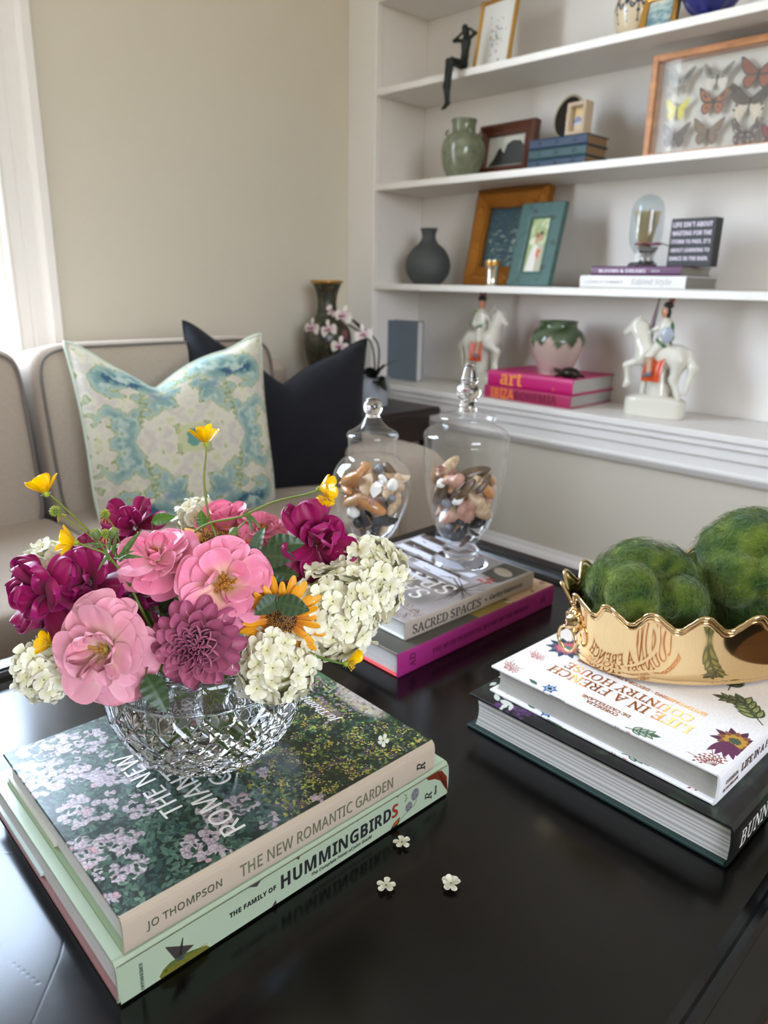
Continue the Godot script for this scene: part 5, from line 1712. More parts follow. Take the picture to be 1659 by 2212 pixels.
	sprig("rose_leaf", "two round-toothed leaves lying over the yellow daisy", [[Vector3(-0.4375, 0.6927, -0.323), Vector3(-0.4132, 0.6899, -0.3355), Vector3(0.5278, 0.5141, 0.6761), 1], [Vector3(-0.4395, 0.695, -0.3264), Vector3(-0.4443, 0.6848, -0.3054), Vector3(0.682, 0.4768, 0.5546), 1]], Vector3(-0.4419, 0.696, -0.3273))
	sprig("rose_leaf", "bright green leaf behind the tipped pink rose", [[Vector3(-0.6235, 0.7146, -0.3175), Vector3(-0.6103, 0.7217, -0.3338), Vector3(0.4373, 0.687, 0.5803), 4]], Vector3(-0.6207, 0.7054, -0.3163))
	sprig("rose_leaf", "green leaf standing beside the tall buttercup's stem", [[Vector3(-0.5882, 0.7097, -0.3504), Vector3(-0.5935, 0.7272, -0.3527), Vector3(0.7403, 0.472, 0.4786), 4]], Vector3(-0.5858, 0.7022, -0.3495))
	sprig("rose_leaf", "dark serrated leaf hanging down against the bowl below the pale pink rose", [[Vector3(-0.4931, 0.6381, -0.2367), Vector3(-0.4669, 0.6153, -0.2379), Vector3(0.8221, 0.3785, 0.4253), 0]], Vector3(-0.5018, 0.6387, -0.243))
	sprig("rose_leaf", "dark leaves in the shade between the roses", [[Vector3(-0.575, 0.6745, -0.2892), Vector3(-0.5781, 0.675, -0.2715), f, 0], [Vector3(-0.5521, 0.664, -0.3074), Vector3(-0.5517, 0.6874, -0.3032), f, 0], [Vector3(-0.561, 0.6539, -0.2867), Vector3(-0.5475, 0.6699, -0.2924), f, 1], [Vector3(-0.5429, 0.6525, -0.2967), Vector3(-0.5497, 0.6488, -0.2736), f, 0], [Vector3(-0.4878, 0.6896, -0.3823), Vector3(-0.4816, 0.6994, -0.3853), f, 4], [Vector3(-0.4791, 0.6625, -0.3349), Vector3(-0.4847, 0.6577, -0.3198), f, 0]], Vector3(-0.5669, 0.6477, -0.315))
	sprig("rose_leaf", "light green leaf tip at the far left above the small orange buttercup", [[Vector3(-0.607, 0.6387, -0.2124), Vector3(-0.6158, 0.64, -0.2042), f, 4]], Vector3(-0.6114, 0.6311, -0.2194))


# ---------------------------------------------------------------- glass jars and shells
func build_jars():
	var j1 := Vector3(-0.7559, 0.5107, -0.735)
	var j2 := Vector3(-0.6957, 0.5107, -0.8756)
	var b1 := [Vector2(0.0, 0.047), Vector2(0.012, 0.048), Vector2(0.024, 0.056), Vector2(0.036, 0.070), Vector2(0.0495, 0.100), Vector2(0.0565, 0.125), Vector2(0.0582, 0.142), Vector2(0.0555, 0.160), Vector2(0.047, 0.175), Vector2(0.0375, 0.182), Vector2(0.0352, 0.1875), Vector2(0.0352, 0.2), Vector2(0.0358, 0.209)]
	var b2 := [Vector2(0.0, 0.024), Vector2(0.012, 0.025), Vector2(0.024, 0.034), Vector2(0.034, 0.046), Vector2(0.045, 0.068), Vector2(0.0525, 0.092), Vector2(0.0595, 0.122), Vector2(0.0630, 0.152), Vector2(0.0640, 0.178), Vector2(0.0640, 0.193), Vector2(0.0636, 0.198)]
	jar("glass_jar", "footed glass shell jar with a narrow neck and round-knobbed lid, left of the taller", j1, b1,
		[Vector2(0, 0), Vector2(0.041, 0), Vector2(0.0415, 0.003), Vector2(0.036, 0.006), Vector2(0.020, 0.012), Vector2(0.0125, 0.022), Vector2(0.011, 0.032), Vector2(0.0135, 0.040), Vector2(0.020, 0.0465), Vector2(0.010, 0.0462), Vector2(0.0, 0.046)],
		[Vector2(0.0335, 0.204), Vector2(0.0335, 0.2105), Vector2(0.0372, 0.2112), Vector2(0.0376, 0.2145), Vector2(0.035, 0.2185), Vector2(0.025, 0.224), Vector2(0.016, 0.232), Vector2(0.011, 0.241), Vector2(0.009, 0.244)],
		[Vector2(0.0, 0.2395), Vector2(0.0105, 0.2405), Vector2(0.0102, 0.2455), Vector2(0.0125, 0.249), Vector2(0.0136, 0.2548), Vector2(0.0120, 0.2615), Vector2(0.0075, 0.2665), Vector2(0.0, 0.268)])
	jar("glass_jar", "tall footed glass shell jar with a pointed finial on its stepped lid", j2, b2,
		[Vector2(0, 0), Vector2(0.0425, 0), Vector2(0.0432, 0.004), Vector2(0.039, 0.008), Vector2(0.030, 0.0115), Vector2(0.0255, 0.016), Vector2(0.0262, 0.020), Vector2(0.029, 0.0235), Vector2(0.016, 0.0236), Vector2(0.0, 0.0235)],
		[Vector2(0.0655, 0.1985), Vector2(0.0655, 0.204), Vector2(0.0635, 0.2095), Vector2(0.054, 0.217), Vector2(0.044, 0.2215), Vector2(0.0415, 0.2245), Vector2(0.0425, 0.2275), Vector2(0.0435, 0.232), Vector2(0.041, 0.236), Vector2(0.030, 0.2395), Vector2(0.0135, 0.2425)],
		[Vector2(0.0, 0.2418), Vector2(0.0145, 0.2422), Vector2(0.0128, 0.247), Vector2(0.0122, 0.258), Vector2(0.0150, 0.2635), Vector2(0.0182, 0.2705), Vector2(0.0168, 0.2775), Vector2(0.0122, 0.2825), Vector2(0.0118, 0.286), Vector2(0.0132, 0.2885), Vector2(0.0112, 0.298), Vector2(0.0085, 0.3075), Vector2(0.0045, 0.3118), Vector2(0.0, 0.3132)])
	shells(j1, smooth(b1, 4), 0.056, 0.158, 0.006, "narrow-necked", 5, 56)
	shells(j2, smooth(b2, 4), 0.034, 0.145, 0.005, "tall", 9, 60)
	# shells that stand out against the glass
	var sh := func(n, label, mesh, m, at, d, s): 
		var o := part(n, mesh, m, self, Transform3D(along(d) * s, at))
		tag(o, label, "shell")
	sh.call("seashell", "glossy orange spindle shell lying at the front of the narrow-necked jar", M.spindle, M.shell_orange, Vector3(-0.7831, 0.6491, -0.7278), Vector3(-0.7905, -0.0916, 0.6056), 1.3)
	sh.call("seashell", "tan spindle shell lying under the glossy orange one", M.spindle, M.shell_tan, Vector3(-0.7502, 0.6405, -0.7346), Vector3(-0.6304, -0.0092, 0.7762), 1.15)
	sh.call("seashell", "tan spindle shell standing upright at the front of the narrow-necked jar", M.spindle, M.shell_tan, Vector3(-0.7677, 0.6078, -0.7177), Vector3(-0.357, 0.9145, -0.1903), 1.35)
	sh.call("seashell", "pale spindle shell leaning at the front of the narrow-necked jar", M.spindle, M.shell_pale, Vector3(-0.7427, 0.6086, -0.7355), Vector3(-0.5147, 0.8455, 0.1422), 1.3)
	sh.call("seashell", "brown spindle shell on top of the fill in the tall jar", M.spindle, M.shell_brown, Vector3(-0.6852, 0.6558, -0.8794), Vector3(0.6056, 0.3064, -0.7344), 1.6)
	sh.call("seashell", "large pale conch lying across the middle of the tall jar", M.conch, M.shell_pale, Vector3(-0.6791, 0.6305, -0.8672), Vector3(-0.3178, -0.6076, 0.7279), 1.35)
	sh.call("seashell", "pinkish conch low at the front of the tall jar", M.conch, M.shell_pink, Vector3(-0.6865, 0.5962, -0.8522), Vector3(-0.5434, -0.4245, 0.7242), 1.4)
	sh.call("seashell", "orange spindle shell at the left front of the tall jar", M.spindle, M.shell_orange, Vector3(-0.71, 0.6318, -0.8445), Vector3(-0.635, 0.0098, 0.7725), 0.75)

func jar(n: String, label: String, at: Vector3, body: Array, foot: Array, lid: Array, knob: Array):
	var t := thing(n, label, "jar", at)
	var g := pane(0.012, Color(0.95, 0.98, 0.97))
	part("body", lathe(smooth(body, 5), 64), g, t)
	part("foot", lathe(smooth(foot, 4), 64), M.glass, t)
	var l := part("lid", lathe(smooth(lid, 5), 64), g, t)
	part("knob", lathe(smooth(knob, 4), 48), M.glass, l)

func shells(base: Vector3, prof: Array, y0: float, y1: float, gap: float, which: String, sd: int, n: int):
	var q := RandomNumberGenerator.new()
	q.seed = sd
	if not M.has("spindle"):
		M.spindle = lathe(smooth([Vector2(0, -0.019), Vector2(0.0035, -0.017), Vector2(0.0062, -0.009), Vector2(0.0068, 0.0), Vector2(0.006, 0.009), Vector2(0.0045, 0.014), Vector2(0.0045, 0.014), Vector2(0.003, 0.0168), Vector2(0.003, 0.0168), Vector2(0.0012, 0.019), Vector2(0, 0.02)], 3), 16)
		M.conch = grid(18, 22, func(u, v):
			var a: float = TAU * u
			var r: float = 0.011 * pow(sin(PI * pow(v, 0.6)), 0.8) * (1.0 + 0.25 * cos(a - v * 9.0)) * (1.0 + 0.07 * sin(v * 50.0 + a)) + 0.00001
			return Vector3(r * cos(a), lerpf(-0.024, 0.022, v), r * sin(a)), null, true)
		M.turret = grid(14, 40, func(u, v):
			var a: float = TAU * u
			var r: float = 0.0052 * (1.0 - v) * (1.0 + 0.16 * sin(v * 46.0 + a)) + 0.00001
			return Vector3(r * cos(a), lerpf(-0.013, 0.018, v), r * sin(a)), null, true)
		M.clam = grid(24, 10, func(u, v):
			var a: float = lerpf(-1.25, 1.25, u)
			var r: float = 0.0005 + 0.016 * v * (1.0 - 0.12 * a * a * 0.5)
			return Vector3(r * sin(a), r * cos(a) - 0.008, 0.0055 * (1.0 - v * v) + 0.0006 * cos(a * 26.0) * v))
		M.pebble = ball(Vector3(0.009, 0.006, 0.0075), 14, 9, func(d): return 1.0 + 0.08 * sin(d.x * 3.0 + d.z * 2.0))
		var sp := func(a, b, f): return {"albedo_texture": ntex(f, 128, 3, 0.0, [a, b]), "uv1_triplanar": true, "uv1_scale": Vector3(12, 30, 12)}
		M.shell_tan = mat(Color(0.78, 0.62, 0.44), 0.35, sp.call(Color(0.8, 0.75, 0.7), Color(1, 1, 1), 0.03))
		M.shell_orange = mat(Color(0.76, 0.54, 0.33), 0.15, sp.call(Color(0.85, 0.8, 0.7), Color(1, 1, 1), 0.03))
		M.shell_brown = mat(Color(0.42, 0.33, 0.24), 0.3, sp.call(Color(0.6, 0.6, 0.6), Color(1, 0.95, 0.85), 0.02))
		M.shell_pale = mat(Color(0.85, 0.77, 0.66), 0.45, sp.call(Color(0.72, 0.62, 0.5), Color(1, 1, 1), 0.03))
		M.shell_pink = mat(Color(0.78, 0.62, 0.55), 0.4, sp.call(Color(0.8, 0.7, 0.65), Color(1, 1, 1), 0.03))
		M.shell_white = mat(Color(0.88, 0.87, 0.84), 0.4)
		M.shell_dark = mat(Color(0.16, 0.16, 0.18), 0.4, sp.call(Color(0.6, 0.6, 0.6), Color(1.0, 1.0, 1.0), 0.04))
		M.shell_grey = mat(Color(0.45, 0.46, 0.48), 0.4)
	var kinds := [["spindle", "shell_tan", "tan spindle shell"], ["spindle", "shell_pale", "pale spindle shell"], ["spindle", "shell_orange", "orange spindle shell"], ["spindle", "shell_brown", "brown spindle shell"], ["turret", "shell_pink", "pinkish ridged turret shell"], ["clam", "shell_white", "white ribbed clam shell"], ["clam", "shell_pale", "pale ribbed clam shell"], ["conch", "shell_pale", "pale conch"], ["pebble", "shell_white", "small white rounded shell"], ["pebble", "shell_grey", "grey rounded shell"], ["conch", "shell_pink", "pinkish conch"], ["pebble", "shell_dark", "dark rounded shell"], ["clam", "shell_dark", "dark mussel shell"]]
	for k in n:
		var f := (k + 0.5) / n
		var y := lerpf(y0, y1, pow(f, 0.75))
		var R := 0.0
		for i in prof.size() - 1:
			if prof[i].y <= y and prof[i + 1].y >= y:
				R = lerpf(prof[i].x, prof[i + 1].x, (y - prof[i].y) / maxf(prof[i + 1].y - prof[i].y, 1e-5))
		# dark stones fill the bottom, shells the top
		var kind: Array = kinds[q.randi_range(11, 12)] if f < 0.30 and q.randf() < 0.8 else kinds[q.randi() % 11]
		var a := k * 2.39996 + q.randf() * 0.4
		var rr := maxf(R - gap - 0.013, 0.001) * (1.0 if k % 3 else q.randf())
		var d := Vector3(-sin(a), q.randfn(0, 0.9), cos(a))
		var s := q.randf_range(0.95, 1.4) * (0.85 if kind[0] in ["pebble", "conch"] else 1.0) * (0.65 if R < 0.04 else 1.0)
		var o := part("seashell", M[kind[0]], M[kind[1]], self, Transform3D(along(d, atan2(cos(a), sin(a)) if kind[0] == "clam" else q.randf() * TAU) * s, base + Vector3(cos(a) * rr, y, sin(a) * rr)))
		var side := Vector2(cos(a) - sin(a), cos(a) + sin(a)) # to the right of the view, and towards the viewer
		var spot: String = ("front" if side.y > 0.6 else ("back" if side.y < -0.6 else "side")) + (" right" if side.x > 0.45 else (" left" if side.x < -0.45 else " middle"))
		tag(o, "%s %s, %s of the %s jar" % [kind[2], ["at the bottom", "low down", "halfway up", "near the top"][int(f * 3.99)], spot, which], "shell", "shells in the %s jar" % which)

# ---------------------------------------------------------------- brass bowl with moss balls
func build_brass():
	var c := Vector3(-0.300, 0.5275, -0.822)
	var ang := deg_to_rad(-57.0)
	var t := thing("brass_bowl", "oval polished brass bowl with a scalloped rim and lion-head ring handles", "bowl", c)
	t.rotation.y = -ang
	var A := 0.148
	var B := 0.090
	var n := 18.0
	var crest := func(a: float) -> float:
		var w := absf(fposmod(a * n / TAU, 1.0) - 0.5) * 2.0
		return 0.0705 + 0.0175 * smoothstep(0.0, 0.9, pow(1.0 - w, 1.25)) + 0.0015 * exp(-pow((w - 0.62) / 0.08, 2.0))
	var scale_at := func(y: float, top: float) -> float:
		var k := y / top
		return 0.985 + 0.02 * k + 0.105 * pow(k, 3.0)
	var wall := func(a: float, y: float, th: float) -> Vector3:
		var s: float = scale_at.call(y, 0.083)
		return Vector3((A * s - th) * cos(a), y, (B * s - th) * sin(a))
	part("body", grid(280, 26, func(u, v):
		var a: float = TAU * u
		var top: float = crest.call(a)
		if v < 0.12:
			var k: float = v / 0.12
			return Vector3((A * 0.985 - 0.004 * (1 - k)) * cos(a) * k, 0.004 * pow(k, 8.0), (B * 0.985 - 0.004 * (1 - k)) * sin(a) * k) if k < 1.0 else wall.call(a, 0.004, 0.0)
		if v < 0.56:
			return wall.call(a, lerpf(0.004, top, (v - 0.12) / 0.44), 0.0)
		return wall.call(a, lerpf(top, 0.003, (v - 0.56) / 0.44), 0.0016), null, true), M.brass, t)
	var rim := []
	for k in 281:
		var a := TAU * k / 280
		rim.append(wall.call(a, crest.call(a), 0.0008))
	part("rim", tube(rim, 0.0021, 7, false), M.brass, t)
	# a second moulding line just under the edge
	var bead := []
	for k in 281:
		var a := TAU * k / 280
		bead.append(wall.call(a, crest.call(a) - 0.0065, -0.0002))
	part("moulding", tube(bead, 0.0009, 6, false), M.brass, t)
	for s in [1.0, -1.0]:
		var at := Vector3(-s * (A * 1.02 + 0.003), 0.049, 0)
		var h := part("lion_head", ball(Vector3(0.008, 0.014, 0.012), 28, 20, func(d: Vector3): return 1.0 + 0.16 * sin(d.y * 9.0 + absf(d.z) * 7.0) * sin(absf(d.z) * 12.0 + 1.0) + (0.35 * exp(-(d - Vector3(-s * 0.9, -0.2, 0)).length_squared() * 9.0))), M.brass, t, xf(at))
		var ring := []
		for k in 33:
			ring.append(Vector3(sin(TAU * k / 32) * 0.004 * s - 0.0055 * s, -0.022 + 0.0145 * cos(TAU * k / 32), 0.0135 * sin(TAU * k / 32)))
		part("ring", tube(ring, 0.0019, 8, false), M.brass, h)
	moss("moss_ball", "smaller green moss ball at the left end of the brass bowl", Vector3(-0.335, 0.5945, -0.761), 0.070, 3)
	moss("moss_ball", "larger green moss ball rising above the right of the brass bowl", Vector3(-0.2583, 0.6125, -0.8831), 0.0825, 8)

func moss(n: String, label: String, at: Vector3, R: float, sd: int):
	var t := thing(n, label, "moss ball", at)
	var q := RandomNumberGenerator.new()
	q.seed = sd
	var lumps := []
	for k in 15:
		var y := 1.0 - 2.0 * (k + 0.5) / 15
		lumps.append(Vector3(sqrt(1 - y * y) * cos(k * 2.4 + sd), y, sqrt(1 - y * y) * sin(k * 2.4 + sd)) + Vector3(q.randfn(0, 0.18), q.randfn(0, 0.18), q.randfn(0, 0.18)))
	for k in 15:
		lumps[k] = lumps[k].normalized()
	var nz := FastNoiseLite.new()
	nz.seed = sd
	nz.frequency = 2.2
	var shape := func(d: Vector3) -> float:
		var best := 9.0
		for l in lumps:
			best = minf(best, d.distance_squared_to(l))
		return 0.66 + 0.36 * sqrt(maxf(0.0, 1.0 - best * 2.9)) + 0.03 * nz.get_noise_3dv(d * 3.0)
	var tint := func(d: Vector3) -> Color:
		var k := clampf(0.45 + 1.2 * nz.get_noise_3dv(d), 0, 1)
		return lin(0.13, 0.27, 0.05).lerp(lin(0.42, 0.48, 0.13), k)
	part("body", ball(Vector3.ONE * R, 72, 44, shape, tint), vc(1.0, {"rim_enabled": true, "rim": 0.5, "rim_tint": 0.8, "heightmap_enabled": true, "heightmap_texture": ntex(0.06, 256, 4), "heightmap_scale": 0.25, "uv1_triplanar": true, "uv1_scale": Vector3(14, 14, 14)}), t)
	# matted fibres lying over the surface
	var mm := MultiMesh.new()
	mm.transform_format = MultiMesh.TRANSFORM_3D
	mm.use_colors = true
	var path := []
	for k in 5:
		path.append(Vector3(sin(k * 0.8) * 0.0012, 0.0012 * sin(PI * k / 4.0) - 0.0002, k * 0.0035))
	mm.mesh = tube(path, 0.00010, 3, false)
	mm.instance_count = 9000
	for k in 9000:
		var d := Vector3(q.randfn(0, 1), q.randfn(0, 1), q.randfn(0, 1)).normalized()
		var b := along(d, q.randf() * TAU)
		mm.set_instance_transform(k, Transform3D(b * q.randf_range(0.5, 1.6), d * R * (shape.call(d) + 0.002)))
		var c: Color = tint.call(d)
		mm.set_instance_color(k, c.lightened(q.randf_range(0.0, 0.10)) if q.randf() < 0.35 else c.darkened(q.randf_range(0.0, 0.3)))
	var o := MultiMeshInstance3D.new()
	o.name = "fibres"
	o.multimesh = mm
	o.material_override = vc(0.9)
	o.set_meta("kind", "stuff")
	t.add_child(o)


# ---------------------------------------------------------------- ornaments on the shelves
# flat picture in a frame that stands or leans: w x h outside, bar width, depth; lean in degrees; centre of its foot at "at"
func framed(n: String, label: String, at: Vector3, turn: float, lean: float, w: float, h: float, bar: float, d: float, fm: Material, pic: Material, raise := 0.0, mat_w := 0.0) -> Node3D:
	var t := thing(n, label, "picture", at)
	t.basis = Basis(Vector3.UP, turn) * Basis(Vector3.RIGHT, -deg_to_rad(lean))
	var prof := [Vector2(0, -d / 2), Vector2(0, d / 2 - 0.002), Vector2(0.002, d / 2), Vector2(bar * 0.35, d / 2 + raise), Vector2(bar * 0.75, d / 2 - 0.3 * raise), Vector2(bar - 0.002, d / 2 - 0.002), Vector2(bar, d / 2 - 0.005), Vector2(bar, -d / 2)]
	var c := [Vector2(-w / 2, 0), Vector2(w / 2, 0), Vector2(w / 2, h), Vector2(-w / 2, h)]
	var ins := [Vector2(1, 1), Vector2(-1, 1), Vector2(-1, -1), Vector2(1, -1)]
	for s in 4:
		var e := (s + 1) % 4
		var f := []
		for k in prof.size():
			var m := (k + 1) % prof.size()
			var P := func(q: int, z: Vector2): return Vector3(c[q].x + ins[q].x * z.x, c[q].y + ins[q].y * z.x, z.y)
			f.append([P.call(s, prof[k]), P.call(e, prof[k]), P.call(e, prof[m]), P.call(s, prof[m])])
		part("frame_bar", faces(f), fm, t)
	var i := bar - 0.001
	if mat_w > 0:
		part("mount", slab(Vector3(-w / 2 + i, i, -d * 0.3), Vector3(w / 2 - i, h - i, -d * 0.1), 0.0003), M.paper, t)
		i += mat_w
	var pq := [Vector3(-w / 2 + i, i, -d * 0.09 + 0.0005), Vector3(w / 2 - i, i, -d * 0.09 + 0.0005), Vector3(w / 2 - i, h - i, -d * 0.09 + 0.0005), Vector3(-w / 2 + i, h - i, -d * 0.09 + 0.0005)]
	part("picture", faces([pq], [[Vector2(0, 1), Vector2(1, 1), Vector2(1, 0), Vector2(0, 0)]]), pic, t)
	part("backing", slab(Vector3(-w / 2 + bar - 0.002, bar - 0.002, -d / 2), Vector3(w / 2 - bar + 0.002, h - bar + 0.002, -d * 0.35), 0.0005), M.darkwood, t)
	return t

func pic(im: Image, rough := 0.4) -> StandardMaterial3D:
	return mat(Color.WHITE, rough, {"albedo_texture": img_tex(im)})

func build_shelf_things():
	var r := RandomNumberGenerator.new()
	r.seed = 99
	# ---- top shelf in view
	var y1 := 1.5412
	var bronze := mat(Color(0.10, 0.12, 0.10), 0.38, {"metallic": 0.5})
	var f := thing("figurine", "dark bronze figure sitting on the shelf edge, arms behind its head, legs hanging down", "figurine", Vector3(-1.6052, y1, -1.913))
	f.rotation.y = deg_to_rad(-10)
	var hip := Vector3(0, 0.015, 0.0)
	var ch := Vector3(0, 0.073, -0.006)
	var bones := [[hip, Vector3(0, 0.04, -0.004), 0.0145, 0.0105], [Vector3(0, 0.04, -0.004), ch, 0.0105, 0.0145], [ch, Vector3(0, 0.088, -0.004), 0.012, 0.005], [Vector3(0, 0.086, -0.003), Vector3(0, 0.098, 0.0), 0.0048, 0.0048], [Vector3(0, 0.100, -0.001), Vector3(0, 0.110, 0.001), 0.0095, 0.0092], [Vector3(0, 0.103, -0.008), Vector3(0, 0.085, -0.014), 0.007, 0.004]]
	for s in [-1.0, 1.0]:
		bones.append_array([[Vector3(s * 0.013, 0.08, -0.005), Vector3(s * 0.047, 0.086, 0.0), 0.0058, 0.0044], [Vector3(s * 0.047, 0.086, 0.0), Vector3(s * 0.012, 0.107, -0.008), 0.0044, 0.003], [Vector3(s * 0.008, 0.014, 0.004), Vector3(s * 0.008, 0.017, 0.052), 0.0105, 0.0075], [Vector3(s * 0.008, 0.016, 0.052), Vector3(s * 0.007, -0.05, 0.060), 0.0075, 0.0068], [Vector3(s * 0.007, -0.05, 0.060), Vector3(s * 0.006, -0.095, 0.056), 0.0066, 0.0038], [Vector3(s * 0.006, -0.097, 0.056), Vector3(s * 0.006, -0.112, 0.070), 0.0045, 0.003]])
	part("body", nets(bones, 0.0021, 0.006), bronze, f)
	var sk := blank(128, 192, Color(0.88, 0.88, 0.86))
	for k in 26:
		blob(sk, 64 + r.randfn(0, 16), 100 + r.randfn(0, 26), r.randf_range(2, 6), Color(0.25, 0.26, 0.28, 0.7), 0.5, r.randf() * TAU)
	var gf := framed("photo_frame", "antique gold photo frame with rounded corners around a small pencil sketch", Vector3(-1.5545, y1, -1.975), deg_to_rad(-6), 9, 0.145, 0.20, 0.010, 0.012, M.gold, pic(sk), 0.002, 0.0)
	for s in [-1.0, 1.0]:
		for v in [0.0, 0.20]:
			part("corner_ornament", ball(Vector3(0.008, 0.008, 0.005), 12, 8), M.gold, gf, xf(Vector3(s * 0.069, clampf(v, 0.006, 0.194), 0.004)))
	part("strut", slab(Vector3(-0.02, 0, -0.06), Vector3(0.02, 0.1, -0.055), 0.001), M.darkwood, gf)
	var gj := thing("ginger_jar", "cream porcelain jar painted with blue garlands on the top shelf", "jar", Vector3(-1.1055, y1, -2.0))
	var gi := blank(512, 256, Color(0.80, 0.74, 0.62))
	for k in 12:
		var x0 := k * 512.0 / 12.0
		for j in 18:
			var a := j / 17.0
			var p := Vector2(x0 + a * 42.7, 92 + 34 * sin(PI * a))
			blob(gi, p.x, p.y, 3.0, Color(0.13, 0.17, 0.27))
			blob(gi, p.x + r.randfn(0, 3), p.y - 5 + r.randfn(0, 3), 3.0, Color(0.16, 0.2, 0.32, 0.8))
		stroke(gi, [Vector2(x0, 80), Vector2(x0, 165)], 2.4, Color(0.13, 0.17, 0.27))
		for j in 3:
			blob(gi, x0, 110 + j * 26, 8 - j * 1.5, Color(0.14, 0.18, 0.29), 0.7)
	for j in 512:
		blob(gi, j, 64 + 3 * sin(j * 0.4), 4, Color(0.15, 0.19, 0.30))
	gi.flip_y()
	var gm := pic(gi, 0.15)
	part("body", lathe(smooth([Vector2(0, 0), Vector2(0.034, 0), Vector2(0.036, 0.006), Vector2(0.052, 0.035), Vector2(0.058, 0.065), Vector2(0.054, 0.095), Vector2(0.038, 0.115), Vector2(0.026, 0.12), Vector2(0.026, 0.13), Vector2(0.0, 0.13)], 5), 40), gm, gj)
	part("lid", lathe(smooth([Vector2(0.0, 0.130), Vector2(0.029, 0.13), Vector2(0.029, 0.137), Vector2(0.016, 0.146), Vector2(0.006, 0.15), Vector2(0.008, 0.158), Vector2(0, 0.162)], 4), 32), gm, gj)
	var sea := blank(128, 96, Color(0.62, 0.68, 0.66))
	for k in 90:
		var yy := r.randf() * 96
		blob(sea, r.randf() * 128, yy, r.randf_range(6, 22), Color(0.82, 0.80, 0.72, 0.5).lerp(Color(0.25, 0.42, 0.48, 0.6), clampf(yy / 60.0 + r.randfn(0, 0.3), 0, 1)), 0.35, r.randfn(-0.3, 0.3))
	stroke(sea, [Vector2(50, 70), Vector2(52, 44)], 1.5, Color(0.35, 0.3, 0.28))
	framed("painting", "small seascape painting in a gold frame on the top shelf", Vector3(-1.0242, y1, -1.955), deg_to_rad(-4), 8, 0.098, 0.088, 0.016, 0.014, M.gold, pic(sea), 0.004)
	var cob := thing("glass_bowl", "cobalt blue glass dish with a ruffled edge on the top shelf", "bowl", Vector3(-0.9072, y1, -1.985))
	var cg := mat(Color(0.04, 0.09, 0.42), 0.06, {"clearcoat_enabled": true, "clearcoat": 1.0})
	part("dish", grid(72, 16, func(u, v):
		var a: float = TAU * u
		var k: float = sin(PI * 0.5 * minf(v * 2.0, 1.0)) if v < 0.5 else sin(PI * 0.5 * minf((1.0 - v) * 2.0, 1.0)) - 0.04
		var y: float = 0.012 + 0.075 * (pow(minf(v * 2.0, 1.0), 1.6) if v < 0.5 else pow((1.0 - v) * 2.0, 1.6) + 0.03)
		var w: float = 1.0 + 0.10 * sin(8.0 * a) * k * k
		return Vector3(cos(a) * 0.075 * k * w, y + 0.012 * k * k * sin(8.0 * a), sin(a) * 0.075 * k * w), null, true), cg, cob)
	part("foot", lathe([Vector2(0, 0), Vector2(0.034, 0), Vector2(0.034, 0.004), Vector2(0.02, 0.016), Vector2(0, 0.018)], 32), cg, cob)
	# ---- second shelf
	var y2 := 1.2532
	var cel := mat(Color(0.53, 0.54, 0.48), 0.16, {"albedo_texture": ntex(0.015, 256, 4, 0.0, [Color(0.72, 0.75, 0.70), Color(1.0, 1.0, 0.92)]), "uv1_triplanar": true, "uv1_scale": Vector3(8, 8, 8)})
	var cj := thing("jar", "grey-green celadon jar with a wide neck and small ear loops", "jar", Vector3(-1.6351, y2, -1.965))
	part("body", lathe(smooth([Vector2(0, 0), Vector2(0.045, 0), Vector2(0.048, 0.006), Vector2(0.062, 0.04), Vector2(0.0675, 0.075), Vector2(0.063, 0.105), Vector2(0.046, 0.125), Vector2(0.037, 0.13), Vector2(0.036, 0.150), Vector2(0.040, 0.165), Vector2(0.037, 0.166), Vector2(0.033, 0.15), Vector2(0.03, 0.12), Vector2(0, 0.1)], 5), 48, null, func(q, a, v): return q * Vector3(1.0 + 0.02 * sin(5 * a + v * 9) * (1 - v), 1, 1.0 + 0.02 * sin(5 * a + v * 9) * (1 - v))), cel, cj)
	for k in 4:
		var a := k * TAU / 4 + 0.5
		var e := []
		for j in 9:
			e.append(Vector3(cos(a) * (0.050 + 0.009 * sin(PI * j / 8.0)), 0.117 + 0.016 * j / 8.0, sin(a) * (0.050 + 0.009 * sin(PI * j / 8.0))))
		part("ear", tube(e, 0.0036, 7), cel, cj)
	var hill := blank(160, 120, Color(0.78, 0.77, 0.72))
	poly(hill, [Vector2(8, 112), Vector2(30, 84), Vector2(44, 50), Vector2(54, 44), Vector2(62, 58), Vector2(70, 66), Vector2(78, 34), Vector2(100, 20), Vector2(132, 24), Vector2(152, 48), Vector2(158, 112)], Color(0.20, 0.21, 0.19))
	var carved := mat(Color(0.33, 0.16, 0.08), 0.42, {"heightmap_enabled": true, "heightmap_texture": ntex(0.09, 256, 3), "heightmap_scale": 0.2, "uv1_triplanar": true, "uv1_scale": Vector3(9, 9, 9)})
	framed("picture_frame", "carved dark wood picture frame around a print of a dark hill shape", Vector3(-1.5258, y2, -2.03), deg_to_rad(-2), 8, 0.215, 0.158, 0.034, 0.028, carved, pic(hill), 0.008)
	var tan := page_stripes(40, Color(0.40, 0.30, 0.20), Color(0.62, 0.50, 0.36), 0.0)
	var bx := -1.3762
	var bw := -1.1885 - bx
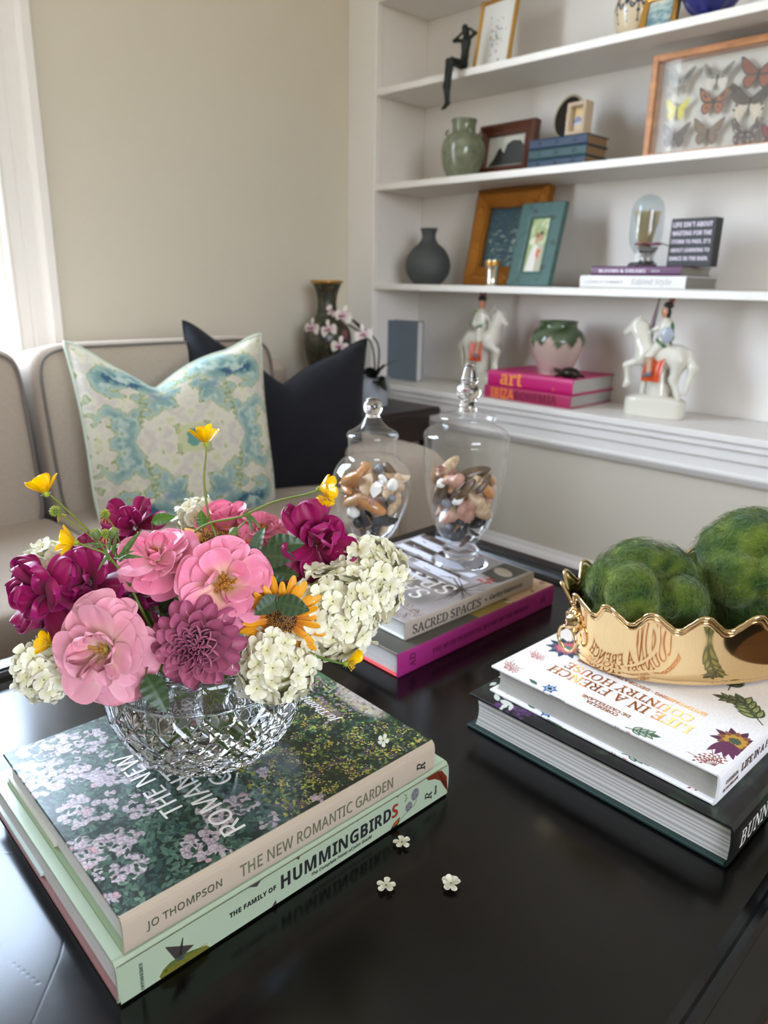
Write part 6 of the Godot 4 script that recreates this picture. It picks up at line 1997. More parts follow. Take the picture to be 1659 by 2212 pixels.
	for k in 3:
		var cm := mat([Color(0.12, 0.21, 0.30), Color(0.14, 0.27, 0.29), Color(0.13, 0.21, 0.32)][k], 0.55)
		var b := book("old_book", ["blue cloth book at the bottom of the stack of three old books", "greenish blue cloth book in the middle of the stack of three old books", "slate blue cloth book on top of the stack of three old books"][k], Vector3(bx + bw - 0.002 * k, y2 + 0.0268 * k + 0.0002, -1.952 - 0.002 * k), 0.0, 0.112, bw, 0.0266, cm, cm, cm, "old blue books on the second shelf", 0.002, tan)
		# spine towards the room
		b.rotation.y = PI / 2
		b.position = Vector3(bx + 0.001 * k, y2 + 0.0268 * k + 0.0002, -1.952)
		for j in 3:
			letters("IIII", "Droid Serif", b, M.ink, Vector3(-0.0046, 0.0133, bw * (0.16 + 0.3 * j)), SPINE, 0.012, false, 1.3)
	var y3 := y2 + 0.0810
	var ov := thing("oval_frame", "oval beaded miniature portrait on a dark ground, standing on the blue books", "picture", Vector3(-1.2958, y3, -2.005))
	ov.basis = Basis(Vector3.UP, -0.15) * Basis(Vector3.RIGHT, -0.16)
	var por := blank(96, 112, Color(0.09, 0.065, 0.055))
	blob(por, 48, 95, 34, Color(0.07, 0.07, 0.11), 1.0)
	blob(por, 50, 46, 13, Color(0.62, 0.38, 0.29), 1.25)
	blob(por, 49, 34, 13, Color(0.16, 0.10, 0.07), 0.7)
	blob(por, 48, 66, 8, Color(0.75, 0.68, 0.62), 0.5)
	var disc := []
	var duv := []
	for k in 40:
		var a := TAU * k / 40
		disc.append(Vector3(cos(a) * 0.047, 0.057 + sin(a) * 0.053, 0.002))
		duv.append(Vector2(0.5 + 0.5 * cos(a), 0.5 - 0.5 * sin(a)))
	part("picture", faces([disc], [duv]), pic(por, 0.2), ov)
	var beads := []
	for k in 44:
		var a := TAU * k / 44
		beads.append([ball(Vector3.ONE * 0.0042, 8, 6), Transform3D(Basis.IDENTITY, Vector3(cos(a) * 0.050, 0.0605 + sin(a) * 0.056, 0.0))])
	part("beaded_frame", join(beads), mat(Color(0.70, 0.66, 0.56), 0.35, {"metallic": 0.7}), ov)
	part("backing", extrude(disc.map(func(v): return Vector2(v.x * 1.04, 0.0585 + (v.y - 0.057) * 1.04)), -0.006, 0.0015), M.darkwood, ov)
	var lan := blank(64, 80, Color(0.70, 0.74, 0.80))
	poly(lan, [Vector2(0, 0), Vector2(64, 0), Vector2(64, 30), Vector2(0, 34)], Color(0.83, 0.72, 0.50))
	poly(lan, [Vector2(0, 42), Vector2(22, 26), Vector2(40, 36), Vector2(64, 30), Vector2(64, 46), Vector2(0, 48)], Color(0.52, 0.50, 0.62))
	poly(lan, [Vector2(0, 58), Vector2(64, 54), Vector2(64, 80), Vector2(0, 80)], Color(0.80, 0.70, 0.56))
	framed("picture_frame", "little cream box frame with a seaside picture, in front of the oval portrait", Vector3(-1.2370, y3, -1.975), deg_to_rad(-8), 3, 0.064, 0.083, 0.011, 0.034, mat(Color(0.74, 0.66, 0.56), 0.5), pic(lan), 0.001)
	butterflies(y2)
	# ---- third shelf
	var y4 := 0.9322
	part_vase(y4)
	var lily := blank(192, 192, Color(0.16, 0.27, 0.31))
	for k in 260:
		var p := Vector2(r.randf() * 192, r.randf() * 192)
		blob(lily, p.x, p.y, r.randf_range(5, 14), Color(0.13, 0.22, 0.30).lerp(Color(0.26, 0.40, 0.36), r.randf()), 0.4, r.randfn(0, 0.3), 0.8)
	for k in 60:
		var p := Vector2(r.randf_range(0.1, 0.95) * 192, (0.35 + 0.6 * r.randf()) * 192)
		for j in 4:
			blob(lily, p.x + r.randfn(0, 6), p.y + r.randfn(0, 2), r.randf_range(2, 5), Color(0.50, 0.60, 0.55, 0.8) if j else Color(0.75, 0.78, 0.76, 0.9), 0.5)
	var ornate := mat(Color(0.68, 0.44, 0.16), 0.38, {"metallic": 0.7, "heightmap_enabled": true, "heightmap_texture": ntex(0.06, 256, 3), "heightmap_scale": 0.8, "uv1_triplanar": true, "uv1_scale": Vector3(8, 8, 8)})
	framed("painting", "water garden painting in an ornate old gold frame leaning behind the teal one", Vector3(-1.5130, y4, -2.025), deg_to_rad(-3), 11, 0.285, 0.30, 0.058, 0.032, ornate, pic(lily), 0.012)
	var wed := blank(96, 128, Color(0.62, 0.68, 0.48))
	for k in 60:
		blob(wed, r.randf() * 96, r.randf() * 70, r.randf_range(4, 14), Color(0.55, 0.62, 0.36).lerp(Color(0.88, 0.90, 0.80), r.randf()), 0.8, 0, 0.8)
	poly(wed, [Vector2(8, 128), Vector2(22, 76), Vector2(36, 60), Vector2(52, 64), Vector2(60, 128)], Color(0.88, 0.86, 0.82))
	poly(wed, [Vector2(54, 128), Vector2(52, 70), Vector2(64, 58), Vector2(80, 72), Vector2(86, 128)], Color(0.72, 0.70, 0.62))
	blob(wed, 42, 50, 9, Color(0.76, 0.58, 0.46), 1.2)
	blob(wed, 60, 44, 9, Color(0.74, 0.55, 0.43), 1.2)
	blob(wed, 42, 40, 10, Color(0.55, 0.38, 0.22), 0.7)
	blob(wed, 60, 35, 9, Color(0.32, 0.22, 0.15), 0.6)
	for k in 10:
		blob(wed, 58 + r.randfn(0, 7), 84 + r.randfn(0, 6), 5, Color(0.80, 0.45, 0.32))
	var tl := mat(Color(0.25, 0.38, 0.36), 0.5, {"albedo_texture": ntex(0.03, 128, 4, 0.0, [Color(0.75, 0.6, 0.5), Color(1, 1, 1), Color(1, 1, 1), Color(1, 1, 1)]), "uv1_triplanar": true, "uv1_scale": Vector3(7, 7, 7)})
	framed("photo_frame", "distressed teal wooden frame with a couple's photograph, leaning before the gold frame", Vector3(-1.3555, y4, -1.965), deg_to_rad(-4), 13, 0.158, 0.245, 0.044, 0.02, tl, pic(wed), 0.0)
	var cup := thing("beaker", "small silver beaker with a gilt inside, in front of the gold frame", "cup", Vector3(-1.4701, y4, -1.935))
	part("cup", lathe(smooth([Vector2(0, 0), Vector2(0.021, 0), Vector2(0.021, 0.004), Vector2(0.021, 0.004), Vector2(0.018, 0.014), Vector2(0.02, 0.05), Vector2(0.024, 0.072), Vector2(0.0225, 0.072), Vector2(0.018, 0.05), Vector2(0.0, 0.045)], 4), 32), mat(Color(0.86, 0.82, 0.76), 0.12, {"metallic": 1.0}), cup)
	part("gilt_band", lathe([Vector2(0.0235, 0.058), Vector2(0.0245, 0.066), Vector2(0.0248, 0.0722), Vector2(0.0225, 0.0726), Vector2(0.0218, 0.062)], 32), M.gold, cup)
	# white and purple books, spines to the room
	var pp := mat(Color(0.33, 0.13, 0.30), 0.4)
	var wb := mat(Color(0.85, 0.84, 0.83), 0.35)
	var x0 := -1.1544
	var x1 := -0.8525
	var b1 := book("book", "white book lying on the shelf under the purple one", Vector3(x0, y4 + 0.0002, -1.928), 0, 0.2, x1 - x0, 0.0335, wb, wb, wb, "", 0.0028, page_stripes(50, Color(0.42, 0.41, 0.38), Color(0.60, 0.58, 0.54), 0.0))
	b1.rotation.y = PI / 2
	var gy := mat(Color(0.62, 0.60, 0.58), 0.5)
	letters("CITIZENS OF HUMANITY", "Droid Sans", b1, gy, Vector3(-0.0046, 0.0165, 0.012), SPINE, 0.12)
	letters("Edited Style", "Droid Serif", b1, gy, Vector3(-0.0046, 0.0165, 0.155), SPINE, 0.11, false, 1.0, 0.0003, 0.2)
	var x2 := -1.1262
	var x3 := -0.8698
	var b2 := book("book", "thin purple book lying on the white one", Vector3(x2, y4 + 0.034, -1.932), 0, 0.185, x3 - x2, 0.0235, pp, pp, pp, "", 0.0022, page_stripes(51, Color(0.44, 0.42, 0.38), Color(0.62, 0.60, 0.55), 0.0))
	b2.rotation.y = PI / 2
	var lw := mat(Color(0.88, 0.82, 0.88), 0.4)
	letters("BLOOMS & DREAMS", "Droid Sans", b2, lw, Vector3(-0.0046, 0.0115, 0.026), SPINE, 0.135, true, 0.8)
	letters("MISHA", "Droid Sans", b2, lw, Vector3(-0.0046, 0.0115, 0.178), SPINE, 0.022)
	var y5 := y4 + 0.0577
	cloche(Vector3(-1.0128, y5, -2.0), Vector3(-0.9835, y5, -1.962))
	var blk := mat(Color(0.03, 0.03, 0.032), 0.5)
	var sg := thing("box_sign", "black box sign with white lettering standing on the purple book", "sign", Vector3(-0.8788, y5 + 0.0003, -2.005))
	sg.rotation.y = deg_to_rad(-2)
	var S := 0.118
	part("box", slab(Vector3(-S / 2, 0, -0.02), Vector3(S / 2, S, 0.02), 0.001), blk, sg)
	var lines := ["LIFE ISN'T ABOUT", "WAITING FOR THE", "STORM TO PASS. IT'S", "ABOUT LEARNING TO", "DANCE IN THE RAIN."]
	for k in 5:
		letters(lines[k], "Droid Sans", sg, lw, Vector3(-S * 0.45, S * (0.87 - 0.175 * k), 0.0203), Basis.IDENTITY, S * 0.88, true, 1.25)
	# ---- ledge
	var y6 := 0.5942
	var gb := mat(Color(0.46, 0.51, 0.56), 0.75, {"albedo_texture": M.weave, "uv1_triplanar": true, "uv1_scale": Vector3(12, 12, 12)})
	var ub := thing("book", "grey-blue cloth-bound book standing upright at the left end of the ledge", "book", Vector3(-1.8963, y6, -2.0))
	ub.rotation.y = deg_to_rad(6)
	part("front_cover", slab(Vector3(-0.069, 0, 0.012), Vector3(0.069, 0.212, 0.015), 0.0012), gb, ub)
	part("back_cover", slab(Vector3(-0.069, 0, -0.021), Vector3(0.069, 0.212, -0.018), 0.0012), gb, ub)
	part("spine", slab(Vector3(-0.072, 0, -0.021), Vector3(-0.068, 0.212, 0.015), 0.0015), gb, ub)
	part("page_block", slab(Vector3(-0.067, 0.003, -0.018), Vector3(0.066, 0.209, 0.012), 0.0005), M.pages, ub)
	rider("porcelain_rider", "white pottery rider in a plumed hat, horse facing right, left of pink books", Vector3(-1.5557, y6, -2.02), 1.0, true)
	rider("porcelain_rider", "white pottery rider with furled flag, horse facing left, right of pink books", Vector3(-0.9234, y6, -1.99), -1.0, false)
	var pinkm := mat(Color(0.74, 0.06, 0.40), 0.4)
	var pk2 := mat(Color(0.64, 0.10, 0.32), 0.55)
	var xi0 := -1.4465
	var xi1 := -1.1329
	var i1 := book("book", "crimson pink book with orange and red capitals on its spine, under the bright pink one", Vector3(xi0, y6 + 0.0002, -1.902), 0, 0.24, xi1 - xi0, 0.0385, pk2, pk2, pk2, "", 0.003, page_stripes(52, Color(0.52, 0.5, 0.48), Color(0.74, 0.72, 0.69), 0.0))
	i1.rotation.y = PI / 2
	letters("IBIZA", "Droid Sans", i1, mat(Color(0.90, 0.48, 0.14), 0.5), Vector3(-0.0046, 0.019, 0.026), SPINE, 0.088, true, 1.25)
	letters("BOHEMIA", "Droid Sans", i1, mat(Color(0.42, 0.03, 0.14), 0.5), Vector3(-0.0046, 0.019, 0.117), SPINE, 0.150, true, 1.1)
	var xa0 := -1.4382
	var xa1 := -1.1333
	var i2 := book("book", "bright pink book with a gold title on its spine, carrying the green pot", Vector3(xa0, y6 + 0.039, -1.906), 0, 0.235, xa1 - xa0, 0.046, pinkm, pinkm, pinkm, "", 0.003, page_stripes(53, Color(0.55, 0.53, 0.5), Color(0.78, 0.76, 0.73), 0.0))
	i2.rotation.y = PI / 2
	letters("art", "Droid Serif", i2, mat(Color(0.95, 0.60, 0.18), 0.4), Vector3(-0.0046, 0.026, 0.050), SPINE, 0.080, true, 1.1)
	letters("a", "Droid Serif", i2, mat(Color(0.93, 0.45, 0.25), 0.5), Vector3(-0.0046, 0.012, 0.238), SPINE, 0.008, true)
	var y7 := y6 + 0.0853
	var gp := thing("pot", "squat stoneware pot with dripping green glaze over pale pink, on the pink books", "pot", Vector3(-1.2584, y7, -2.0))
	var green := lin(0.22, 0.27, 0.16)
	part("body", lathe(smooth([Vector2(0, 0), Vector2(0.046, 0), Vector2(0.048, 0.004), Vector2(0.066, 0.045), Vector2(0.081, 0.088), Vector2(0.082, 0.105), Vector2(0.072, 0.125), Vector2(0.058, 0.137), Vector2(0.056, 0.147), Vector2(0.058, 0.154), Vector2(0.055, 0.156), Vector2(0.051, 0.145), Vector2(0.06, 0.125), Vector2(0.05, 0.04), Vector2(0, 0.02)], 6), 64, func(u, v):
		var drip: float = 0.375 + 0.03 * sin(u * TAU * 11.0) + 0.02 * sin(u * TAU * 5.0 + 1.0)
		var k: float = smoothstep(drip - 0.012, drip + 0.012, v) if v < 0.7 else 1.0
		return lin(0.72, 0.62, 0.58).lerp(green.lerp(lin(0.34, 0.39, 0.31), 0.5 + 0.5 * sin(u * 31.0 + v * 40.0)), k)), vc(0.12), gp)
	# small metal turtle on the book's edge
	var tu := thing("turtle", "small dark metal turtle ornament in front of the green pot", "figurine", Vector3(-1.1656, y7, -1.935))
	var br := mat(Color(0.16, 0.13, 0.09), 0.35, {"metallic": 0.6})
	part("shell", ball(Vector3(0.030, 0.017, 0.022), 24, 14, func(d): return 1.0 + 0.05 * sin(d.x * 14.0) * sin(d.z * 12.0)), br, tu, xf(Vector3(0, 0.013, 0)))
	var tb := [[Vector3(-0.02, 0.009, 0), Vector3(0.02, 0.009, 0), 0.008, 0.008], [Vector3(0, 0.008, -0.014), Vector3(0, 0.008, 0.014), 0.007, 0.007], [Vector3(-0.018, 0.009, -0.014), Vector3(0.018, 0.009, 0.014), 0.006, 0.006], [Vector3(-0.018, 0.009, 0.014), Vector3(0.018, 0.009, -0.014), 0.006, 0.006], [Vector3(-0.02, 0.012, 0), Vector3(-0.046, 0.018, 0.002), 0.006, 0.0065], [Vector3(-0.046, 0.018, 0.002), Vector3(-0.058, 0.026, 0.004), 0.003, 0.0015]]
	for s in [-1.0, 1.0]:
		for e in [-1.0, 1.0]:
			tb.append([Vector3(e * 0.018, 0.01, s * 0.014), Vector3(e * 0.030, 0.004, s * 0.026), 0.005, 0.004])
	part("limbs", nets(tb, 0.002, 0.004), br, tu)

func part_vase(y: float):
	var v := thing("vase", "round matt charcoal vase with a short flared neck", "vase", Vector3(-1.7968, y, -2.0))
	part("body", lathe(smooth([Vector2(0, 0), Vector2(0.044, 0), Vector2(0.05, 0.004), Vector2(0.070, 0.030), Vector2(0.0775, 0.060), Vector2(0.071, 0.090), Vector2(0.054, 0.116), Vector2(0.034, 0.133), Vector2(0.0245, 0.148), Vector2(0.0235, 0.160), Vector2(0.0275, 0.175), Vector2(0.030, 0.180), Vector2(0.0265, 0.180), Vector2(0.02, 0.16), Vector2(0.0, 0.12)], 5), 56), mat(Color(0.27, 0.28, 0.28), 0.62), v)

func butterflies(y: float):
	var z := -2.03
	var wood := mat(Color(0.78, 0.52, 0.27), 0.45, {"albedo_texture": ntex(0.02, 128, 4, 0.0, [Color(0.75, 0.7, 0.62), Color(1, 1, 1)]), "uv1_triplanar": true, "uv1_scale": Vector3(3, 12, 12)})
	var xl := -1.0413
	var W := 0.50
	var H := 0.245
	var t := thing("display_case", "shallow wooden glass-fronted case of pinned butterflies leaning against the shelf back", "display case", Vector3(xl, y, z))
	for e in [[Vector3(0, 0, 0), Vector3(0.016, H, 0.045)], [Vector3(W - 0.016, 0, 0), Vector3(W, H, 0.045)], [Vector3(0.016, 0, 0), Vector3(W - 0.016, 0.016, 0.045)], [Vector3(0.016, H - 0.016, 0), Vector3(W - 0.016, H, 0.045)]]:
		part("frame_bar", slab(e[0], e[1], 0.0012), wood, t)
	part("back_board", slab(Vector3(0.015, 0.015, 0.0), Vector3(W - 0.015, H - 0.015, 0.004), 0.0005), mat(Color(0.80, 0.79, 0.75), 0.8), t)
	part("pane", slab(Vector3(0.014, 0.014, 0.038), Vector3(W - 0.014, H - 0.014, 0.040), 0.0003), M.pane, t)
	var zc := z + 0.018
	for e in [["black butterfly with white speckles and brown hind wings, top left in the case", 1467, 178, Color(0.10, 0.09, 0.08), Color(0.72, 0.70, 0.62), Color(0.36, 0.28, 0.2), 1, 1.0], ["black and white butterfly in the top row of the case", 1553, 166, Color(0.14, 0.12, 0.11), Color(0.82, 0.80, 0.74), Color(0.78, 0.76, 0.70), 1, 0.95], ["orange butterfly with black wing tips, top right in the case", 1638, 158, Color(0.50, 0.22, 0.06), Color(0.10, 0.07, 0.06), Color(0.55, 0.27, 0.08), 2, 1.15], ["yellow butterfly at the left of the middle row", 1462, 238, Color(0.80, 0.76, 0.22), Color(0.86, 0.83, 0.36), Color(0.78, 0.74, 0.24), 0, 0.8], ["dark butterfly with orange bars in the middle row", 1545, 218, Color(0.13, 0.08, 0.05), Color(0.66, 0.36, 0.12), Color(0.36, 0.2, 0.08), 3, 1.0], ["large brown swallowtail with white hind spots, right of the middle row", 1622, 216, Color(0.24, 0.17, 0.11), Color(0.13, 0.10, 0.08), Color(0.80, 0.75, 0.66), 4, 1.3], ["plain brown butterfly at the lower left of the case", 1458, 295, Color(0.30, 0.24, 0.20), Color(0.36, 0.30, 0.25), Color(0.26, 0.20, 0.17), 0, 0.95], ["buff veined butterfly in the bottom row of the case", 1533, 283, Color(0.46, 0.37, 0.27), Color(0.30, 0.23, 0.17), Color(0.44, 0.34, 0.25), 1, 1.0], ["dark brown butterfly with pale pink spots in the bottom row", 1614, 280, Color(0.13, 0.09, 0.07), Color(0.72, 0.62, 0.58), Color(0.16, 0.10, 0.08), 5, 0.95], ["red and dark butterfly at the right edge of the bottom row", 1676, 286, Color(0.50, 0.08, 0.12), Color(0.12, 0.07, 0.06), Color(0.4, 0.1, 0.16), 2, 0.95]]:
		var at := onto(e[1], e[2], zc)
		var b := thing("butterfly", e[0], "butterfly", at, 0.0, "butterflies pinned in the case")
		b.rotation.z = deg_to_rad(-4)
		var ca: Color = e[3].srgb_to_linear()
		var cb: Color = e[4].srgb_to_linear()
		var cc: Color = e[5].srgb_to_linear()
		var mode: int = e[6]
		var sc: float = e[7]
		for s in [-1.0, 1.0]:
			part("forewing", wing([Vector2(0, 0.004), Vector2(0.012, 0.016), Vector2(0.030, 0.030), Vector2(0.039, 0.033), Vector2(0.039, 0.026), Vector2(0.033, 0.008), Vector2(0.022, -0.002), Vector2(0.002, -0.003)], s * sc, sc, ca, cb, mode), M.wingm, b)
			part("hindwing", wing([Vector2(0.001, 0.0), Vector2(0.020, 0.0), Vector2(0.028, -0.008), Vector2(0.026, -0.020), Vector2(0.017, -0.028 if mode != 4 else -0.040), Vector2(0.008, -0.022), Vector2(0.001, -0.008)], s * sc, sc, cc, cb, mode), M.wingm, b, xf(Vector3(0, 0, -0.0008)))
		part("body", tube([Vector3(0, -0.014 * sc, 0), Vector3(0, -0.004 * sc, 0.0008), Vector3(0, 0.006 * sc, 0.0008), Vector3(0, 0.010 * sc, 0)], func(v): return 0.0018 * sin(PI * (0.15 + 0.75 * v)), 8), M.ink, b)
		part("antennae", join([[tube([Vector3(0, 0.009 * sc, 0), Vector3(0.003, 0.014 * sc, 0.001), Vector3(0.007, 0.020 * sc, 0.001)], 0.00025, 4), Transform3D.IDENTITY], [tube([Vector3(0, 0.009 * sc, 0), Vector3(-0.003, 0.014 * sc, 0.001), Vector3(-0.007, 0.020 * sc, 0.001)], 0.00025, 4), Transform3D.IDENTITY]]), M.ink, b)

# the point on the plane z where the given place on the photograph's grid of measurements lies (measured once, along and up the case)
func onto(px: float, py: float, z: float) -> Vector3:
	var o := Vector3(-0.9768, 1.4332, -2.012)
	var ax := (Vector3(-0.7838, 1.4239, -2.012) - o) / 171.0
	var ay := (Vector3(-0.9702, 1.3085, -2.012) - o - ax * -9.0) / 117.0
	var u := px - 1467.0
	var v := py - 178.0 + u * 20.0 / 171.0
	return Vector3(o.x + ax.x * u + ay.x * v, o.y + ax.y * u + ay.y * v, z)

func wing(o: Array, sx: float, sy: float, a: Color, b: Color, mode: int) -> ArrayMesh:
	if not M.has("wingm"):
		M.wingm = vc(0.7)
	var n: int = o.size()
	var c := Vector2.ZERO
	for v in o:
		c += v / n
	return grid(n * 4, 7, func(u, v):
		var k: float = u * n
		var i := int(k) % n
		var e: Vector2 = o[i].cubic_interpolate(o[(i + 1) % n], o[(i + n - 1) % n], o[(i + 2) % n], k - floorf(k))
		var q: Vector2 = c.lerp(e, v)
		return Vector3(q.x * sx, q.y * sy, 0.10 * absf(q.x) + 0.0006 * sin(v * 6.0)), func(u, v):
		var spot := false
		match mode:
			1: spot = v > 0.45 and sin(u * 50.0) * sin(v * 21.0) > 0.25
			2: spot = v > 0.78
			3: spot = v > 0.35 and v < 0.62
			4: spot = v > 0.6 and u < 0.6 and sin(u * 40.0) > 0.0
			5: spot = absf(v - 0.62) < 0.12 and fposmod(u * 3.0, 1.0) < 0.3
		return b if spot else a.lerp(b, 0.10 + 0.1 * sin(u * 60.0)), true)

func cloche(at: Vector3, at2: Vector3):
	var g := pane(0.17, Color(0.25, 0.58, 0.64))
	var t := thing("match_cloche", "blue-tinted glass cloche full of long matches on the purple book", "cloche", at)
	part("base", lathe(smooth([Vector2(0, 0), Vector2(0.036, 0), Vector2(0.037, 0.006), Vector2(0.03, 0.012), Vector2(0, 0.012)], 3), 40), mat(Color(0.30, 0.32, 0.33), 0.4), t)
	part("striker", lathe([Vector2(0, 0.012), Vector2(0.022, 0.012), Vector2(0.016, 0.05), Vector2(0, 0.05)], 24), M.paper, t)
	part("dome", lathe(smooth([Vector2(0.024, 0.034), Vector2(0.038, 0.055), Vector2(0.043, 0.080), Vector2(0.043, 0.13), Vector2(0.040, 0.155), Vector2(0.030, 0.172), Vector2(0.014, 0.181), Vector2(0.0, 0.183)], 5), 48), g, t)
	var q := RandomNumberGenerator.new()
	q.seed = 6
	var l := []
	var h := []
	for k in 70:
		var a := k * 2.4
		var rr := sqrt(k / 70.0)
		var p0 := Vector3(cos(a) * rr * 0.016, 0.05, sin(a) * rr * 0.016)
		var p1 := Vector3(cos(a) * rr * 0.036, 0.14 + q.randfn(0, 0.003), sin(a) * rr * 0.036)
		l.append([tube([p0, p1], 0.0012, 4), Transform3D.IDENTITY])
	var o := part("matchsticks", join(l), mat(Color(0.74, 0.60, 0.30), 0.6), t)
	o.set_meta("kind", "stuff")
	var s := thing("glass_candlestick", "small clear glass stand carrying a pink silk blossom before the cloche", "ornament", at2)
	part("stand", lathe(smooth([Vector2(0, 0), Vector2(0.026, 0), Vector2(0.027, 0.004), Vector2(0.020, 0.010), Vector2(0.020, 0.030), Vector2(0.026, 0.045), Vector2(0.026, 0.048), Vector2(0.0, 0.047)], 4), 36), M.glass, s)
	var pm := petal(0.036, 0.03, 0.3, 0.1, -0.3, 0.06, 2.0, lin(0.45, 0.12, 0.22), lin(0.62, 0.22, 0.34), lin(0.72, 0.40, 0.50))
	for k in 7:
		set_petal(s, pm, M.petal, TAU * k / 7, 0.12, 0.0, 0.052)
	part("stem", tube(curve([Vector3(0.0, 0.052, 0.0), Vector3(0.03, 0.058, 0.004), Vector3(0.062, 0.05, 0.006)], 4), 0.0016, 6), M.stalk, s)

# glazed pottery horse and rider on an oval base; s = +1 faces right
func rider(n: String, label: String, at: Vector3, s: float, plume: bool):
	var t := thing(n, label, "figurine", at)
	t.rotation.y = deg_to_rad(-8 if plume else 6)
	var w := mat(Color(0.83, 0.81, 0.75), 0.14)
	var V := func(x, y, z): return Vector3(x * s, y, z)
	var o := []
	for k in 48:
		var a := TAU * k / 48
		o.append(Vector2(signf(cos(a)) * pow(absf(cos(a)), 0.5) * 0.082, signf(sin(a)) * pow(absf(sin(a)), 0.7) * 0.036))
	part("base", grid(48, 10, func(u, v):
		var p: Vector2 = o[int(round(u * 48)) % 48]
		var k: float = [0.0, 0.99, 1.0, 1.0, 1.0, 0.985, 0.93, 0.8, 0.6, 0.3, 0.0][int(round(v * 10))]
		var y: float = [0.0, 0.0, 0.002, 0.02, 0.04, 0.046, 0.050, 0.054, 0.058, 0.06, 0.06][int(round(v * 10))]
		return Vector3(p.x * k, y, p.y * k), null, true), w, t)
	var up := 0.035
	var b := [[V.call(0.034, 0.165, 0), V.call(-0.045, 0.165, 0), 0.031, 0.033], [V.call(0.046, 0.175, 0), V.call(0.066, 0.225, 0), 0.026, 0.017], [V.call(0.066, 0.225, 0), V.call(0.074, 0.245, 0), 0.017, 0.015], [V.call(0.074, 0.246, 0), V.call(0.102, 0.222, 0), 0.014, 0.008], [V.call(0.067, 0.255, 0.006), V.call(0.066, 0.268, 0.008), 0.004, 0.002],
		[V.call(0.052, 0.245, 0), V.call(0.036, 0.19, 0.004), 0.010, 0.012], [V.call(0.042, 0.155, 0.014), V.call(0.086, 0.135, 0.016), 0.013, 0.008], [V.call(0.086, 0.135, 0.016), V.call(0.078, 0.085, 0.016), 0.008, 0.006], [V.call(0.078, 0.085, 0.016), V.call(0.086, 0.076, 0.016), 0.007, 0.006], [V.call(0.04, 0.15, -0.012), V.call(0.044, 0.05, -0.012), 0.013, 0.008],
		[V.call(-0.055, 0.155, 0.014), V.call(-0.046, 0.105, 0.016), 0.02, 0.010], [V.call(-0.046, 0.105, 0.016), V.call(-0.066, 0.055, 0.016), 0.010, 0.007], [V.call(-0.055, 0.155, -0.014), V.call(-0.038, 0.105, -0.016), 0.02, 0.010], [V.call(-0.038, 0.105, -0.016), V.call(-0.048, 0.055, -0.016), 0.010, 0.007], [V.call(-0.076, 0.178, 0), V.call(-0.092, 0.14, 0.004), 0.009, 0.012], [V.call(-0.092, 0.14, 0.004), V.call(-0.080, 0.07, 0.008), 0.012, 0.006], [V.call(-0.005, 0.055, -0.008), V.call(0.0, 0.15, -0.008), 0.030, 0.022]]
	part("horse", nets(b, 0.0042, 0.012), w, t)
	var skin := lin(0.78, 0.55, 0.44)
	var rb := [[V.call(-0.006, 0.195, 0.004), V.call(-0.008, 0.245, 0.006), 0.021, 0.019], [V.call(-0.008, 0.25, 0.006), V.call(-0.006, 0.268, 0.008), 0.013, 0.007], [V.call(-0.005, 0.278, 0.009), V.call(-0.004, 0.285, 0.010), 0.0125, 0.012], [V.call(-0.022, 0.245, 0.014), V.call(-0.030, 0.215, 0.024), 0.009, 0.007], [V.call(-0.030, 0.215, 0.024), V.call(0.004, 0.208, 0.03), 0.007, 0.006], [V.call(0.008, 0.245, 0.0), V.call(0.034, 0.225, 0.008), 0.009, 0.006], [V.call(0.0, 0.195, 0.02), V.call(0.018, 0.165, 0.036), 0.014, 0.010], [V.call(0.018, 0.165, 0.036), V.call(0.012, 0.118, 0.041), 0.009, 0.007], [V.call(0.012, 0.118, 0.041), V.call(0.024, 0.112, 0.043), 0.007, 0.005]]
	part("rider", nets(rb, 0.0036, 0.006, func(p, _n):
		if p.y > 0.266 and p.y < 0.291:
			return skin if absf(p.x * s - 0.004) < 0.02 and p.x * s > -0.01 else lin(0.12, 0.10, 0.09)
		if p.y < 0.125:
			return lin(0.40, 0.40, 0.42)
		if p.y < 0.165 and p.z > 0.03:
			return lin(0.74, 0.60, 0.50)
		if absf(p.y - 0.205 - 0.9 * p.x * s) < 0.006 and p.z > 0.012 or p.x * s < -0.024:
			return lin(0.28, 0.45, 0.32)
		return lin(0.83, 0.81, 0.75)), vc(0.16), t)
	var cloth := grid(12, 10, func(u, v): return V.call(lerpf(-0.026, 0.026, u) + 0.008 * (1.0 - v), lerpf(0.098, 0.178, v), 0.039 - 0.02 * v * v * v + 0.003 * cos(u * 9.0)))
	part("saddle_cloth", cloth, mat(Color(0.78, 0.27, 0.07), 0.25), t)
	if plume:
		part("hat", ball(Vector3(0.015, 0.012, 0.014), 14, 10), mat(Color(0.16, 0.11, 0.11), 0.3), t, xf(V.call(-0.006, 0.296, 0.008)))
		part("plume", ball(Vector3(0.013, 0.018, 0.012), 16, 12, func(d): return 1.0 + 0.1 * sin(d.y * 14.0)), mat(Color(0.55, 0.36, 0.36), 0.3), t, xf(V.call(-0.006, 0.316, 0.006)))
		part("scarf", tube(curve([V.call(-0.03, 0.262, 0.01), V.call(-0.034, 0.245, 0.014), V.call(-0.024, 0.222, 0.02)], 4), 0.0055, 8), mat(Color(0.55, 0.58, 0.20), 0.25), t)
		part("bow", tube(curve([V.call(0.024, 0.255, 0), V.call(0.040, 0.278, 0), V.call(0.048, 0.25, 0), V.call(0.04, 0.235, 0)], 5), 0.0035, 7), mat(Color(0.80, 0.76, 0.70), 0.2), t)
	else:
		part("plume", ball(Vector3(0.008, 0.020, 0.008), 14, 10), mat(Color(0.55, 0.30, 0.22), 0.3), t, xf(V.call(-0.014, 0.318, 0.008)))
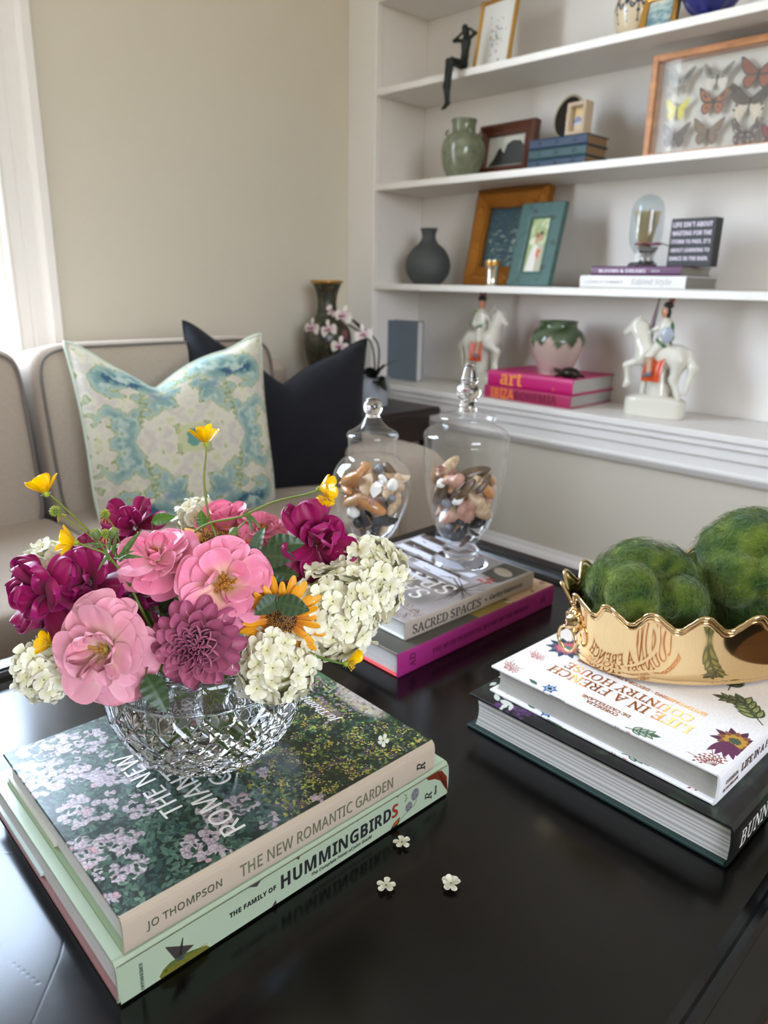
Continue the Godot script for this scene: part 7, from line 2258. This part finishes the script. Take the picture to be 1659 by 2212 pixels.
		part("hat", ball(Vector3(0.013, 0.010, 0.013), 14, 10), mat(Color(0.14, 0.12, 0.11), 0.3), t, xf(V.call(-0.008, 0.298, 0.009)))
		part("flag", grid(10, 12, func(u, v): return V.call(0.040 - 0.018 * v + (0.011 - 0.010 * v) * cos(TAU * u), lerpf(0.20, 0.325, v), -0.004 + (0.009 - 0.008 * v) * sin(TAU * u)), func(u, v): return lin(0.35, 0.10, 0.12) if u < 0.4 else lin(0.48, 0.52, 0.56), true), vc(0.2), t)
		part("shield", ball(Vector3(0.018, 0.022, 0.006), 16, 10), mat(Color(0.62, 0.64, 0.68), 0.2), t, xf(V.call(-0.020, 0.222, 0.03)))

# ---------------------------------------------------------------- corner table things and fallen florets
func build_small():
	var vs := thing("cloisonne_vase", "tall bronze-green patterned enamel vase with a gilt flared rim in the corner", "vase", Vector3(-1.95, 0.5502, -1.675))
	var im := blank(256, 256, Color(0.20, 0.20, 0.15))
	var r := RandomNumberGenerator.new()
	r.seed = 12
	for k in 1500:
		var c: Color = [Color(0.30, 0.28, 0.17), Color(0.14, 0.20, 0.18), Color(0.38, 0.34, 0.22), Color(0.12, 0.12, 0.10), Color(0.28, 0.16, 0.16)][r.randi() % 5]
		blob(im, r.randf() * 256, r.randf() * 256, r.randf_range(2, 6), c, 0.6, r.randf() * TAU)
	for k in 14:
		var p := Vector2(r.randf() * 256, r.randf_range(60, 170))
		for j in 6:
			leaf2(im, p, Vector2.from_angle(j * 1.05), 11, 3.5, Color(0.55, 0.34, 0.38))
	part("body", lathe(smooth([Vector2(0, 0), Vector2(0.05, 0), Vector2(0.052, 0.01), Vector2(0.044, 0.03), Vector2(0.052, 0.07), Vector2(0.074, 0.14), Vector2(0.083, 0.195), Vector2(0.076, 0.235), Vector2(0.052, 0.262), Vector2(0.036, 0.285), Vector2(0.032, 0.315), Vector2(0.037, 0.35), Vector2(0.050, 0.382)], 5), 48), pic(im, 0.3), vs)
	part("rim", lathe(smooth([Vector2(0.049, 0.378), Vector2(0.054, 0.383), Vector2(0.053, 0.388), Vector2(0.046, 0.386), Vector2(0.036, 0.36)], 4), 40), M.gold, vs)
	# orchid beside it
	var po := Vector3(-1.73, 0.5502, -1.69)
	var o := thing("orchid", "white moth orchid with magenta centres in a pale pot beside the enamel vase", "orchid", po)
	part("pot", lathe(smooth([Vector2(0, 0), Vector2(0.038, 0), Vector2(0.042, 0.02), Vector2(0.05, 0.085), Vector2(0.052, 0.09), Vector2(0.047, 0.09), Vector2(0.044, 0.08), Vector2(0, 0.078)], 4), 32), mat(Color(0.62, 0.63, 0.65), 0.35), o)
	var lf := leaf_mesh(0.15, 0.045, 0.25, 0.9, 0.0, lin(0.05, 0.085, 0.05), lin(0.07, 0.11, 0.06))
	for e in [[Vector3(0.6, 0.9, 0.15)], [Vector3(-0.6, 0.6, 0.5)], [Vector3(0.2, 0.7, 0.8)], [Vector3(0.8, 0.25, 0.6)]]:
		set_leaf(o, lf, po + Vector3(0, 0.085, 0), e[0], Vector3(-0.4, 1, 0.2), 0.9)
	var stemm := mat(Color(0.10, 0.14, 0.07), 0.5)
	var fl := [Vector3(-1.9352, 0.789, -1.6), Vector3(-1.8519, 0.7877, -1.6), Vector3(-1.8146, 0.8319, -1.63), Vector3(-1.7983, 0.7392, -1.6), Vector3(-1.7428, 0.7782, -1.65), Vector3(-1.9095, 0.8421, -1.66)]
	var tops := [Vector3(-1.8168, 0.8056, -1.65), Vector3(-1.8212, 0.8195, -1.67)]
	for k in 2:
		part("stem", tube(curve([Vector3(0.004 * k, 0.08, 0), Vector3(-0.01 + 0.03 * k, 0.2, 0.01), tops[k] - po, (fl[2] if k == 0 else fl[4]) - po + Vector3(0, 0, -0.01)], 6), 0.003, 6), stemm, o)
	part("stem", tube(curve([tops[0] - po, fl[2] - po + Vector3(-0.02, 0.01, -0.01), fl[1] - po + Vector3(0, 0.01, -0.012), fl[0] - po + Vector3(0, 0, -0.01)], 5), 0.0022, 6), stemm, o)
	var wp := petal(0.030, 0.034, 0.15, 0.05, -0.2, 0.02, 1.0, lin(0.80, 0.62, 0.68), lin(0.86, 0.82, 0.78), lin(0.88, 0.85, 0.81), 0.5, 4.0, 0.0, 6, 6)
	var sp := petal(0.030, 0.019, 0.15, 0.05, -0.2, 0.02, 2.0, lin(0.80, 0.66, 0.70), lin(0.86, 0.82, 0.78), lin(0.88, 0.85, 0.81), 0.5, 4.0, 0.0, 6, 6)
	var lip := petal(0.020, 0.018, 0.8, 0.3, 0.6, 0.03, 3.0, lin(0.50, 0.05, 0.25), lin(0.58, 0.10, 0.34), lin(0.70, 0.35, 0.50), 0.5, 4.0, 0.0, 6, 6)
	for k in fl.size():
		var b := along(Vector3(0.25 * (k - 2.5) / 3.0 + 0.3, 0.1, 1.0), PI / 2 + 0.3 * sin(k * 2.0))
		var h := part("blossom", ball(Vector3.ONE * 0.003, 8, 6), M.stalk, o, Transform3D(b * (1.1 if k < 5 else 0.7), fl[k] - po))
		for j in 2:
			set_petal(h, wp, M.cream, PI * j, 0.1)
		for j in 3:
			set_petal(h, sp, M.cream, PI / 2 + TAU * j / 3, 0.05)
		set_petal(h, lip, M.silk, -PI / 2, 0.7, 0.001, 0.002, 1.0, 0.0, "lip")
		set_petal(h, lip, M.silk, PI / 2, 1.2, 0.001, 0.002, 0.6, 0.0, "lip")
	# florets fallen from the bouquet
	var ft := [["fallen white floret on the table nearest the hummingbird book", Vector3(-0.3721, 0.4535, -0.4066), 0.0, 0.0082], ["fallen white floret on the table, left of the double one", Vector3(-0.3466, 0.4535, -0.3609), 1.0, 0.0082], ["double white floret fallen on the table, the largest of the three there", Vector3(-0.3103, 0.4535, -0.4018), 2.2, 0.0086], ["fallen white floret lying on the garden book's cover", Vector3(-0.4217, 0.5235, -0.4304), 0.4, 0.0066]]
	for k in 4:
		var e: Array = ft[k]
		var t := thing("floret", e[0], "flower", e[1], e[2], "fallen florets")
		if k == 3:
			t.basis = Basis(Vector3.RIGHT, 0.9) * t.basis
		var pm := petal(e[3], e[3] * 0.92, 0.1, 0.05, -0.25, 0.04, k, lin(0.80, 0.80, 0.66), lin(0.92, 0.90, 0.82), lin(0.94, 0.92, 0.86), 0.62, 5.0, 0.0, 6, 6)
		for layer in (2 if k == 2 else 1):
			for j in 5:
				set_petal(t, pm, M.cream, TAU * (j + 0.5 * layer + 0.1 * sin(j * 3.0 + k)) / 5, 0.10 + 0.3 * layer + 0.08 * sin(j * 2.0), 0.0, 0.0, 1.0 - 0.1 * layer)
		part("centre", ball(Vector3(0.0008, 0.0006, 0.0008), 8, 6), M.ink, t)
		part("tube", tube([Vector3(0, -0.0025, 0), Vector3(0, 0, 0)], 0.0008, 6), M.cream, t)
